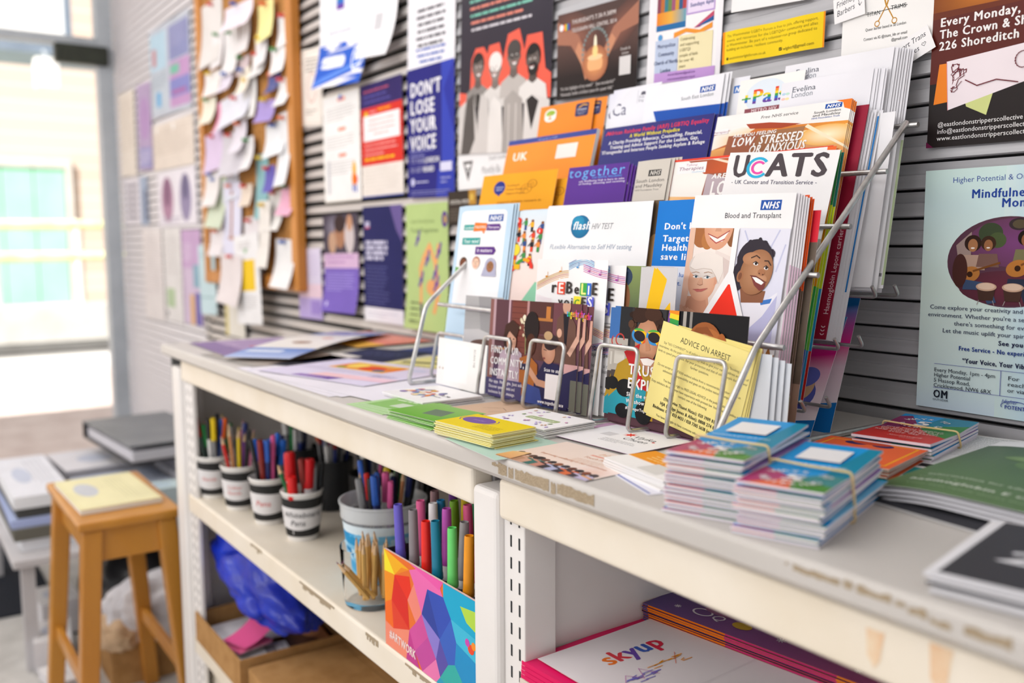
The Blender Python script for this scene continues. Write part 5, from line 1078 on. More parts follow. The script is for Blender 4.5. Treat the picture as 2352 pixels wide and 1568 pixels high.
def grey(p, W, H):
    p.grad(0, 0, W, H, [(0, '#b9b6b8'), (.5, '#a6a4a6'), (1, '#b2b0b2')]); p.poly([(W * .35, H), (W * .7, H), (W, H * .4), (W * .85, 0), (W * .5, 0)], '#9a989b'); p.poly([(0, H * .3), (W * .4, H * .34), (W, H * .2), (W, 0), (0, 0)], '#c4c1c3'); p.ell(W * .6, 3, W * .4, 8, '#6a5048')
leaflet('leaflet', 'grey photo leaflet standing behind the small white square card', 'A', -.556, .066, .098, .076, grey, '#aeacae', off=-.02)
# ---------- front tier A
def reb(p, W, H):
    p.xf = (1, .62, 0, H * .38)
    for i in range(5):
        pts = [(2 + t * 4, H - 44 + i * 3.6 + 30 * math.sin(min(t, 16) / 16 * PI / 2) - 3 * math.cos(t * .8) * 0) for t in range(0, 16)]
        p.line([(x, y - 30 + 6) for x, y in pts][:16], 1.25, ['#e0a02c', '#e0902c', '#d9782c', '#e8b43c', '#d9a03c'][i])
        p.line([(62 + t * 4, H - 22 + i * 3.4 + 12 * math.sin(t / 13 * PI * .9)) for t in range(0, 14)], 1.25, ['#2f8fd0', '#3fa0d8', '#2f7fc0', '#4fb0e0', '#2f6fb8'][i])
        p.line([(92 + t * 4, H - 24 + i * 3.6 - 14 * math.sin(t / 14 * PI / 2)) for t in range(0, 16)], 1.25, ['#c23f9c', '#b04aa8', '#d04f90', '#a84ab0', '#c85aa0'][i])
        p.line([(2 + t * 6, 108 + i * 3 - 10 * math.sin(t / 5)) for t in range(0, 6)], .5, '#eac4d4')
        p.line([(70 + t * 5, 40 + i * 3.5 + 8 * math.sin(t / 4)) for t in range(0, 16)], 1.25, ['#e06a2c', '#d9482c', '#e08a3c', '#c23f4c', '#e8a04c'][i])
        p.line([(70 + t * 5, 14 + i * 3 - 6 * math.sin(t / 4)) for t in range(0, 16)], 1.25, ['#6a5fc0', '#c23f9c', '#8a4ab0', '#4f5fc0', '#b04aa8'][i])
    for x, y, c in ((20, H - 38, '#d9902c'), (46, H - 26, '#d9902c'), (80, H - 16, '#2f8fd0'), (104, H - 24, '#b04aa8'), (128, H - 30, '#b04aa8')): p.ell(x, y, 2.4, 1.8, c, rot=20); p.line([(x + 2, y), (x + 2, y + 10)], .7, c)
    K = '#3a3230'; x = 30
    for ch, c, bgc, s_ in (('r', K, None, 30), ('E', '#f4ece8', '#e4482c', 26), ('B', K, None, 30), ('e', K, None, 26), ('L', '#f2ee8c', '#3fa84c', 27), ('I', '#f4f0f0', '#2f6fd0', 22), ('E', K, None, 30)):
        w_ = text_width(ch, 1) * s_ * .8
        if bgc: p.rect(x - 1, H - 76, w_ + 3, 27, bgc)
        p.text(ch, x, H - 73, s_, c, b=1, cond=.8); x += w_ + 2.5
    x = 46
    for ch, c, bgc, s_ in (('v', K, None, 22), ('o', K, None, 22), ('i', K, None, 22), ('C', '#4a9a3c', '#f2e23c', 18), ('E', K, None, 24), ('S', '#f4f0f6', '#5a5fd0', 26)):
        w_ = text_width(ch, 1) * s_ * .85
        if bgc: p.rect(x - 1, H - 104, w_ + 3, 26, bgc)
        p.text(ch, x, H - 100, s_, c, b=1, cond=.85); x += w_ + 2
    p.xf = None
    for i, (t, y) in enumerate([('LGBTQ+', 84), ('and non-binary people', 76), ('a choir,', 62), ("your world's bangers.", 55), ('yes!', 48)]): p.text(t, W - 6, y, 7, '#4a4a50', 'r', b=1 if i < 2 else 0)
    p.text('8PM', W - 26, 32 + 2, 6.5, '#4a4a50', 'r'); p.text('near Holborn', W - 6, 27, 6.5, '#4a4a50', 'r')
leaflet('leaflet', 'white choir leaflet with patchwork capitals and rainbow music staves', 'A', -.374, .0, .143, .200, reb, '#f3f1f2', off=-.012, bend=lambda x, y: (0, 0, -5 * math.sin(x / 143 * PI)), cuts=(0, 10))
leaflet('leaflet', 'white choir leaflet copy peeking out right of the front one', 'A', -.348, .0, .143, .194, reb, '#f1eff1', off=-.019)
def d(p, W, H): p.grad(0, 0, W, H, [(0, '#d9702c'), (.5, '#e8862c'), (.7, '#5a6a4c'), (1, '#8a9a5c')]); p.ell(18, H - 14, 24, 15, '#34445c'); p.ell(20, H - 42, 20, 26, '#8a5a3c'); p.ell(16, H - 70, 22, 24, '#ee8a24'); p.line([(2, H - 10), (34, H - 6)], 3, '#4a5a74'); p.rect(W - 6, 0, 6, H, '#7a9a4c')
leaflet('leaflet', 'photo leaflet of an orange top and dark woolly hat behind the front tier', 'A', -.238, .0, .064, .194, d, '#8a9a5c', off=-.022, behind=2, step=(.004, -.0005, -.002), blabel='green edged copy behind the woolly hat leaflet', group='copies behind the woolly hat leaflet')
def d(p, W, H): p.grad(0, 0, W, H, [(0, '#c9c6ca'), (1, '#d2cfd2')]); p.poly([(4, 0), (26, H), (44, H - 14), (30, 122), (W - 8, 152), (W - 4, 112), (20, 80), (10, 0)], '#f6c21c'); p.poly([(4, 90), (22, H), (44, H - 16), (28, 124), (W - 10, 150), (W - 6, 96)], '#f6c21c')
leaflet('leaflet', 'grey leaflet with a broken yellow star shape behind the front tier', 'A', -.180, .0, .060, .193, d, '#cdcacd', off=-.02, behind=2, step=(-.005, .0005, -.0025), blabel='pale edge left of the broken yellow star leaflet', group='copies behind the yellow star leaflet')
def qrc(p, W, H):
    p.rr(22, 9, 62, H - 17, 1, '#f7f6f5'); p.text('SCAN ME', 98, 50, 7, '#8a8886', 'c', rot=-90, fit=28); p.ell(8, 26, 1.6, None, '#b09a84'); p.ell(17, 26, 1.6, None, '#b09a84')
leaflet('card', 'white square card held by the leftmost wire loop', 'A', -.592, .0, .131, .073, qrc, '#f3f1ef', off=.003, rot=-1, t=2.0, cat='card', m_=PRINT)
leaflet('slip', 'narrow pale blue slip left of the dark photo leaflet', 'A', -.462, .0, .020, .095, lambda p, W, H: p.greek(2, H - 6, W - 4, 22, 1.4, '#8aa4bc', lead=2.6), '#b9d4ea', off=-.002, cat='slip')
def find(p, W, H):
    p.grad(0, 0, W, H, [(0, '#2f2a5c'), (.25, '#4a3a5e'), (.5, '#6a4450'), (1, '#6e4048')])
    p.rect(0, 0, 12, H, '#8a5c58'); p.rect(14, 50, 32, H - 50, '#5d3a44'); p.rect(44, 30, 4, H - 30, '#c9a8b4'); p.rect(8, 40, 6, 100, '#b998a0'); p.rect(52, 60, 34, H - 60, '#7c4038')
    for r_ in range(10): p.rect(52, 66 + r_ * 8, 34, .8, '#5a2c28')
    p.rect(86, 70, 5, H - 70, '#b88a8a'); p.rect(92, 96, 50, 46, '#53302e'); p.rect(98, 114, 44, 4, '#b8763c'); p.rect(96, 60, 60, 34, '#5f3a34'); p.rect(128, 118, 9, 16, '#c27a3c'); p.rect(14, 68, 26, 3, '#c98a50')
    # flowers
    rd = random.Random(2)
    for k in range(26): p.ell(86 + rd.uniform(-14, 14), 96 + rd.uniform(-8, 22), rd.uniform(1.5, 3.4), None, ('#e9dcc0', '#d9c8a8', '#f0e6d0')[k % 3], n=8)
    p.line([(86, 92), (88, 66)], 2, '#8a8a5c')
    # standing figure at the right back
    p.poly([(150, 60), (152, 118), (164, 128), (176, 128), (190, 112), (194, 60)], '#6a4a40'); p.ell(170, 136, 8, 10, '#c99a84'); p.poly([(164, 126), (172, 60), (176, 126)], '#1f1a24'); p.ell(158, 100, 5, 6, '#d9a890'); p.poly([(168, 60), (200, 60), (W, 0), (188, 0), (178, 30)], '#cfa0a0'); p.line([(196, 96), (180, 74)], 8, '#d9ab98'); p.line([(197, 120), (196, 96)], 7, '#d2a090')
    # three seated friends
    p.poly([(30, 64), (54, 78), (80, 66), (84, 0), (22, 0)], '#b9a4b4'); p.ell(52, 84, 15, 22, '#3a2220'); p.ell(55, 82, 11, 15, '#dcae98', c2='#c9947e'); p.line([(50, 74), (58, 73)], 1.2, '#8a3f3c'); p.ell(60, 85, 1.6, 1, '#2b1815'); p.ell(52, 86, 1.6, 1, '#2b1815'); p.poly([(66, 86), (72, 104), (56, 112), (40, 104), (36, 84), (46, 98)], '#42261f')
    p.poly([(76, 60), (96, 66), (116, 54), (120, 0), (78, 0)], '#a8622c'); p.ell(99, 104, 16, 22, '#1f1518'); p.ell(99, 80, 11, 15.5, '#5a3126', c2='#482418'); p.ell(95, 84, 1.4, .9, '#120a08'); p.ell(102, 83, 1.4, .9, '#120a08'); p.line([(94, 72), (102, 72)], 1.3, '#d9c4bc')
    p.poly([(112, 34), (130, 60), (160, 58), (178, 34), (182, 0), (108, 0)], '#25224a'); p.ell(138, 74, 14, 17, '#d3a088', c2='#bd866c', rot=14); p.ell(143, 86, 15, 10, '#3a2c30', rot=14); p.ell(136, 95, 9, 6, '#c2a078'); p.line([(128, 76), (134, 75)], .9, '#2b1815'); p.ell(130, 64, 2.6, 1.6, '#8a4a44')
    p.line([(96, 48), (118, 30), (168, 26)], 9, '#c9967c'); p.line([(150, 30), (176, 24)], 11, '#c9967c'); p.ell(92, 50, 7, 6, '#b97c60'); p.rect(78, 44, 16, 9, '#2b2a48')
    p.poly([(80, 0), (96, 26), (124, 22), (132, 0)], '#3a4a8c'); p.poly([(170, 46), (W, 56), (W, 6), (166, 0)], '#26234c'); p.rect(186, 0, 14, 40, '#6a6a60')
    p.rect(0, 0, 84, 26, '#4a4470')
    for i, t in enumerate(['FIND YOUR', 'COMMUNITY,', 'INSTANTLY']): p.text(t, 8, 63 - i * 16.5, 14.5, '#f1edf0', b=1, fit=(66, 80, 68)[i])
    for i, t in enumerate(['No app. No login. Just ask.', 'Discover queer events and', 'businesses by text message.']): p.text(t, 8, 19.5 - i * 7.6, 6.4, '#dcd6e0', b=1, fit=(80, 62, 63)[i])
    p.text('Scan to start', 132, 47, 6.6, '#ece8ee', b=1, fit=38); p.rect(136, 10, 28, 34, '#e6e0e2'); p.text('www.togethr.space', 122, 3, 6.4, '#f0ecf0', b=1, fit=54)
    xx = 172
    for ch, c in zip('togethr', ['#3fb0e8', '#3fd070', '#f2d23c', '#f29a3c', '#f0603c', '#e8489c', '#a86ae0']): p.text(ch, xx, H - 17, 13, c, b=1, cond=.55); xx += text_width(ch, 1) * 13 * .55
leaflet('leaflet', 'dark photo leaflet of friends round a phone held by two wire loops', 'A', -.455, .0, .198, .140, find, '#5c3c48', off=.004, rot=.5, behind=2, step=(.0098, -.001, -.0018), blabel='copy of the friends photo leaflet fanned out to its right', group='copies of the friends photo leaflet')
def trust(p, W, H):
    p.grad(0, 0, W, H, [(0, '#4a3436'), (.5, '#54504e'), (1, '#2c2c30')])
    p.rect(0, 84, 14, 60, '#3f6fb0'); p.rect(10, 60, 20, 84, '#26282c'); p.rect(0, 54, 26, 40, '#b9b2aa'); p.arc(12, 92, 7, 2, 0, 300, '#b8403c'); p.rect(4, 62, 18, 16, '#d9d4cc'); p.rect(86, 100, 124, 44, '#1c1b1e'); p.rect(112, 108, 5, 36, '#a8a29c'); p.rect(122, 112, 4, 32, '#8f8a86')
    rd = random.Random(6)
    for k in range(60): a = R(rd.uniform(-30, 215)); r_ = rd.uniform(.6, 1); p.ell(54 + 25 * r_ * math.cos(a), 118 + 25 * r_ * math.sin(a), rd.uniform(2.5, 5.5), None, ('#3a241c', '#4c3024', '#5c3c2c', '#2c1a14')[k % 4], n=9)
    p.poly([(36, 72), (74, 72), (80, 40), (30, 46)], '#c08a6c'); p.ell(58, 94, 19, 27, '#d3a184', c2='#bb8364', n=34); p.ell(46, 124, 14, 9, '#3a241c'); p.ell(66, 126, 14, 8, '#452b20')
    for x, rt in ((46, -12), (70, -6)):
        p.ell(x, 99, 13.2, 9.2, '#f2c21c', rot=rt); p.ell(x, 99, 13.2, 9.2, '#3f8fd0', rot=rt, a0=150, a1=300); p.ell(x, 99, 13.2, 9.2, '#4fae4c', rot=rt, a0=60, a1=150); p.ell(x, 99, 13.2, 9.2, '#e8642c', rot=rt, a0=-60, a1=30); p.ell(x, 99, 9.6, 6.2, '#2a2226', rot=rt)
    p.poly([(56, 98), (60, 98), (66, 84), (58, 82)], '#c48c6c'); p.poly([(50, 72), (62, 74), (74, 72), (68, 65), (56, 65)], '#f3ece8'); p.line([(49, 72.6), (62, 74.6), (75, 72.6)], 1.4, '#9a4a40')
    p.poly([(0, 24), (12, 62), (40, 78), (58, 58), (92, 44), (96, 0), (0, 0)], '#b9922c'); p.poly([(22, 78), (48, 90), (44, 66), (66, 36), (54, 30), (34, 62)], '#c2262c'); p.poly([(0, 20), (30, 44), (64, 34), (60, 0), (0, 0)], '#2f9aac'); p.ell(28, 34, 15, 11, '#1d1d20'); p.ell(62, 8, 14, 14, '#1d1d20'); p.ell(6, 38, 10, 8, '#1d1d20'); p.ell(26, 6, 12, 9, '#1d1d20'); p.ell(78, 36, 12, 16, '#c09070')
    p.poly([(92, 144), (106, 144), (108, 104), (98, 102), (90, 120)], '#7a4aa0')
    for i, c in enumerate(RB): p.poly([(92 + i * .6, 142 - i * 6), (107, 140 - i * 6), (107, 134 - i * 6), (91 + i * .6, 136 - i * 6)], c)
    p.ell(147, 97, 25, 26, '#9c5a30'); p.ell(152, 92, 25, 24, '#b06a38'); p.ell(143, 92, 15, 21, '#cf9672', c2='#b87c58'); p.poly([(126, 104), (134, 116), (150, 118), (160, 108), (146, 110), (134, 106)], '#8a4e2a')
    for x in (137, 149): p.ell(x, 95, 3.4, 1.5, '#efe4de'); p.ell(x + .4, 95, 1.4, None, '#2b1c18'); p.line([(x - 4, 99), (x, 100.4), (x + 4, 99)], 1, '#4a2c1c')
    p.ell(171, 82, 10, 30, '#a8602f')
    p.rect(78, 0, W - 78, 22, '#5a3c44'); p.poly([(120, 14), (150, 20), (156, 6), (126, 2)], '#3f6fc0'); p.poly([(120, 8), (142, 16), (140, 10), (122, 4)], '#3f9a4c')
    p.text('TRUST', 32, 52, 18, '#f4f1f0', b=1, fit=56); p.text('EXPLAIN', 32, 35, 18, '#f4f1f0', b=1, fit=72)
    p.para(['Skip the emotional', 'We show what'], 32, 25, 7, '#f1eeee', b=1, lead=1.15); p.text('#StrongerTogether', 32, 9, 5, '#f1eeee', b=1)
def trust_fix(p, W, H):
    p.rect(0, 0, W, H, '#5a3c44'); p.xf = (1, 1, 0, 10); trust(p, W, H)
leaflet('leaflet', 'photo leaflet of a curly haired person in rainbow sunglasses', 'A', -.200, .0, .205, .143, trust_fix, '#3a3234', off=.0005, rot=-.3, behind=1, step=(-.009, -.002, -.0022), blabel='copy of the rainbow sunglasses leaflet peeking out at its left', group='copy of the sunglasses leaflet')
def adv(p, W, H):
    K = '#3a3a34'; q = '#55544a'
    p.text('ADVICE ON ARREST', W * .5, H - 17, 9.5, K, 'c', b=0, fit=74)
    L = [('Say "NO COMMENT" to all police questions during casual chats, "booking in" &', 0, 122), ('interviews. At the police station you may wish to give your name, address and date of', 0, 134), ('birth to speed your release. For your protection and that of other people don\'t answer', 0, 134), ('further questions.', 0, 28), ('', 0, 0), ('Do not accept a CAUTION without advice from a recommended solicitor. This is an', 0, 126), ('admission of responsibility and goes on the police national computer', 0, 106), ('', 0, 0), ('You have the right to FREE LEGAL ADVICE at the police station.', 0, 98), ('Duty solicitors do not always have experience with protest law. Instead ask the police to', 0, 134), ('contact one of the following', 0, 44), ('', 0, 0)]
    y = H - 25
    for t, b_, f_ in L:
        if t: p.text(t, W / 2, y, 4.1, q, 'c', fit=f_)
        y -= 5.3
    for t, f_ in (('ITN (Irvine Thanvi Natas): 020 3909 8100', 84), ('HJA (Hodge Jones & Allen): 0808 274 8226', 92), ('Bindmans: 0207 833 4433 / 020 7305 5638 (out of hours)', 112)): p.text(t, W / 2, y, 5.4, K, 'c', b=1, fit=f_); y -= 6.4
    y -= 2
    for t, f_ in (('You have the right to have someone informed of your arrest.', 96), ('Support Line unless otherwise arranged: 07946 541511', 88), ('You have the right to an interpreter if English is not your first language', 108), ('If you are or appear under 18 an appropriate adult', 82)): p.text(t, W / 2, y, 4.2, q, 'c', fit=f_); y -= 5.6
for i in range(4):
    o = leaflet('advice_sheet', ['pale yellow advice sheet with typed lines at the front of the rack', 'pale yellow sheet directly behind the typed advice sheet', 'pale yellow sheet second behind the typed advice sheet', 'rearmost pale yellow sheet behind the typed advice sheet'][i], 'A', (-.136, -.132, -.129, -.126)[i], (.020, .0165, .017, .018)[i], .138, .112, adv if i == 0 else None, '#f4e494' if i == 0 else '#f2e08a', off=.0045 - i * .0008, rot=-11.5 + i * 1.1, cat='sheet', m_=PRINT)
for i in range(4): leaflet('folded_sheet', ['pale grey folded sheet nearest the right wire of the front tier', 'second pale grey folded sheet by the right wire', 'third pale grey folded sheet by the right wire', 'pale grey folded sheet farthest right in the front tier'][i], 'A', -.03 + i * .006, .0, .068, .104 - i * .0025, None, '#dfe3ea', off=.000 - i * .003, m_=PRINT, cat='sheet')
# ================================================================== flyers, cards and banded booklets lying on the worktop
def lay(name, label, cat, x, y, z, w, h, ang, draw, bg, t=.3, m_=PRINT, edge=None, group=None, bend=None, cuts=None):
    p = Page(w * 1000, h * 1000, bg, t, edge)
    if draw: draw(p, w * 1000, h * 1000)
    o = p.build(name, on_top(x, y, z + t / 1000 + .0003, ang), m_, bend, cuts); return tag(o, label, cat, group)
def pile(name, label, rest, group, cat, x, y, z, w, h, ang, n, t, draw, bg, under=None, edge=None, jit=.002, rj=1.2, seed=1, m_=PRINT, gap=.0, bend=None, cuts=None):
    """top piece printed; the rest are plain copies beneath it, each an object"""
    rd = random.Random(seed); st = t / 1000 + gap
    top = lay(name, label, cat, x, y, z + (n - 1) * st, w, h, ang, draw, bg, t, m_, edge, None, bend, cuts)
    base = None
    for i in range(n - 1):
        M = on_top(x + rd.uniform(-jit, jit), y + rd.uniform(-jit, jit), z + i * st + t / 1000 + .0003, ang + rd.uniform(-rj, rj))
        if base is None:
            p = Page(w * 1000, h * 1000, under or bg, t, edge); base = p.build(name, M, m_, bend, cuts); o = base
        else:
            o = base.copy(); COL.objects.link(o); o.matrix_world = M
        tag(o, rest, cat, group)
    return top
# --- far end
def d(p, W, H): p.rect(0, 0, W, 70, '#e8b04c'); p.rect(20, 30, 120, 20, '#f2d06a'); p.rect(0, 70, W, H - 70, '#e0897c'); p.greek(20, H - 24, W - 40, 5, 8, '#f0b8b0', seed=101)
lay('leaflet', 'coral red leaflet with a yellow band at the back of the far counter end', 'leaflet', -2.09, -.235, CT + .004, .30, .20, 4, d, '#e49a90')
def d(p, W, H): p.rect(0, 0, W, 60, '#8f7aa4'); p.rect(150, 90, 100, 40, '#c9706c'); p.ell(W * .7, H - 40, 70, 20, '#7a5a50'); p.rect(0, H - 60, 110, 60, '#a48fb4'); p.greek(20, 80, 110, 3, 8, '#c0acc8', seed=102)
lay('leaflet', 'faded purple leaflet with a red patch at the far counter end', 'leaflet', -2.125, -.475, CT + .002, .285, .215, -2, d, '#a993b8')
def d(p, W, H): p.grad(0, 0, W, H, [(0, '#a8a4a0'), (.5, '#b09a8c'), (1, '#c2b0a4')]); p.ell(70, 50, 40, 30, '#7d766e'); p.ell(150, 100, 40, 36, '#8c6a58'); p.rect(0, H - 30, W, 30, '#d9d3d0')
lay('newspaper', 'folded newspaper page with a grey brown photo near the far front edge', 'newspaper', -1.90, -.515, CT + .001, .26, .23, 4, d, '#bdb4ae')
def d(p, W, H): p.rect(0, 0, W, H, '#262a48'); p.greek(20, H - 40, W - 40, 6, 8, '#4a5078', seed=103); p.rect(0, 0, W, 50, '#33333c')
lay('leaflet', 'dark navy leaflet and painted shade under the pale blue ended strip', 'leaflet', -1.66, -.46, CT + .001, .17, .30, 24, d, '#2a2d44')  # navy paper, but mostly the strip's shade put in as a dark sheet
def d(p, W, H): p.greek(20, H - 40, W - 40, 7, 8, '#56609c', seed=104)
lay('leaflet', 'blue leaflet lying flat near the wall left of the rack', 'leaflet', -1.72, -.16, CT + .001, .26, .12, 8, d, '#36407c')
def d(p, W, H):
    p.grad(0, 0, W, 110, [(0, '#b4c4ea'), (1, '#4a80d0')]); p.rect(10, 60, 80, 26, '#d6e0f4'); p.rect(0, 110, W, 250, '#efebe8'); p.ell(70, 190, 22, 16, '#8a5f48'); p.ell(90, 270, 14, 10, '#e0704c'); p.greek(20, 330, W - 40, 5, 6, '#c9c4c0', seed=105)
    p.rect(0, 360, W, H - 360, '#2f6fc4'); p.poly([(20, 380), (100, 420), (104, 450), (24, 410)], '#f0a8a0'); p.poly([(60, 440), (140, 480), (140, 500), (60, 460)], '#e6ecf6')
lay('leaflet', 'long white folded leaflet with blue ends arching over the far counter', 'leaflet', -1.765, -.512, CT + .004, .145, .50, 40, d, '#efebe8', bend=lambda x, y: (0, 0, 10 * math.sin(y / 500 * PI) + 5), cuts=(1, 25), m_=GLOSS)
def d(p, W, H): p.rect(0, 0, W, H, '#ded592'); p.line([(20, 60), (120, 90), (220, 70)], 16, '#3a3834'); p.line([(40, 120), (140, 140), (250, 120)], 12, '#4f4c40'); p.greek(30, 40, W - 60, 2, 8, '#8f8a5c', seed=106)
lay('flyer', 'yellow flyer with black brush strokes left of the rack', 'flyer', -1.545, -.30, CT + .001, .26, .17, 12, d, '#ded592')
for i in range(3):
    lay('sheet', ['white sheet lowest at the front edge left of the green cards', 'white sheet second from the bottom under the lilac flyer', 'white sheet right under the lilac flyer'][i], 'sheet', (-1.655, -1.60, -1.50)[i], (-.522, -.521, -.515)[i], CT + .0002 + i * .0006, (.40, .36, .33)[i], .21, (1, 3, 6)[i], (lambda p, W, H: p.rect(W * .12, 4, 46, 14, '#8f9cc8')) if i == 0 else None, '#e6e2ec')
def d(p, W, H):
    p.grad(60, 110, 150, 75, [(0, '#e8b04c'), (.5, '#e0703c'), (1, '#e8c86a')]); p.ell(100, 150, 24, 20, '#f0d060'); p.ell(150, 140, 30, 22, '#d9502c'); p.ell(180, 128, 14, 10, '#2f6f8c'); p.ell(86, 122, 12, 8, '#6fa04c'); p.ell(196, 160, 14, 16, '#e8842c')
    p.greek(20, 98, 260, 3, 4, '#b4aac8', seed=107, lead=2.2); p.polyc([(120, 60), (W, 76), (W, 40), (110, 28)], ['#eec4cc', '#e8c8d8', '#e6c0d4', '#f0c8c8']); p.polyc([(96, 26), (200, 36), (190, 10), (90, 8)], ['#8a6ab4', '#7a5aa8', '#6a4a9c', '#8a6ab4']); p.greek(100, 22, 80, 2, 4, '#c9b4dc', seed=108); p.greek(216, 90, 60, 4, 4, '#a9a0c4', seed=109); p.ell(240, 168, 18, 10, '#c9cce8')
lay('flyer', 'large lilac flyer with a bright orange picture on the counter', 'flyer', -1.585, -.508, CT + .003, .293, .207, 14, d, '#d9d2ea')
# --- green and yellow cards at the front edge
def d(p, W, H): p.greek(14, H - 14, 70, 2, 8, '#d9e6cc', seed=110); p.rect(44, 12, 30, 24, '#c9d6c0'); p.grad(0, 0, 8, H, [(0, '#b4d49c'), (1, '#a4cc8c')])
rd = random.Random(21)
for i in range(7):
    lay('card', 'pale green card with a white square on top of the left green fan' if i == 6 else 'pale green card fanned under the printed one in the left green fan', 'card', -1.185 + i * .006, -.520 + i * .0015, CT + i * .0009, .105, .074, 2 + i * 1.2, d if i == 6 else None, ('#a8d08c', '#b4d89c')[i % 2] if i < 6 else '#8cbc6c', t=.5, edge='#dcebd0', group=None if i == 6 else 'fanned pale green cards')
pile('card', 'bright green card with a dark grey square on its stack', 'green card under the bright one with the dark square', 'green cards in the right stack', 'card', -1.060, -.520, CT, .105, .076, 6, 10, .5, lambda p, W, H: (p.grad(0, 0, W, H, [(0, '#6aaa3a'), (1, '#8dbb66')]), p.poly([(50, 20), (86, 24), (76, 54), (40, 50)], '#6d7f6a')), '#6cb43c', under='#8cc864', edge='#d3e8c0', jit=.003, rj=3, seed=22, gap=.0006)
def d(p, W, H): p.rect(0, 0, W, H, '#e9cf1e'); p.ell(34, H - 24, 26, 15, '#7a5aa0'); p.text('mindful', 34, H - 26, 7, '#a88fc8', 'c', it=.2); p.arc(34, H - 24, 30, 1.4, -40, 40, '#7a5aa0', ry=18); p.arc(34, H - 24, 30, 1.4, 140, 220, '#7a5aa0', ry=18); p.greek(56, 26, 40, 5, 2.4, '#b8a02c', seed=111)
pile('card', 'yellow card with a purple oval on top of the yellow stack', 'yellow edged card in the stack under the purple oval card', 'yellow cards in the stack', 'card', -.930, -.523, CT + .0006, .108, .064, 5, 13, .9, d, '#e9cf1e', under='#efe06a', edge='#f3ecb8', jit=.0018, rj=1.6, seed=23, gap=.0004)
lay('sheet', 'mint green sheet sticking out under the yellow card stack', 'sheet', -.905, -.5245, CT, .125, .10, -6, None, '#b9d6c8')
def d(p, W, H):
    p.rr(34, 32, 58, 13, 5, '#a9b88a'); p.text('RAE RAEBLEEM', 63, 35, 8, '#dfe6d0', 'c', b=1, fit=46); rd = random.Random(8)
    for k in range(26):
        x, y = rd.uniform(8, W - 8), rd.uniform(6, H - 6)
        if 28 < x < 96 and 28 < y < 50: continue
        c = ['#b9a4d8', '#d9a8c8', '#8fa878', '#e8c4b0', '#c0b0e0'][k % 5]
        if k % 3: p.ell(x, y, 3.4, 2, c, rot=rd.uniform(0, 180), n=10)
        else:
            for q in range(4): p.ell(x + 3 * math.cos(q * 1.57), y + 3 * math.sin(q * 1.57), 2, 1.4, c, rot=q * 90, n=8)
pile('card', 'white card with scattered leaves and a green name panel', 'white card under the leafy one', 'white cards under the leafy card', 'card', -.945, -.440, CT, .112, .080, 3, 7, 1.1, d, '#f1eff1', edge='#efeeee', jit=.002, rj=1.5, seed=24, gap=.0006)
lay('flyer', 'tan flyer with thin line drawing behind the leafy cards', 'flyer', -1.075, -.420, CT + .0002, .17, .10, -1, lambda p, W, H: (p.line([(60, 30), (80, 50), (100, 36), (120, 58), (140, 40)], .8, '#7a6050'), p.line([(30, 40), (50, 60), (70, 52)], .8, '#7a6050')), '#d3b49a')
def d(p, W, H):
    rd = random.Random(12); C = ['#e0603c', '#5f8fc8', '#e8b03c', '#8a6ab0', '#d94a5c', '#f0d6a8', '#3f4f8c', '#ee8a4c']
    for k in range(34): p.ell(rd.uniform(16, 82), rd.uniform(26, 64), rd.uniform(3, 10), rd.uniform(2, 6), C[k % 8], rot=rd.uniform(0, 180), n=12)
    p.text('To Me', 84, 48, 10, '#3a3a44', b=1, fit=26); p.greek(84, 38, 28, 1, 4, '#8a8a94', seed=112)
pile('booklet', 'white booklet with a colourful crowd drawing below the white square card', 'white booklet under the crowd drawing one', 'white booklets left of the tan flyer', 'booklet', -1.208, -.452, CT, .122, .098, 0, 3, 2.2, d, '#f3f1f2', edge='#efedee', jit=.003, rj=2, seed=25, gap=.001, m_=GLOSS)
def d(p, W, H):
    p.rect(26, 48, 18, 16, '#d3d0d4'); cx, cy = 56, 70
    p.poly([(cx + (10 if k % 2 == 0 else 4) * math.cos(R(k * 22.5)), cy + (10 if k % 2 == 0 else 4) * math.sin(R(k * 22.5))) for k in range(16)], '#e24a3c')
    p.text('Viyika', 66, 62, 15, '#33333c', it=.1, fit=34); p.text('Chuen', 62, 48, 15, '#33333c', it=.1, fit=38); p.greek(46, 38, 54, 4, 2.2, '#a9a8ac', seed=113, lead=1.7); p.ell(102, 60, 2, None, '#e24a3c')
for i in range(3):
    lay('flyer', ['white flyer with a red star and thin black lettering', 'purple edged flyer just under the red star flyer', 'purple edged flyer fanned farthest left under the red star flyer'][2 - i], 'flyer', -.842 + i * .003, -.412 - i * .003, CT + .001 + i * .0006, .125, .10, 10 - i * 4, d if i == 2 else None, '#efedf1' if i == 2 else '#c9a0c0', edge='#a86aa0')
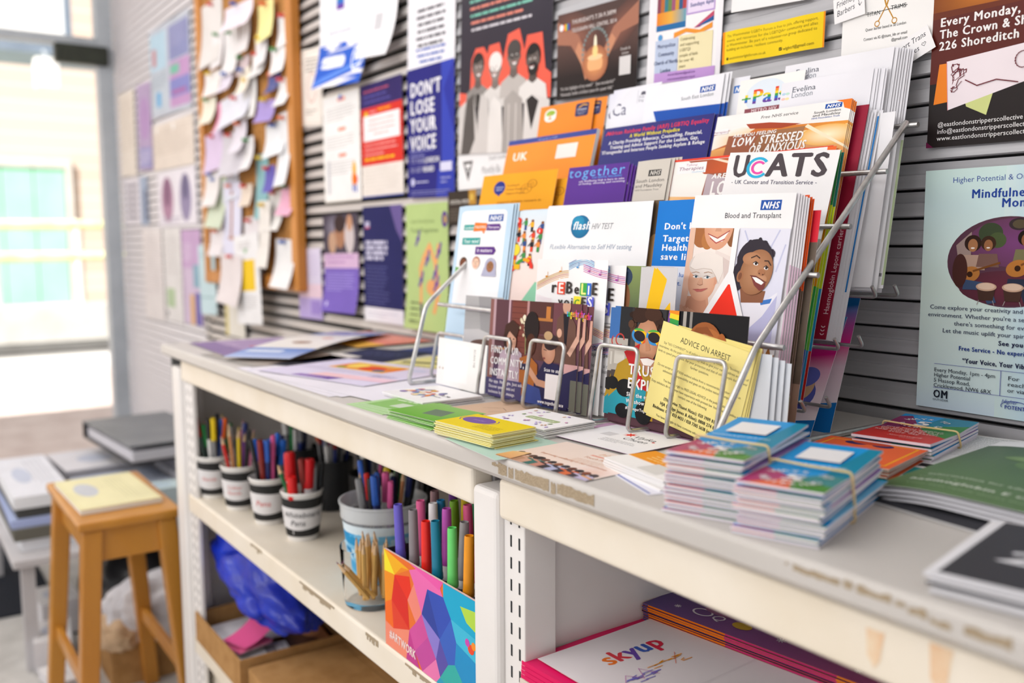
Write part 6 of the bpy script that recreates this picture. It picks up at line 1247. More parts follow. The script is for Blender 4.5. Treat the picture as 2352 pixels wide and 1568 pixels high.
def d(p, W, H):
    p.polyc([(0, 0), (W, 0), (W, H), (0, H)], ['#f3d9c8', '#f4e4de', '#f6e9e2', '#f3e0d6'])
    p.ell(W - 20, 30, 30, 24, '#f0cdbe', c2='#f4e4de'); OR = '#d98a5c'
    p.text('Healing', 70, 84, 12, '#e0a070', it=.3, fit=46); p.rect(66, 76, 50, 4.6, '#f0b8a8'); p.text('Communities', 68, 76.6, 4.4, '#e87a5c', fit=40); p.text('Touch Project CIC', 66, 66, 8, OR, it=.1, fit=62)
    p.greek(66, 58, 58, 4, 2, '#e0b8a0', seed=114, lead=1.8); p.text('Improving wellbeing in our community', 22, 44, 7.5, '#d9946c', fit=104, rot=-1)
    rd = random.Random(15); heads = ['#2b2426', '#8a5a44', '#5c3c30', '#2b2426', '#7a4a38', '#1f1c20', '#9a5c3c', '#33303a', '#6a3c2c', '#2b2a30', '#8a4a30', '#3a3038']; tops = ['#e0a058', '#d9b08c', '#b98a6a', '#d0a088', '#2f6f68', '#c98a78', '#2b2a30', '#b4b8d8', '#33303a', '#e0703c', '#3f3a44', '#c9c0e0']
    for k in range(12):
        x = 8 + k * 11.4; y = 26 - k * .9
        p.poly([(x - 9, -2), (x - 8, y - 6), (x - 3, y - 1), (x + 4, y - 1), (x + 9, y - 7), (x + 10, -2)], tops[k]); p.line([(x - 8, y - 5), (x + 10, y - 9)], 3.2, tops[(k + 1) % 12]); p.ell(x, y + 3, 4.6 if k != 3 else 7.6, 5 if k != 3 else 6.4, heads[k])
    p.polyc([(0, 0), (26, 0), (20, 34), (0, 24)], ['#e8a860', '#e0a470', '#eec48c', '#f0c080'])
lay('flyer', 'peach flyer of a row of hugging people on the counter front edge', 'flyer', -.800, -.5245, CT + .0004, .142, .102, 3, d, '#f4e4da', m_=GLOSS)
def d(p, W, H): p.rect(0, H * .46, W, H * .54, '#ee9a2c'); p.rect(50, 6, 34, 26, '#d9d6d2'); p.greek(22, H - 14, 40, 3, 4, '#f6cc84', seed=115); p.line([(60, H - 16), (78, H - 18)], .8, '#5a4420'); p.rect(0, 0, 46, H * .4, '#f3f0ee')
pile('booklet', 'white booklet with an orange half and a pale square panel', 'white booklet under the orange half one', 'white booklets by the left banded stack', 'booklet', -.695, -.462, CT, .105, .062, -10, 4, 2.0, d, '#f3f0ee', edge='#f0eeee', jit=.002, rj=3, seed=26, gap=.0005)
lay('sheet', 'white sheet with a blue line sticking out under the orange and white booklets', 'sheet', -.685, -.470, CT, .10, .07, -18, lambda p, W, H: p.rect(4, 3, W - 8, 2, '#4a5cb0'), '#e9e8f2')

# --- three banded stacks of small folded booklets
SEC = {'b': '#129ae0', 't': '#0f88a8', 'm': '#b0306c', 'o': '#ee6a2c', 'g': '#4f8f3c', 'r': '#d2302c'}
def ring(p, cx, cy, t0, word, a0, a1, r, size, col='#f3eef0'):
    n = len(word)
    for k, ch in enumerate(word):
        a = a0 + (a1 - a0) * k / (n - 1); up = a0 > a1
        p.text(ch, cx + r * math.cos(R(a)), cy + r * math.sin(R(a)), size, col, 'c', b=1, rot=a - 90 if up else a + 90)
def five(p, W, cx, cy, s_):
    ring(p, cx, cy, 0, 'WAYS TO', 140, 40, 22 * s_, 10 * s_); p.text('5', cx, cy - 9 * s_, 27 * s_, '#f6f2f2', 'c', b=1, cond=1.15); p.text('5', cx + .8, cy - 9 * s_, 27 * s_, '#f6f2f2', 'c', b=1, cond=1.15); ring(p, cx, cy, 0, 'WELLBEING', 205, 335, 24 * s_, 9 * s_)
def cover_open(p, W, H):
    p.rect(0, 0, W, H, SEC['b']); p.poly([(W * .6, 0), (W, 0), (W, H), (W * .84, H), (W * .70, 60)], SEC['t'])
    cx, cy = 34, 34; p.poly([(cx, cy), (0, 66), (0, 0), (10, 0)], SEC['m']); p.poly([(cx, cy), (6, 0), (46, 0)], SEC['o']); p.poly([(cx, cy), (42, 0), (W, 0), (W, 24)], SEC['g']); p.poly([(cx, cy), (W, 22), (W, 60), (W * .72, 62)], '#3f8a8c')
    five(p, W, cx, cy, 1.1); p.text('southwark.gov.uk/5-ways', W * .48, 84, 5.2, '#dff0fa', 'c', b=1, fit=54); p.rect(12, 100, 38, 42, '#f3f2f4')
def cover_front(p, W, H):
    p.rect(0, 0, W, H, SEC['r']); cx, cy = 36, 98; p.poly([(cx, cy), (0, 70), (0, 142), (14, 150)], '#8a2460'); p.poly([(cx, cy), (8, H), (W * .62, H)], SEC['b']); p.poly([(cx, cy), (W * .55, H), (W, H), (W, 120)], SEC['t']); p.poly([(cx, cy), (W, 126), (W, 44), (W * .72, 60)], '#2f8a3c'); p.poly([(0, 142), (14, 150), (8, H), (0, H)], SEC['b'])
    five(p, W, cx, cy + 14, 1.05)
    for i, t in enumerate(['Find local support', 'for the five ways to', 'wellbeing that can', 'help you feel better', 'every day']): p.text(t, W * .5, 70 - i * 8.5, 7.2, '#f3dcdc', 'c', b=1)
    p.text('Southwark', W * .6, 16, 9, '#f0c4c0', 'c', it=.3, fit=36); p.text('Council', W * .66, 8, 5, '#f0c4c0', 'c')
def tint(k): return ['#f0ebf2', '#ece6f0', '#f3eef2', '#e9e4ef'][k % 4]
def booklets(n, x, y, ang, t, gap, top, where, seed, W=68, H=165, frac=.36, red=False):
    rd = random.Random(seed); st = t / 1000 + gap; kinds = []
    for k in range(4):
        p = Page(W, H, SEC['b'], t, tint(k)); p.rect(0, 0, W * .5, 3.5, SEC['m' if k < 2 else 'o']); p.rect(W * .5, 0, W * .5, 3.5, SEC['g']); p.rect(W - 7, 20, 7, H - 24, ('#7ac4ee', '#cfe2f4', '#b08ad0', '#2fa0e0')[k]); kinds.append(p)
    protos = [None] * 4
    for i in range(n):
        z = CT + .0006 + i * st + t / 1000; last = i == n - 1; j = .0022
        M = on_top(x + (0 if last else rd.uniform(-j, j)), y + (0 if last else rd.uniform(-j, j)), z, ang + (0 if last else rd.uniform(-1.6, 1.6)))
        fl = rd.uniform(1.0, 2.2)
        if last:
            p = Page(W, H, SEC['b'], t, '#e9e2ee'); top(p, W, H)
            o = p.build('booklet', M, GLOSS, bend=lambda a, b: (0, 0, 2.2 * ((b / H) - frac) ** 2 * 3 - (1.2 * math.exp(-((b / H - frac) / .12) ** 2))), cuts=(1, 8))
            tag(o, f'top booklet of the {where}', 'booklet')
        else:
            k = rd.randrange(4)
            if protos[k] is None: o = protos[k] = kinds[k].build('booklet', M, PRINT)
            else: o = protos[k].copy(); COL.objects.link(o); o.matrix_world = M
            tag(o, f'folded booklet under the top one of the {where}', 'booklet', f'booklets in the {where}')
    # rubber band round the stack
    h = n * st + .0012; M = on_top(x, y, CT, ang); y0 = H * frac / 1000; pts = []; e = .0012; w = W / 1000
    cor = [(-.001 - e, y0 + .006, -.0002 + e), (w + e + .001, y0 + .004, -.0002 + e), (w + e + .0015, y0 - .002, h * .5), (w + e, y0 - .006, h + e), (w * .5, y0 - .001, h + e * .4), (-e, y0 + .004, h + e), (-.001 - e, y0 + .006, h * .5)]
    loop = fillet([M @ Vector(c) for c in cor + [cor[0]]], .004, 4)
    mb = MB(); mb.tube(loop, .0011, 8); tag(mb.build('rubber_band', RUBBER, smooth=60), f'tan rubber band round the {where}', 'rubber band')
booklets(15, -.546, -.5225, 20, 2.1, .0014, cover_open, 'left tall banded stack at the counter front', 31)
booklets(12, -.472, -.520, 19, 2.1, .0014, cover_open, 'right banded stack at the counter front', 32, frac=.44)
booklets(5, -.588, -.205, 12, 2.8, .0009, cover_front, 'red fronted banded stack near the wall', 33, H=158, W=82, frac=.55)
# --- between the stacks and the wall
def d(p, W, H): p.frame(8, 10, W - 16, H - 20, 2.4, '#f2a828'); p.ell(36, H - 18, 12, 8, '#3a2a5c'); p.ell(64, H - 18, 11, 8, '#3a2a5c'); p.ell(50, H - 12, 20, 8, '#c24a2c')
pile('booklet', 'orange booklet with a thin yellow line behind the right banded stack', 'orange edged booklet under the yellow lined one', 'orange booklets behind the right stack', 'booklet', -.592, -.310, CT, .105, .110, 12, 5, 1.6, d, '#e8683c', edge='#ecc8bc', jit=.003, rj=3, seed=27, gap=.0012)
def d(p, W, H): p.text('e ca', 44, 66, 24, '#e3f3f2', b=1, fit=54); p.text('u', 30, 48, 24, '#e3f3f2', b=1); p.text('togeth', 34, 30, 9, '#d9efee', b=0, fit=36); p.rect(32, 8, 36, 12, '#f2d01c'); p.rect(0, H - 8, W, 8, '#f0eeee')
lay('card', 'teal card with white letters and a yellow bar behind the right banded stack', 'card', -.515, -.320, CT + .0008, .115, .105, 14, d, '#2fa0a0')
def d(p, W, H):
    p.rect(0, 0, W, 22, '#2f2c30'); p.greek(8, H - 10, W - 16, 22, 2, '#8f9298', seed=116, lead=2.6)
lay('sheet', 'white sheet of small typed lines with a dark band behind the green booklet', 'sheet', -.545, -.225, CT + .0002, .12, .20, 16, d, '#eceef0')
def d(p, W, H): p.rect(0, 0, W, H, '#3a3436'); p.ell(W * .6, H * .7, 40, 20, '#8a5a40')
lay('leaflet', 'dark leaflet with a brown patch against the foot of the wall', 'leaflet', -.50, -.085, CT + .0002, .15, .06, 3, d, '#4a3c38')
gb = thing('booklet', 'dark green health booklet with faint leaf shapes at the right', 'booklet', (0, 0, 0))
def d(p, W, H):
    p.grad(0, 0, W, H, [(0, '#5a7848'), (.3, '#55744a'), (1, '#41583c')]); p.rect(0, H - 32, W, 32, '#eeeef2')
    p.rect(40, H - 26, .8, 20, '#555'); p.ell(52, H - 12, 6, 3.4, '#4a4a50'); p.rect(47, H - 16, 10, 3, '#4a4a50'); p.text('Public Health', 44, H - 22, 8, '#3a3a40', fit=48); p.text('England', 44, H - 29, 8, '#3a3a40', fit=30)
    p.ell(88, 160, 32, 24, '#6f9050', rot=30, c2='#5f7f4c'); p.ell(128, 172, 24, 12, '#7a9a5c', rot=-20, c2='#648450'); p.ell(60, 176, 20, 12, '#86a468', rot=10, c2='#64824e'); p.ell(150, 140, 20, 30, '#6a8c4e', c2='#58784a')
    p.text('Information for adults found to', 18, 62, 8, '#c9d6c0', b=1, fit=132); p.text('you are a', 16, 50, 8, '#9ab48c', fit=34); p.text('haemoglobin E carrier', 14, 36, 12, '#dfe8d8', b=1, fit=128); p.text('Your test result shows that you', 18, 20, 7, '#9ab48c', fit=116)
p = Page(165, 265, '#4c6844', .4, '#e9e8ec'); d(p, 165, 265); M = on_top(-.462, -.355, CT + .020, 5)
o = p.build('cover', M, GLOSS, bend=lambda x, y: (0, 0, -9 * max(0, 1 - x / 60) ** 2 * .6 - 4 * (x / 165) ** 2), cuts=(0, 8)); o.parent = gb
for k in range(3):
    p = Page(163 - k, 262 - k * 2, '#eeedf2', 2.2, '#e6e5ec'); o = p.build('pages', on_top(-.460 + k * .002, -.353 + k * .002, CT + .017 - k * .004, 5 - k * 1.5), PRINT, bend=lambda x, y: (0, 0, -9 * max(0, 1 - x / 60) ** 2 * .6 - 4 * (x / 165) ** 2), cuts=(0, 8)); o.parent = gb
lay('folder', 'dark folder lying under the green booklet', 'folder', -.475, -.36, CT + .0004, .14, .12, -6, None, '#3a3a40', t=2)
bk = thing('magazine', 'black magazine with white writing at the near right corner', 'magazine', (0, 0, 0))
def d(p, W, H): p.rect(4, 3, W, H - 6, '#38363c'); p.grad(40, H - 52, W - 40, 46, [(0, '#38363c'), (.4, '#b83a30'), (1, '#c2443a')]); p.text('2', 22, 52, 40, '#e6e6ec', b=1, cond=1.2, it=.2); p.text('0', 58, 52, 40, '#e6e6ec', b=1, it=.2); p.ell(70, H - 30, 12, 8, '#e0c8c8')
p = Page(240, 150, '#e6e5ea', .6, '#dddce2'); d(p, 240, 150); o = p.build('cover', on_top(-.319, -.507, CT + .0125, 11), GLOSS); o.parent = bk
for k in range(3):
    p = Page(240, 150 - k, '#e9e8ec', 2.4, ('#d6d5da', '#4a4a50', '#c9c8cd')[k]); o = p.build('pages', on_top(-.322 + k * .004, -.509 - k * .003, CT + .0115 - k * .0038, 12 - k * 1.5), PRINT); o.parent = bk
# two tall leaflets leaning between the rack and the wall
def way(p, W, H):
    p.grad(0, 0, W, H, [(0, '#f0e8ec'), (.35, '#f2dce6'), (.55, '#f0b4d0'), (.68, '#e81f8c'), (.78, '#e0409c'), (.9, '#8a7acc'), (1, '#2f9adc')])
    p.ell(20, H - 70, 44, 60, '#e2dde4'); p.rect(30, H - 92, 22, 5, '#1f62b4'); p.poly([(0, H - 40), (50, H - 54), (46, H - 60), (0, H - 50)], '#c98a98')
    p.text('way', W - 18, H - 128, 22, '#f6eef2', 'r', b=1, it=.15, fit=42); p.rect(0, 0, W, 30, '#1872c0'); p.ell(8, 22, 28, 10, '#1872c0')
    p.ell(W - 50, 70, 40, 34, '#5a62b4'); p.rect(0, 40, 50, 60, '#4a4f94'); p.line([(10, 66), (46, 52), (W - 30, 74)], 17, '#d9b08c'); p.ell(W - 28, 84, 14, 22, '#d9b08c'); p.ell(W - 28, 98, 17, 16, '#6a70c4')
def way2(p, W, H):
    p.grad(0, 0, W, H, [(0, '#f0e8ec'), (.45, '#f2d6e4'), (.62, '#ee2f96'), (.75, '#d060b8'), (.86, '#7a84cc'), (.9, '#0f62a4'), (1, '#0f6cb4')])
    p.ell(40, H - 46, 34, 40, '#6fc4dc', a0=0, a1=360); p.rect(6, H - 86, 70, 30, '#e8a8c0'); p.rect(0, 0, W, 42, '#1872c0'); p.ell(20, 30, 26, 20, '#8cc8ec'); p.ell(W - 40, 96, 13, 30, '#d9b08c'); p.ell(W - 38, 118, 12, 18, '#6a70c4'); p.rect(W - 34, 48, 12, 4, '#f0f2f8'); p.rect(W - 30, 44, 4, 12, '#f0f2f8')
for nm, lab, ox, oy, w, h, fn, top in (('leaflet', 'pink and blue leaflet with the letters way leaning behind the rack end', -.650, -.205, .10, .172, way, (-.052, -.052 + .10)), ('leaflet', 'pink and blue leaflet leaning on the slats behind the one with letters', -.665, -.150, .10, .205, way2, (-.06, 0))):
    pass
def lean(label, p0, top, w, h, fn):
    """bottom right corner p0, top right corner towards top"""
    p = Page(w * 1000, h * 1000, '#f0e0ea', .5); fn(p, w * 1000, h * 1000); up = (Vector(top) - Vector(p0)).normalized(); ex = Vector((math.cos(R(4)), math.sin(R(4)), 0)); ex = (ex - up * ex.dot(up)).normalized()
    return tag(p.build('leaflet', frame_m(Vector(p0) - ex * w, ex, up), GLOSS), label, 'leaflet')
lean('pink and blue leaflet leaning on the slats behind the one with letters', (-.660, -.142, CT + .001), (-.712, -.012, 1.062), .11, .212, way2)
lean('pink and blue leaflet with the letters way leaning behind the rack end', (-.646, -.200, CT + .001), (-.698, -.060, 1.035), .11, .196, way)
# ================================================================== things on the shelves
def frameZ(x, y, z, tx=0, ty=0, rz=0): return Matrix.Translation((x, y, z)) @ Matrix.Rotation(R(rz), 4, 'Z') @ Matrix.Rotation(R(tx), 4, 'X') @ Matrix.Rotation(R(ty), 4, 'Y')
SH = .5702
PAPERW = mat('white_cup_card', '#eeebe8', rough=.5, noise=(20, '#e6e2de', 2)); RIPPLE = mat('black_ripple_sleeve', '#2b2a2a', rough=.75, noise=(80, '#232222', 3))
def cup(x, y, label, words, rz, tape='#e6e3e4'):
    t = thing('paper_cup', label, 'cup', (x, y, SH), R(rz))
    mb = MB(); mb.lathe([(.0275, .0), (.0285, .004), (.0375, .088), (.0395, .090), (.0400, .0925), (.0388, .0945), (.0368, .0925), (.0272, .006), (.0, .006)], 40); mb.build('cup_body', PAPERW, t, smooth=50)
    mb = MB(); n = 120; pr = []
    for (r0, z) in ((.0297, .010), (.0378, .082)): pr.append((r0, z))
    vs = []
    for r0, z in ((.0290, .0095), (.0301, .010), (.0378, .082), (.0366, .0825)):
        for j in range(n): a = 2 * PI * j / n; rr = r0 + (.0006 if j % 2 else 0) ; vs.append((rr * math.cos(a), rr * math.sin(a), z))
    mb.add(vs, [(i * n + j, i * n + (j + 1) % n, (i + 1) * n + (j + 1) % n, (i + 1) * n + j) for i in range(3) for j in range(n)]); mb.build('sleeve', RIPPLE, t)
    # paper label wrapped round the front, with the handwriting on it
    def wrap(u, z): r = .0312 + (z - .010) * (.0380 - .0301) / .072 + .0002; a = -PI / 2 + u / r; return r, a
    mb = MB(); m_ = 24; vs = []
    for k in range(m_ + 1):
        a = -PI * 1.12 + PI * 1.24 * k / m_
        for z in (.025 + .002 * math.sin(k * .4), .066 + .0015 * math.sin(k * .3)): r = .0311 + (z - .010) * .1097 + .0004; vs.append((r * math.cos(a), r * math.sin(a), z))
    mb.add(vs, [(2 * k, 2 * k + 2, 2 * k + 3, 2 * k + 1) for k in range(m_)], tape)
    for t_, u0, z0, sz, c in words:
        x0 = 0
        for ch in t_:
            gv, gf, adv = glyph(ch, 0); q = []
            for vx, vy in gv:
                z = z0 + vy * sz; r = .0311 + (z - .010) * .1097 + .0008; a = -PI / 2 + (u0 + (x0 + vx + .18 * vy) * sz) / r; q.append((r * math.cos(a), r * math.sin(a), z))
            mb.add(q, gf, c); x0 += adv
    mb.build('paper_label', PLAST if False else PRINT, t); return t
CUPS = [(-2.012, -.462), (-1.890, -.446), (-1.757, -.431), (-1.622, -.416)]
cup(*CUPS[0], 'black sleeved paper cup of pens farthest left on the shelf', [('Pencils', -.020, .042, .012, '#d9706c')], 58)
cup(*CUPS[1], 'black sleeved paper cup of pencils second from the left end', [('Colour', -.020, .048, .011, '#d9706c'), ('Pencils', -.020, .036, .011, '#d9706c')], 58)
cup(*CUPS[2], 'black sleeved paper cup of blue capped pens with red writing Pens', [('Pens', -.022, .040, .017, '#d9605c')], 58)
cup(*CUPS[3], 'black sleeved paper cup of red capped markers with black handwriting', [('Whiteboard', -.034, .048, .0155, '#3a383c'), ('Pens', -.018, .032, .0155, '#3a383c')], 58)

def pen(label, x, y, z, tx, ty, body, cap, L=.14, r=.0042, capL=.04, group=None, kind='pen', capr=None, rz=0, clip=True):
    t = bpy.data.objects.new(kind, None); COL.objects.link(t); t.empty_display_size = .01; t.matrix_world = frameZ(x, y, z, tx, ty, rz); tag(t, label, 'pen' if kind != 'pencil' else 'pencil', group)
    mb = MB(); mb.lathe([(r * .35, 0), (r * .6, .004), (r, .012), (r, L - capL)], 14, col=body, cap1=True); mb.build('barrel', PLAST, t, smooth=40)
    q = capr or r * 1.18
    mb = MB(); mb.lathe([(q * .96, L - capL), (q, L - capL + .002), (q * .97, L - .004), (q * .8, L), (q * .45, L), (q * .4, L - .003), (0, L - .003)], 16, col=cap)
    if clip: mb.box(q * .9, q + .0016, -.0014, .0014, L - capL + .006, L - .002, cap)
    mb.build('cap', PLAST, t, smooth=40); return t
def pencil(label, x, y, z, tx, ty, col, L=.15, r=.0036, group=None, lead='#3a3634', up=True):
    t = bpy.data.objects.new('pencil', None); COL.objects.link(t); t.empty_display_size = .01; t.matrix_world = frameZ(x, y, z, tx, ty, random.uniform(0, 60)); tag(t, label, 'pencil', group)
    mb = MB(); mb.lathe([(r, 0), (r, L - .02)], 6, col=col); mb.build('shaft', PLAST, t)
    mb = MB(); mb.lathe([(r, L - .02), (.0012, L - .004)], 12, col='#e3bf94', cap0=False); mb.build('sharpened_wood', PLAST, t, smooth=40)
    mb = MB(); mb.lathe([(.0012, L - .004), (.0003, L)], 8, col=lead, cap1=True); mb.build('lead', PLAST, t); return t
rd = random.Random(40)
CN = {'#2a2a2c': 'black', '#2f5fb8': 'blue', '#1f6fd8': 'bright blue', '#d9281e': 'red', '#e8c81c': 'yellow', '#2f8f4c': 'green', '#3a4a44': 'dark green', '#ee6a1c': 'orange', '#e0609c': 'pink', '#7a3a8c': 'purple', '#e8e6e4': 'white', '#8a8a8c': 'grey', '#c98a5c': 'tan', '#8a2a24': 'dark red', '#24306c': 'navy', '#f08ab0': 'pale pink'}
CNT = {}
def put(cup_xy, where, items, R0=.024, z=SH + .010, L=.158, spread=16):
    n = len(items)
    for i, (k, body, cap) in enumerate(items):
        a = 2 * PI * i / n * 1.618; rr = R0 * math.sqrt((i + .6) / n) * .72
        x, y = cup_xy[0] + rr * math.cos(a) * .6, cup_xy[1] + rr * math.sin(a) * .6
        tx, ty = -math.sin(a) * spread * rr / R0 + rd.uniform(-3, 3), math.cos(a) * spread * rr / R0 + rd.uniform(-3, 3)
        lab = f"{CN[cap]} {'capped pen' if k != 'p' else 'pencil'} standing in the {where}"
        g = f'{lab}, alike'
        if k == 'p': pencil(lab, x, y, z, tx, ty, cap, L=L * rd.uniform(.95, 1.1), group=g, lead=cap)
        else: pen(lab, x, y, z, tx, ty, body, cap, L=L * rd.uniform(.93, 1.1), r=.0042 if k == 'b' else .0055, capL=.045 if k == 'b' else .05, group=g)
B = 'b'
put(CUPS[0], 'leftmost cup', [('m', '#2a2a2c', '#2a2a2c'), (B, '#2f5fb8', '#2f5fb8'), ('p', 0, '#e8c81c'), (B, '#2a2a2c', '#2a2a2c'), (B, '#3a4a44', '#e8c81c'), ('m', '#3a4a44', '#2f8f4c'), (B, '#3a4a44', '#8a2a24'), (B, '#e8e6e4', '#2a2a2c'), ('m', '#8a8a8c', '#e8c81c'), (B, '#8a8a8c', '#ee6a1c'), (B, '#2f8f4c', '#2f8f4c'), ('m', '#2a2a2c', '#3a4a44'), (B, '#2a2a2c', '#d9281e')])
put(CUPS[1], 'second cup from the left', [('p', 0, '#e8c81c'), ('p', 0, '#7a3a8c'), ('m', '#2a2a2c', '#24306c'), ('p', 0, '#e0609c'), ('p', 0, '#7a3a8c'), (B, '#e8e6e4', '#8a8a8c'), ('p', 0, '#d9281e'), ('p', 0, '#c98a5c'), ('p', 0, '#e8c81c'), (B, '#2a2a2c', '#2a2a2c'), ('p', 0, '#f08ab0'), ('p', 0, '#ee6a1c'), ('p', 0, '#24306c'), ('p', 0, '#2f8f4c')])
put(CUPS[2], 'third cup from the left', [(B, '#2a2a2c', '#2a2a2c'), ('p', 0, '#8a2a24'), (B, '#24306c', '#1f6fd8'), (B, '#2a2a2c', '#1f6fd8'), (B, '#24306c', '#1f6fd8'), (B, '#8a8a8c', '#1f6fd8'), (B, '#2a2a2c', '#2a2a2c'), ('m', '#8a2a24', '#8a2a24'), (B, '#24306c', '#2f5fb8'), (B, '#e0609c', '#e0609c'), ('m', '#8a8a8c', '#1f6fd8'), (B, '#2a2a2c', '#24306c'), (B, '#ee6a1c', '#ee6a1c'), (B, '#2a2a2c', '#1f6fd8')])
cx, cy = CUPS[3]
pen('fat red capped marker at the left of the fourth cup', cx - .016, cy - .012, SH + .012, 0, -4, '#f0eef0', '#d9141c', .150, .0098, .055, kind='marker', capr=.0112, clip=False)
pen('red capped marker standing behind the front one in the fourth cup', cx + .008, cy + .002, SH + .012, -3, 4, '#f0eef0', '#d9141c', .142, .0095, .055, kind='marker', capr=.0108, clip=False)
pen('short red capped marker at the right front of the fourth cup', cx + .012, cy - .018, SH + .004, 4, 3, '#f0eef0', '#e01c1c', .122, .0085, .045, kind='marker', capr=.0098, clip=False)
pencil('green pencil leaning out to the right of the fourth cup', cx + .024, cy - .010, SH + .012, 3, -17, '#1f6f3c', .145, .004)
put((cx + .008, cy + .014), 'fourth cup', [('m', '#8a8a8c', '#8a8a8c'), ('m', '#2f8f4c', '#2f8f4c'), ('m', '#8a2a24', '#8a2a24'), ('m', '#2a2a2c', '#2a2a2c')], R0=.018, L=.14, spread=9)

BLKP = mat('dark_pot', '#232326', rough=.5, noise=(20, '#1b1b1e', 2))
for i, (px_, py_) in enumerate(((-1.93, -.30), (-1.78, -.285), (-1.62, -.27), (-1.47, -.26), (-1.20, -.24), (-1.02, -.24))):
    nm = ['leftmost', 'second', 'third', 'fourth', 'fifth', 'rightmost'][i] + ' dark pot of the back row'
    t = thing('pen_pot', f'{nm} on the pen shelf', 'pot', (px_, py_, SH))
    mb = MB(); mb.lathe([(.040, 0), (.043, .003), (.046, .105), (.0445, .105), (.041, .006), (0, .006)], 28); mb.build('pot_body', BLKP, t, smooth=40)
    rq = random.Random(70 + i); it = []
    for k in range(13): c = rq.choice(['#2a2a2c', '#2a2a2c', '#24306c', '#2f5fb8', '#d9281e', '#8a8a8c', '#2f8f4c', '#e8c81c', '#e8e6e4', '#c98a5c', '#8a2a24', '#7a3a8c', '#ee6a1c', '#e0609c']); it.append((rq.choice(['b', 'b', 'm', 'p']), rq.choice(['#2a2a2c', '#24306c', '#8a8a8c', '#e8e6e4']), c))
    put((px_, py_), nm, it, R0=.042, z=SH + .010, L=.172, spread=12)

# clear plastic tub with a rim and blue printed sheet inside, holding pens
TUBM = mat('frosted_plastic', '#f4f6f8', rough=.2, alpha=.22, spec=.5, noise=(30, '#e9edf2', 2))
tx_, ty_ = -1.345, -.385
tb = thing('plastic_tub', 'clear plastic tub with a blue watery print holding many pens', 'tub', (tx_, ty_, SH))
mb = MB(); mb.lathe([(.052, 0), (.054, .002), (.0665, .112), (.0665, .113), (.0655, .1125), (.0532, .004), (.0, .003)], 48); mb.build('tub_body', TUBM, tb, smooth=50)
mb = MB(); mb.lathe([(.0668, .110), (.0705, .110), (.0712, .131), (.0735, .1325), (.0735, .1355), (.0705, .1360), (.0690, .134), (.0680, .113)], 48, cap0=False); mb.build('rim', mat('milky_plastic', '#f4f8fa', rough=.2, alpha=.5, noise=(30, '#f0f4f8', 2)), tb, smooth=50)
mb = MB(); rd2 = random.Random(9); n = 64; rows = 14; cols = ['#2f94cc', '#4fa8dc', '#7cc0e6', '#b9dcf0', '#1f7fb8', '#98ccec']
def blue(i, j):
    v = math.sin(i * .21 + j * .7) + .8 * math.sin(i * .11 - j * .9 + 2) + .6 * math.sin(i * .43 + j * .33)
    return cols[int((v + 2.4) / 4.8 * 5.99) % 6] if j < 12 else '#dceaf2'
vs = [((.0553 + .0122 * j / rows) * math.cos(2 * PI * i / n), (.0553 + .0122 * j / rows) * math.sin(2 * PI * i / n), .004 + .1 * j / rows) for j in range(rows + 1) for i in range(n)]
for j in range(rows):
    for i in range(n): a, b, c_, d_ = j * n + i, j * n + (i + 1) % n, (j + 1) * n + (i + 1) % n, (j + 1) * n + i; mb.add([vs[a], vs[b], vs[c_], vs[d_]], [(0, 1, 2, 3)], blue(i, j))
mb.build('printed_sheet', PRINT, tb)
put((tx_, ty_), 'clear plastic tub', [('m', '#e8e6e4', '#e0609c'), (B, '#24306c', '#24306c'), (B, '#2a2a2c', '#2a2a2c'), ('m', '#8a8a8c', '#2f8f4c'), (B, '#e8e6e4', '#e8e6e4'), ('m', '#2a2a2c', '#e8c81c'), (B, '#2f5fb8', '#2f5fb8'), (B, '#2a2a2c', '#d9281e'), ('p', 0, '#c98a5c'), ('m', '#2a2a2c', '#8a8a8c'), (B, '#2a2a2c', '#2a2a2c'), ('m', '#24306c', '#2f5fb8'), (B, '#7a3a8c', '#e0609c'), ('p', 0, '#c98a5c'), (B, '#2a2a2c', '#24306c'), ('m', '#2a2a2c', '#2a2a2c'), (B, '#2f8f4c', '#2f8f4c'), ('p', 0, '#d9281e'), (B, '#e8e6e4', '#2a2a2c'), (B, '#24306c', '#2f5fb8')], R0=.062, z=SH + .012, L=.168, spread=14)

# drinking glass of short plain pencils
GLS = mat('glass_tumbler', '#ffffff', rough=.03, trans=1.0, ior=1.06, spec=.5)
gx, gy = -1.258, -.448
gl = thing('drinking_glass', 'clear drinking glass of short plain pencils in front of the tub', 'glass', (gx, gy, SH))
mb = MB(); mb.lathe([(.041, 0), (.0445, .003), (.0455, .010), (.0510, .092), (.0502, .0935), (.0492, .092), (.0435, .012), (.039, .009), (.0, .009)], 48); mb.build('glass_wall', GLS, gl, smooth=50)
for i in range(13):
    a = i * 2.4; rr = .028 * math.sqrt((i + .5) / 13)
    o = pencil('short plain wooden pencil standing in the drinking glass', gx + rr * math.cos(a), gy + rr * math.sin(a) * .9, SH + .011, rd.uniform(-5, 5), rd.uniform(-6, 6), '#dcae62', L=rd.uniform(.086, .100), r=.0036, group='plain pencils in the glass', lead='#b98a5a')
for i in range(2):
    pencil(['plain pencil lying slantwise across the front of the glass', 'plain pencil leaning left across the glass behind the slanting one'][i], gx + .024, gy - .020 + i * .010, SH + .016, 0, -40 - i * 6, '#d2a45a', L=.076, r=.0036, lead='#7a3a5c')

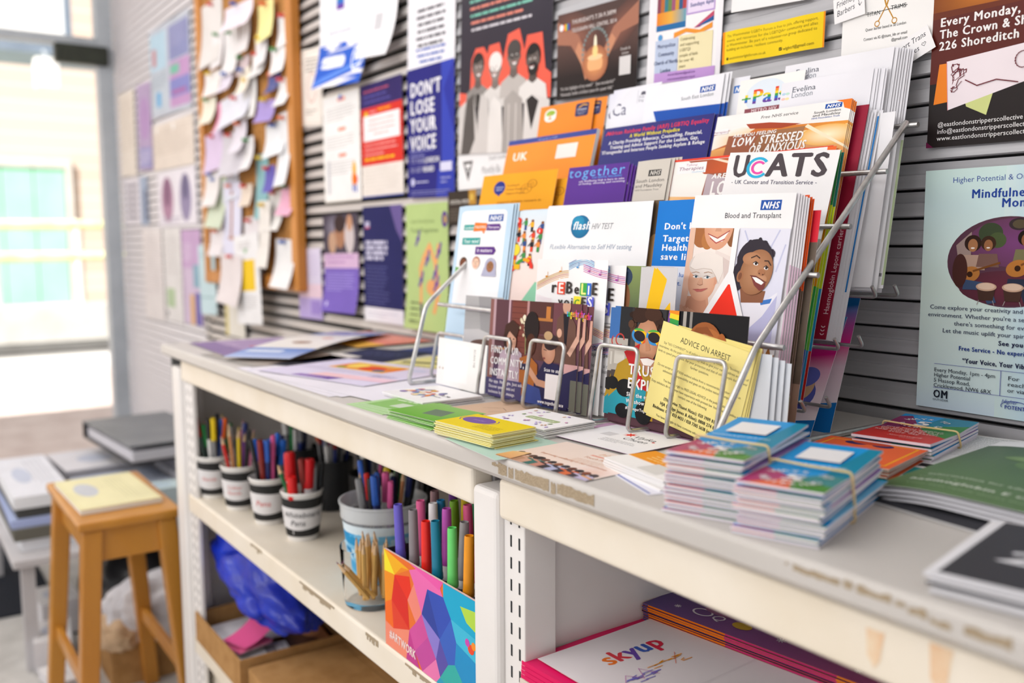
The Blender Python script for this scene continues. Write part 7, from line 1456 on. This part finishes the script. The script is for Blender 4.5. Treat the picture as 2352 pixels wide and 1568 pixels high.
# faceted rainbow box of felt markers
mx0, mx1, my0, my1 = -1.112, -.876, -.502, -.385
bx = thing('marker_box', 'box with rainbow facets packed with felt markers at the shelf front', 'pen box', (mx0, my0, SH))
w, dp, h = mx1 - mx0, my1 - my0, .137
BLK = mat('black_card', '#242326', rough=.6, noise=(20, '#1c1b1d', 2))
mb = MB(); mb.box(0, w, dp - .003, dp, 0, h + .004); mb.box(0, .003, .003, dp, 0, h); mb.box(w - .003, w, .003, dp, 0, h); mb.box(.003, w - .003, .003, dp - .003, 0, .003); mb.box(.003, w - .003, .003, dp - .003, h - .030, h - .026); mb.build('tray', BLK, bx)
p = Page(w * 1000, h * 1000, '#e8702c', 3); W, H = w * 1000, h * 1000
T = [([(0, H), (0, 106), (30, 108)], '#f2e02c'), ([(0, H), (30, 108), (72, H - 10)], '#f2b01c'), ([(30, 108), (72, H - 10), (50, 124)], '#ee8a1c'), ([(0, 106), (30, 108), (20, 70), (0, 60)], '#f0901e'), ([(0, 60), (20, 70), (24, 30), (0, 34)], '#f06a1c'), ([(30, 108), (72, 118), (84, 70), (66, 84)], '#e8321c'), ([(30, 108), (66, 84), (70, 44), (20, 70)], '#d9281e'), ([(20, 70), (70, 44), (24, 30)], '#e04028'), ([(0, 34), (24, 30), (70, 44), (60, 0), (0, 0)], '#ef8a70'), ([(66, 84), (84, 112), (104, 78), (88, 60)], '#f08878'), ([(72, 127), (84, 112), (104, 78), (160, 116), (150, 130), (100, H)], '#ea6cb0'), ([(72, H), (160, H), (150, 124)], '#e85aa8'), ([(88, 60), (104, 78), (120, 52), (84, 20), (70, 44)], '#d0509c'), ([(70, 44), (84, 20), (96, 0), (60, 0)], '#c23a8c'), ([(104, 78), (120, 116), (160, 118), (178, 96), (150, 60), (120, 90)], '#3450b4'), ([(120, 116), (150, 60), (104, 78)], '#2f449f'), ([(104, 78), (150, 60), (140, 30), (120, 52)], '#8c7cd0'), ([(120, 52), (140, 30), (104, 0), (84, 20)], '#c24a9c'), ([(140, 30), (150, 60), (170, 34), (150, 10)], '#5a4fa8'), ([(140, 30), (150, 10), (140, 0), (104, 0)], '#e878b0'), ([(160, 118), (178, 96), (W, 90), (W, H), (160, H)], '#18a8d0'), ([(200, 120), (W, 124), (W, 98), (214, 104)], '#b4d84c'), ([(178, 96), (W, 90), (W, 60), (190, 70)], '#3fb8d8'), ([(150, 60), (178, 96), (190, 70), (186, 40), (170, 34)], '#3a62c0'), ([(186, 40), (190, 70), (W, 60), (W, 20), (204, 24)], '#1f8fc8'), ([(170, 34), (186, 40), (204, 24), (190, 0), (150, 10)], '#34b0a8'), ([(190, 0), (204, 24), (W, 20), (W, 0)], '#1f9ab0'), ([(140, 0), (150, 10), (190, 0)], '#28a0c0')]
for pts, c in T: p.poly(pts, c)
p.text('#ARTWORK', 12, 14, 17, '#f2c8c4', b=1, rot=-4, fit=74); p.text('#ARTWORK', 12.6, 14.4, 17, '#f6e6e2', b=0, rot=-4, fit=74)
p.ell(W - 12, 74, 7, 6, '#e84a2c'); p.ell(W - 20, 80, 5, 5, '#c84ab0'); p.ell(W - 6, 80, 5, 5, '#f2902c')
o = p.build('faceted_front', frame_m((0, 0, 0), (1, 0, 0), (0, 0, 1)), GLOSS, parent=bx)
MK = ['#6a5fc8', '#8a8488', '#f0281c', '#0f7c9c', '#6cdc74', '#f29c14', '#6f66cc', '#e8669c', '#f1eef0', '#c85ac0', '#a8a4a6', '#f0849c', '#8a8a2c', '#24508c', '#8a6a6c', '#1f78a8', '#6a9a14', '#e05a8c', '#9c8f8a', '#2f6f9c', '#b0482c', '#7a3aa0', '#e8c81c', '#2f8f5c', '#d9281e', '#f2b8cc', '#3fa0d0', '#5a5a60']
MN = ['violet', 'grey', 'red', 'teal', 'light green', 'orange', 'lavender', 'pink', 'white', 'magenta', 'light grey', 'rose', 'olive', 'dark blue', 'mauve', 'blue', 'leaf green', 'deep pink', 'taupe', 'slate blue', 'rust', 'purple', 'yellow', 'green', 'scarlet', 'pale pink', 'sky blue', 'charcoal']
k = 0
for row in range(4):
    for c in range(7):
        i = (row * 7 + c); col = MK[i]
        x = mx0 + .020 + c * .0325 + (row % 2) * .008; y = my0 + .020 + row * .025
        t = thing('felt_marker', f'{MN[i]} felt marker standing in the faceted rainbow box', 'marker', (x, y, SH + .004 + row * .006 + rd.uniform(0, .01)))
        t.rotation_euler = (R(rd.uniform(-2, 2)), R(rd.uniform(-3, 3)), 0)
        mb = MB(); mb.lathe([(.0062, 0), (.0066, .002), (.0066, .117)], 18, col='#f0eeee'); mb.build('barrel', PLAST, t, smooth=40)
        mb = MB(); mb.lathe([(.0068, .112), (.0074, .113), (.0074, .120), (.0070, .122), (.0062, .186), (.0056, .189), (.0046, .1885), (.0044, .184), (.0, .184)], 20, col=col); mb.build('cap', PLAST, t, smooth=35)

# lower shelf: blue crumpled bag, card tray with papers, flat card box
BS = .2352
def crumple(name, c, s, seed, amp, mt, label, cat, sub=5):
    bm = bmesh.new(); bmesh.ops.create_icosphere(bm, subdivisions=sub, radius=1.0); rd = random.Random(seed)
    ph = []
    for _ in range(26): f_ = rd.uniform(2, 15); ph.append((Vector((rd.uniform(-1, 1), rd.uniform(-1, 1), rd.uniform(-1, 1))).normalized() * f_, rd.uniform(0, 6.3), rd.uniform(.6, 1.2) * (2.6 / f_) ** .8))
    for v in bm.verts:
        d = v.co.normalized(); q = sum(w_ * abs(math.sin(f.dot(d) + p_)) for f, p_, w_ in ph) / 8 - .55
        k = 1 + amp * q; v.co = Vector((d.x * s[0] * k, d.y * s[1] * k, max(d.z * s[2] * k, -s[2] * .62)))
    me = bpy.data.meshes.new(name); bm.to_mesh(me); bm.free(); me.materials.append(mt); me.polygons.foreach_set('use_smooth', [True] * len(me.polygons)); me.set_sharp_from_angle(angle=R(38))
    o = bpy.data.objects.new(name, me); COL.objects.link(o); o.location = c; return tag(o, label, cat)
BLUEB = mat('blue_plastic_film', '#1238c8', rough=.35, spec=.6, noise=(14, '#0c22a0', 3), bump=(60, .5))
bag = crumple('carrier_bag', (-1.88, -.395, .412), (.150, .062, .058), 5, .85, BLUEB, 'crumpled bright blue plastic bag under the pen shelf', 'bag')
bag.rotation_euler = (0, R(14), R(4))
tr = thing('card_tray', 'brown cardboard tray of papers on the lower shelf', 'tray', (-2.05, -.508, BS))
w, dp, h = .305, .25, .066
for nm, a in (('tray_base', (0, w, 0, dp, 0, .004)),): mb = MB(); mb.box(*a); mb.build(nm, KRAFT, tr)
for a in ((0, w, 0, .004, .004, h), (0, w, dp - .004, dp, .004, h), (0, .004, .004, dp - .004, .004, h), (w - .004, w, .004, dp - .004, .004, h)): mb = MB(); mb.box(*a); mb.build('tray_side', KRAFT, tr, bevel=.001)
lay('sheet', 'white sheet with faint print in the brown card tray', 'sheet', -2.03, -.49, BS + .030, .15, .19, 4, lambda p, W, H: (p.greek(14, H - 30, W - 30, 9, 5, '#b9a9c4', seed=130), p.ell(60, H - 50, 8, None, '#c05aa0')), '#eeebf0')
lay('photo_card', 'dark brown card with a pale patch in the card tray', 'card', -2.0, -.34, BS + .036, .10, .07, 20, lambda p, W, H: p.rect(30, 34, 36, 22, '#d9d0c8'), '#3f332c')
lay('sheet', 'white printed sheet in the right part of the card tray', 'sheet', -1.885, -.475, BS + .026, .125, .17, -8, lambda p, W, H: (p.greek(10, H - 20, W - 20, 8, 6, '#a9a4a8', seed=131), p.rect(10, 60, 90, 24, '#8f8890')), '#e9e6e8')
lay('leaflet', 'brown and orange photo leaflet at the back of the card tray', 'leaflet', -1.93, -.36, BS + .030, .15, .09, -8, lambda p, W, H: (p.grad(0, 0, W, H, [(0, '#3a2a2c'), (.5, '#6a4634'), (1, '#c98a5c')]), p.ell(50, 60, 24, 20, '#d99a6c'), p.ell(110, 50, 30, 18, '#5a3a2c')), '#6a4a3c')
lay('sticky_note', 'small yellow sticky note beside the pink pad in the card tray', 'note', -1.95, -.44, BS + .042, .035, .028, 25, None, '#f0cf1c')
for i in range(8):
    o = lay('sticky_pad', 'bright pink sticky note curling up on top of its pad' if i == 7 else 'pink sticky note in the pad under the curled one', 'note', -1.90 + i * .0004, -.498 + i * .0004, BS + .040 + i * .0006, .075, .075, 14 + i * .8, None, '#f0629c', group=None if i == 7 else 'pink sticky notes in the pad', bend=(lambda x, y: (0, 0, 6 + 22 * (y / 75) ** 2)) if i == 7 else None, cuts=(1, 8) if i == 7 else None)
fb = thing('flat_box', 'large flat brown cardboard box filling the lower shelf at the right', 'box', (-1.735, -.495, BS))
mb = MB(); mb.box(0, .70, 0, .40, 0, .050); mb.build('box_body', KRAFT, fb, bevel=.003)
mb = MB(); mb.box(.004, .696, .0, .199, 0.0502, .0525); mb.build('flap', KRAFT, fb); mb = MB(); mb.box(.004, .696, .201, .396, 0.0502, .0525); mb.build('flap', KRAFT, fb)

# right bay: pink folders, white flyer, purple magazines, cream paper
B2 = .6402
for i in range(5):
    lay('sheet', 'cream paper sheet at the bottom of the pile under the pink folders', 'sheet', -.785, -.5045, B2 + i * .0022, .30, .21, 2 + i * .4, None, '#e3d2c4', t=2, edge='#e6d8cc', group='cream sheets under the pink folders')
for i in range(4):
    lay('folder', ['lowest glossy pink folder', 'second glossy pink folder from the bottom', 'third glossy pink folder from the bottom', 'top glossy pink folder under the white flyer'][i] + ' in the right bay', 'folder', -.784 + i * .0005, -.5035, B2 + .0115 + i * .0052, .30, .245, 1.5 + i * .5, None, '#ee1f6c', t=4.6, m_=GLOSS, edge='#e0185f')
def sky(p, W, H):
    x = 50; yb = H - 60
    for ch, c in zip('skyup', ['#ee7a2c', '#d8404c', '#6a4aa8', '#3f5fb8', '#d92f4c']): p.text(ch, x, yb, 36, c, b=1); x += text_width(ch, 1) * 36 - 2
    for k in range(26):
        rdx = random.Random(k); x0 = rdx.uniform(30, 124); c = '#f0a01c' if x0 > 76 else '#7a72cc'; y0 = H - 92 - (x0 < 76) * 8 + rdx.uniform(-8, 6); p.line([(x0, y0), (x0 + rdx.uniform(6, 16), y0 + rdx.uniform(-1, 2))], 1.2, c)
    p.line([(30, H - 108), (48, H - 88), (60, H - 104), (70, H - 84), (80, H - 106)], .6, '#c05ab0'); p.line([(110, H - 100), (128, H - 80)], .6, '#e8642c'); p.line([(0, H - 150), (W, H - 146)], .4, '#d3ccd0')
lay('flyer', 'white flyer with bright rainbow lettering on the pink folders', 'flyer', -.480, -.486, B2 + .0330, .21, .29, 91, sky, '#ebe4e8', bend=lambda x, y: (0, 0, 2 + 3 * (x / 210) ** 2), cuts=(0, 20))
def mag(p, W, H):
    p.grad(0, 0, W, H, [(0, '#5e4886'), (.6, '#8c4c84'), (1, '#a84c7c')], False)
    for x, y, s_ in ((34, 24, 4), (110, 50, 6), (170, 30, 5), (240, 60, 6), (262, 24, 4)):
        for k in range(4): p.line([(x - s_ * math.cos(k * .785), y - s_ * math.sin(k * .785)), (x + s_ * math.cos(k * .785), y + s_ * math.sin(k * .785))], 1.2, '#d9cfd8')
    p.arc(66, 30, 12, 2.4, 0, 360, '#e6dce4', ry=9); p.text('Q', 80, 22, 20, '#e6dce4', it=.2); p.ell(82, 44, 22, 9, '#9a6088'); p.ell(96, 50, 18, 8, '#9a6088'); p.ell(120, 30, 12, 9, '#c9a02c'); p.ell(160, 52, 28, 10, '#a8708c'); p.ell(190, 74, 20, 9, '#b0808c')
    p.poly([(212 + (14 if k % 2 == 0 else 8) * math.cos(R(k * 22.5)), 46 + (11 if k % 2 == 0 else 6) * math.sin(R(k * 22.5))) for k in range(16)], '#d9b02c'); p.ell(236, 90, 26, 18, '#c0a8a8'); p.text('ja', 274, 52, 12, '#c9a02c')
mx, my, ma = -.784, -.322, 7
for i in range(17):
    j = random.Random(i + 60)
    p = Page(297, 210, '#7a3f68', 2.1, '#e8752c')
    if i == 16: mag(p, 297, 210)
    o = p.build('magazine', on_top(mx + j.uniform(-.001, .001), my + j.uniform(-.0015, .0015) - (0 if i < 13 else .002), B2 + .010 + i * .0026 + .0021, ma + j.uniform(-.4, .4)), GLOSS)
    # edges printed in bands: blue, orange, magenta, orange
    me = o.data; at = me.color_attributes['Col']; me.materials.append(PRINT)
    bmx = MB()
    for a, b_, c in ((0, 8, '#3a4a8c'), (8, 118, '#ee7a1c'), (118, 252, '#c82a78'), (252, 297, '#ee8a2c')): bmx.add([(a / 1000, -.00005, -.0019), (b_ / 1000, -.00005, -.0019), (b_ / 1000, -.00005, -.0003), (a / 1000, -.00005, -.0003)], [(0, 1, 2, 3)], c)
    for k in range(1): bmx.add([(.29705, 0, -.0019), (.29705, .21, -.0019), (.29705, .21, -.0004), (.29705, 0, -.0004)], [(0, 1, 2, 3)], '#c8501c')
    if i == 13: bmx = MB(); bmx.add([(0, -.00005, -.0019), (.297, -.00005, -.0019), (.297, -.00005, -.0003), (0, -.00005, -.0003)], [(0, 1, 2, 3)], '#24204a')
    bmx.build('page_edges', PRINT, o)
    tag(o, 'purple magazine with stars on its cover topping the stack in the right bay' if i == 16 else 'magazine with orange and magenta page edges in the right bay stack', 'magazine', None if i == 16 else 'magazines stacked in the right bay')
lay('folder', 'dark grey folder under the purple magazine stack', 'folder', -.780, -.328, B2 + .004, .30, .21, 6, None, '#4a4a56', t=5, edge='#4a4a56')
lay('sheet', 'bundle of grey paper lying under the dark folder in the right bay', 'sheet', -.60, -.27, B2, .34, .20, 4, None, '#a9a6a4', t=3)
# ================================================================== things on the floor left of the counter
STW = mat('stool_wood', '#c88a34', rough=.42, noise=(7, '#b87828', 4, (1, 1, .2)), coat=.2)
st = thing('stool', 'orange brown wooden stool with a rectangular seat left of the counter', 'stool', (-2.43, -.60, FZ))
mb = MB(); mb.box(-.225, .225, -.115, .115, .598, .620); mb.build('seat', STW, st, bevel=.006)
for a in ((-.20, .20, -.088, -.070, .52, .598), (-.20, .20, .070, .088, .52, .598), (-.205, -.187, -.07, .07, .52, .598), (.187, .205, -.07, .07, .52, .598)): mb = MB(); mb.box(*a); mb.build('apron', STW, st, bevel=.002)
for sx in (-1, 1):
    for sy in (-1, 1):
        mb = MB(); a = Vector((sx * .195, sy * .082, .598)); b_ = Vector((sx * .225, sy * .125, 0)); q = .019
        vs = [b_ + Vector((i * q, j * q, 0)) for i, j in ((-1, -1), (1, -1), (1, 1), (-1, 1))] + [a + Vector((i * q * 1.15, j * q * 1.15, 0)) for i, j in ((-1, -1), (1, -1), (1, 1), (-1, 1))]
        mb.add(vs, [(3, 2, 1, 0), (4, 5, 6, 7)] + [(i, (i + 1) % 4, (i + 1) % 4 + 4, i + 4) for i in range(4)]); mb.build('leg', STW, st, bevel=.004)
for sy in (-1, 1): mb = MB(); mb.box(-.205, .205, sy * .108 - .008, sy * .108 + .008, .20, .235); mb.build('stretcher', STW, st, bevel=.002)
def d(p, W, H): p.ell(W * .42, 50, 70, 26, '#c9cbd0'); p.frame(8, 8, W - 16, H - 16, 1.5, '#e6dca4'); p.greek(40, H - 40, W - 90, 5, 6, '#d9d3a8', seed=140)
pk = thing('book', 'pale yellow covered book lying on the stool seat', 'book', (0, 0, 0))
p = Page(315, 185, '#ebe4b8', 1.2, '#d9cf9c'); d(p, 315, 185); o = p.build('cover', on_top(-2.59, -.705, .5135, 1.5), PRINT); o.parent = pk
p = Page(312, 183, '#f0ede4', 11, '#f0ede6'); o = p.build('pages', on_top(-2.588, -.703, .5121, 1.5), PRINT); o.parent = pk

# low table behind the stool heaped with files, magazines and papers
TB = mat('dull_table', '#c9c6c8', rough=.6, noise=(6, '#bcb9bb', 3))
lt = thing('low_table', 'low grey table heaped with papers and files behind the stool', 'table', (-3.4, -.44, 0))
mb = MB(); mb.box(-.5, .5, -.34, .32, .20, .225); mb.build('table_top', TB, lt, bevel=.004)
for sx in (-.46, .46):
    for sy in (-.30, .28): mb = MB(); mb.box(sx - .018, sx + .018, sy - .018, sy + .018, FZ, .20); mb.build('leg', TB, lt)
def slab(name, label, cat, x0, x1, y0, y1, z0, z1, col, edge, rz=0):
    p = Page((x1 - x0) * 1000, (y1 - y0) * 1000, col, (z1 - z0) * 1000, edge); a = p.W; b_ = p.H
    p.greek(a * .12, b_ * .8, a * .7, 4, 10, mixc(col, '#707080', .3), seed=int(abs(x0) * 100)); p.ell(a * .5, b_ * .35, a * .2, b_ * .16, mixc(col, '#8aa0c8', .4))
    return tag(p.build(name, on_top(x0, y0, z1, rz), PRINT), label, cat)
Z = .2255
slab('document_box', 'white topped grey file lowest in the left heap on the low table', 'file', -3.55, -2.98, -.765, -.60, Z, Z + .035, '#e3e4ea', '#e9ebf0', 2)
slab('box_file', 'olive grey box file in the middle of the left heap on the low table', 'file', -3.56, -2.97, -.765, -.605, Z + .036, Z + .072, '#8f8d86', '#6d6b62')
slab('magazine', 'pale blue magazine above the olive file in the left heap', 'magazine', -3.55, -2.98, -.76, -.60, Z + .073, Z + .098, '#b9c6ea', '#aebbe6', -1)
slab('box_file', 'dark grey file near the top of the left heap', 'file', -3.57, -2.99, -.762, -.60, Z + .099, Z + .128, '#6d6d6c', '#565654', 1)
slab('magazine', 'white magazine topping the left heap on the low table', 'magazine', -3.56, -2.98, -.76, -.60, Z + .129, Z + .165, '#e6e7ee', '#eef0f4')
slab('magazine', 'pale blue patterned magazine at the near end of the middle heap', 'magazine', -3.28, -2.98, -.565, -.30, Z, Z + .13, '#cdd6ea', '#c3c6d4', 4)
slab('magazine', 'white magazine with faint print on the middle heap', 'magazine', -3.62, -3.30, -.585, -.22, Z, Z + .15, '#dfdde2', '#b0aeb4', 3)
slab('newspaper', 'pale blue green newspaper sheet heaped beside the counter end', 'newspaper', -2.96, -2.86, -.50, -.16, Z, Z + .16, '#c3d6da', '#b4c6cc', -3)
for i in range(3): slab('magazine', ['grey magazine directly under the dark lever file', 'second magazine under the dark lever file', 'lowest magazine under the dark lever file'][i], 'magazine', -3.58, -3.02, -.30, -.13, Z + .152 - i * .05 + .0, Z + .20 - i * .05, ('#b9b8c0', '#a9a6ac', '#c9c8ce')[i], ('#8f8d92', '#d3d2d8', '#6f6d72')[i], 3)
lf = thing('lever_file', 'dark grey lever arch file on top of the heap by the wall', 'file', (-3.60, -.46, .427), R(4))
LID = mat('grey_file_board', '#85878b', rough=.5, noise=(8, '#777a7e', 3)); SPN = mat('black_file_spine', '#2c2b2e', rough=.5, noise=(10, '#242326', 2))
mb = MB(); mb.box(0, .56, 0, .30, .056, .061); mb.build('cover', LID, lf, bevel=.001); mb = MB(); mb.box(0, .56, 0, .30, 0, .005); mb.build('cover', SPN, lf, bevel=.001)
mb = MB(); mb.box(0, .005, 0, .30, .005, .056); mb.build('spine', SPN, lf); mb = MB(); mb.box(.02, .55, .012, .29, .006, .040); mb.build('pages', mat('paper_block', '#dedce2', rough=.7, noise=(3, '#c3c1c8', 5, (1, 1, 200))), lf)
# on the floor
crumple('bin_bag', (-3.10, -.37, .005), (.24, .17, .15), 12, .35, mat('black_plastic_film', '#19191b', rough=.35, spec=.5, noise=(12, '#242427', 3), bump=(60, .5)), 'full black plastic sack under the low table behind the stool', 'bag')
cb = thing('carton', 'open brown cardboard carton on the floor behind the stool legs', 'box', (-2.84, -.575, FZ))
w, dp, h = .17, .36, .125
for a in ((0, w, 0, dp, 0, .004),): mb = MB(); mb.box(*a); mb.build('box_base', KRAFT, cb)
for a in ((0, w, 0, .005, .004, h), (0, w, dp - .005, dp, .004, h), (0, .005, .005, dp - .005, .004, h), (w - .005, w, .005, dp - .005, .004, h)): mb = MB(); mb.box(*a); mb.build('box_side', KRAFT, cb)
SILV = mat('pale_plastic_film', '#dedce0', rough=.35, spec=.5, noise=(16, '#c6c4c9', 3), bump=(60, .5))
crumple('carrier_bag', (-2.74, -.39, .055), (.085, .17, .10), 21, .6, SILV, 'crumpled pale grey plastic bag in the open carton', 'bag')
crumple('paper_bag', (-2.73, -.54, .02), (.07, .05, .05), 33, .6, mat('tan_paper', '#cfb190', rough=.7, noise=(20, '#bfa07e', 3)), 'crumpled tan paper bag at the near corner of the carton', 'bag')
for i in range(3): slab('sheet', ['white folded paper on the floor between the stool legs', 'white crumpled sheet under the low table', 'white envelope under the low table edge'][i], 'sheet', (-2.84, -3.05, -3.30)[i], (-2.70, -2.88, -3.12)[i], (-.74, -.72, -.70)[i], (-.64, -.62, -.58)[i], FZ + .0085 + i * .001, FZ + (.04, .10, .12)[i], '#e6e3e4', '#e0dde0', (10, -8, 4)[i])
bpy.data.objects.remove(_fo)
bpy.data.curves.remove(_fc)
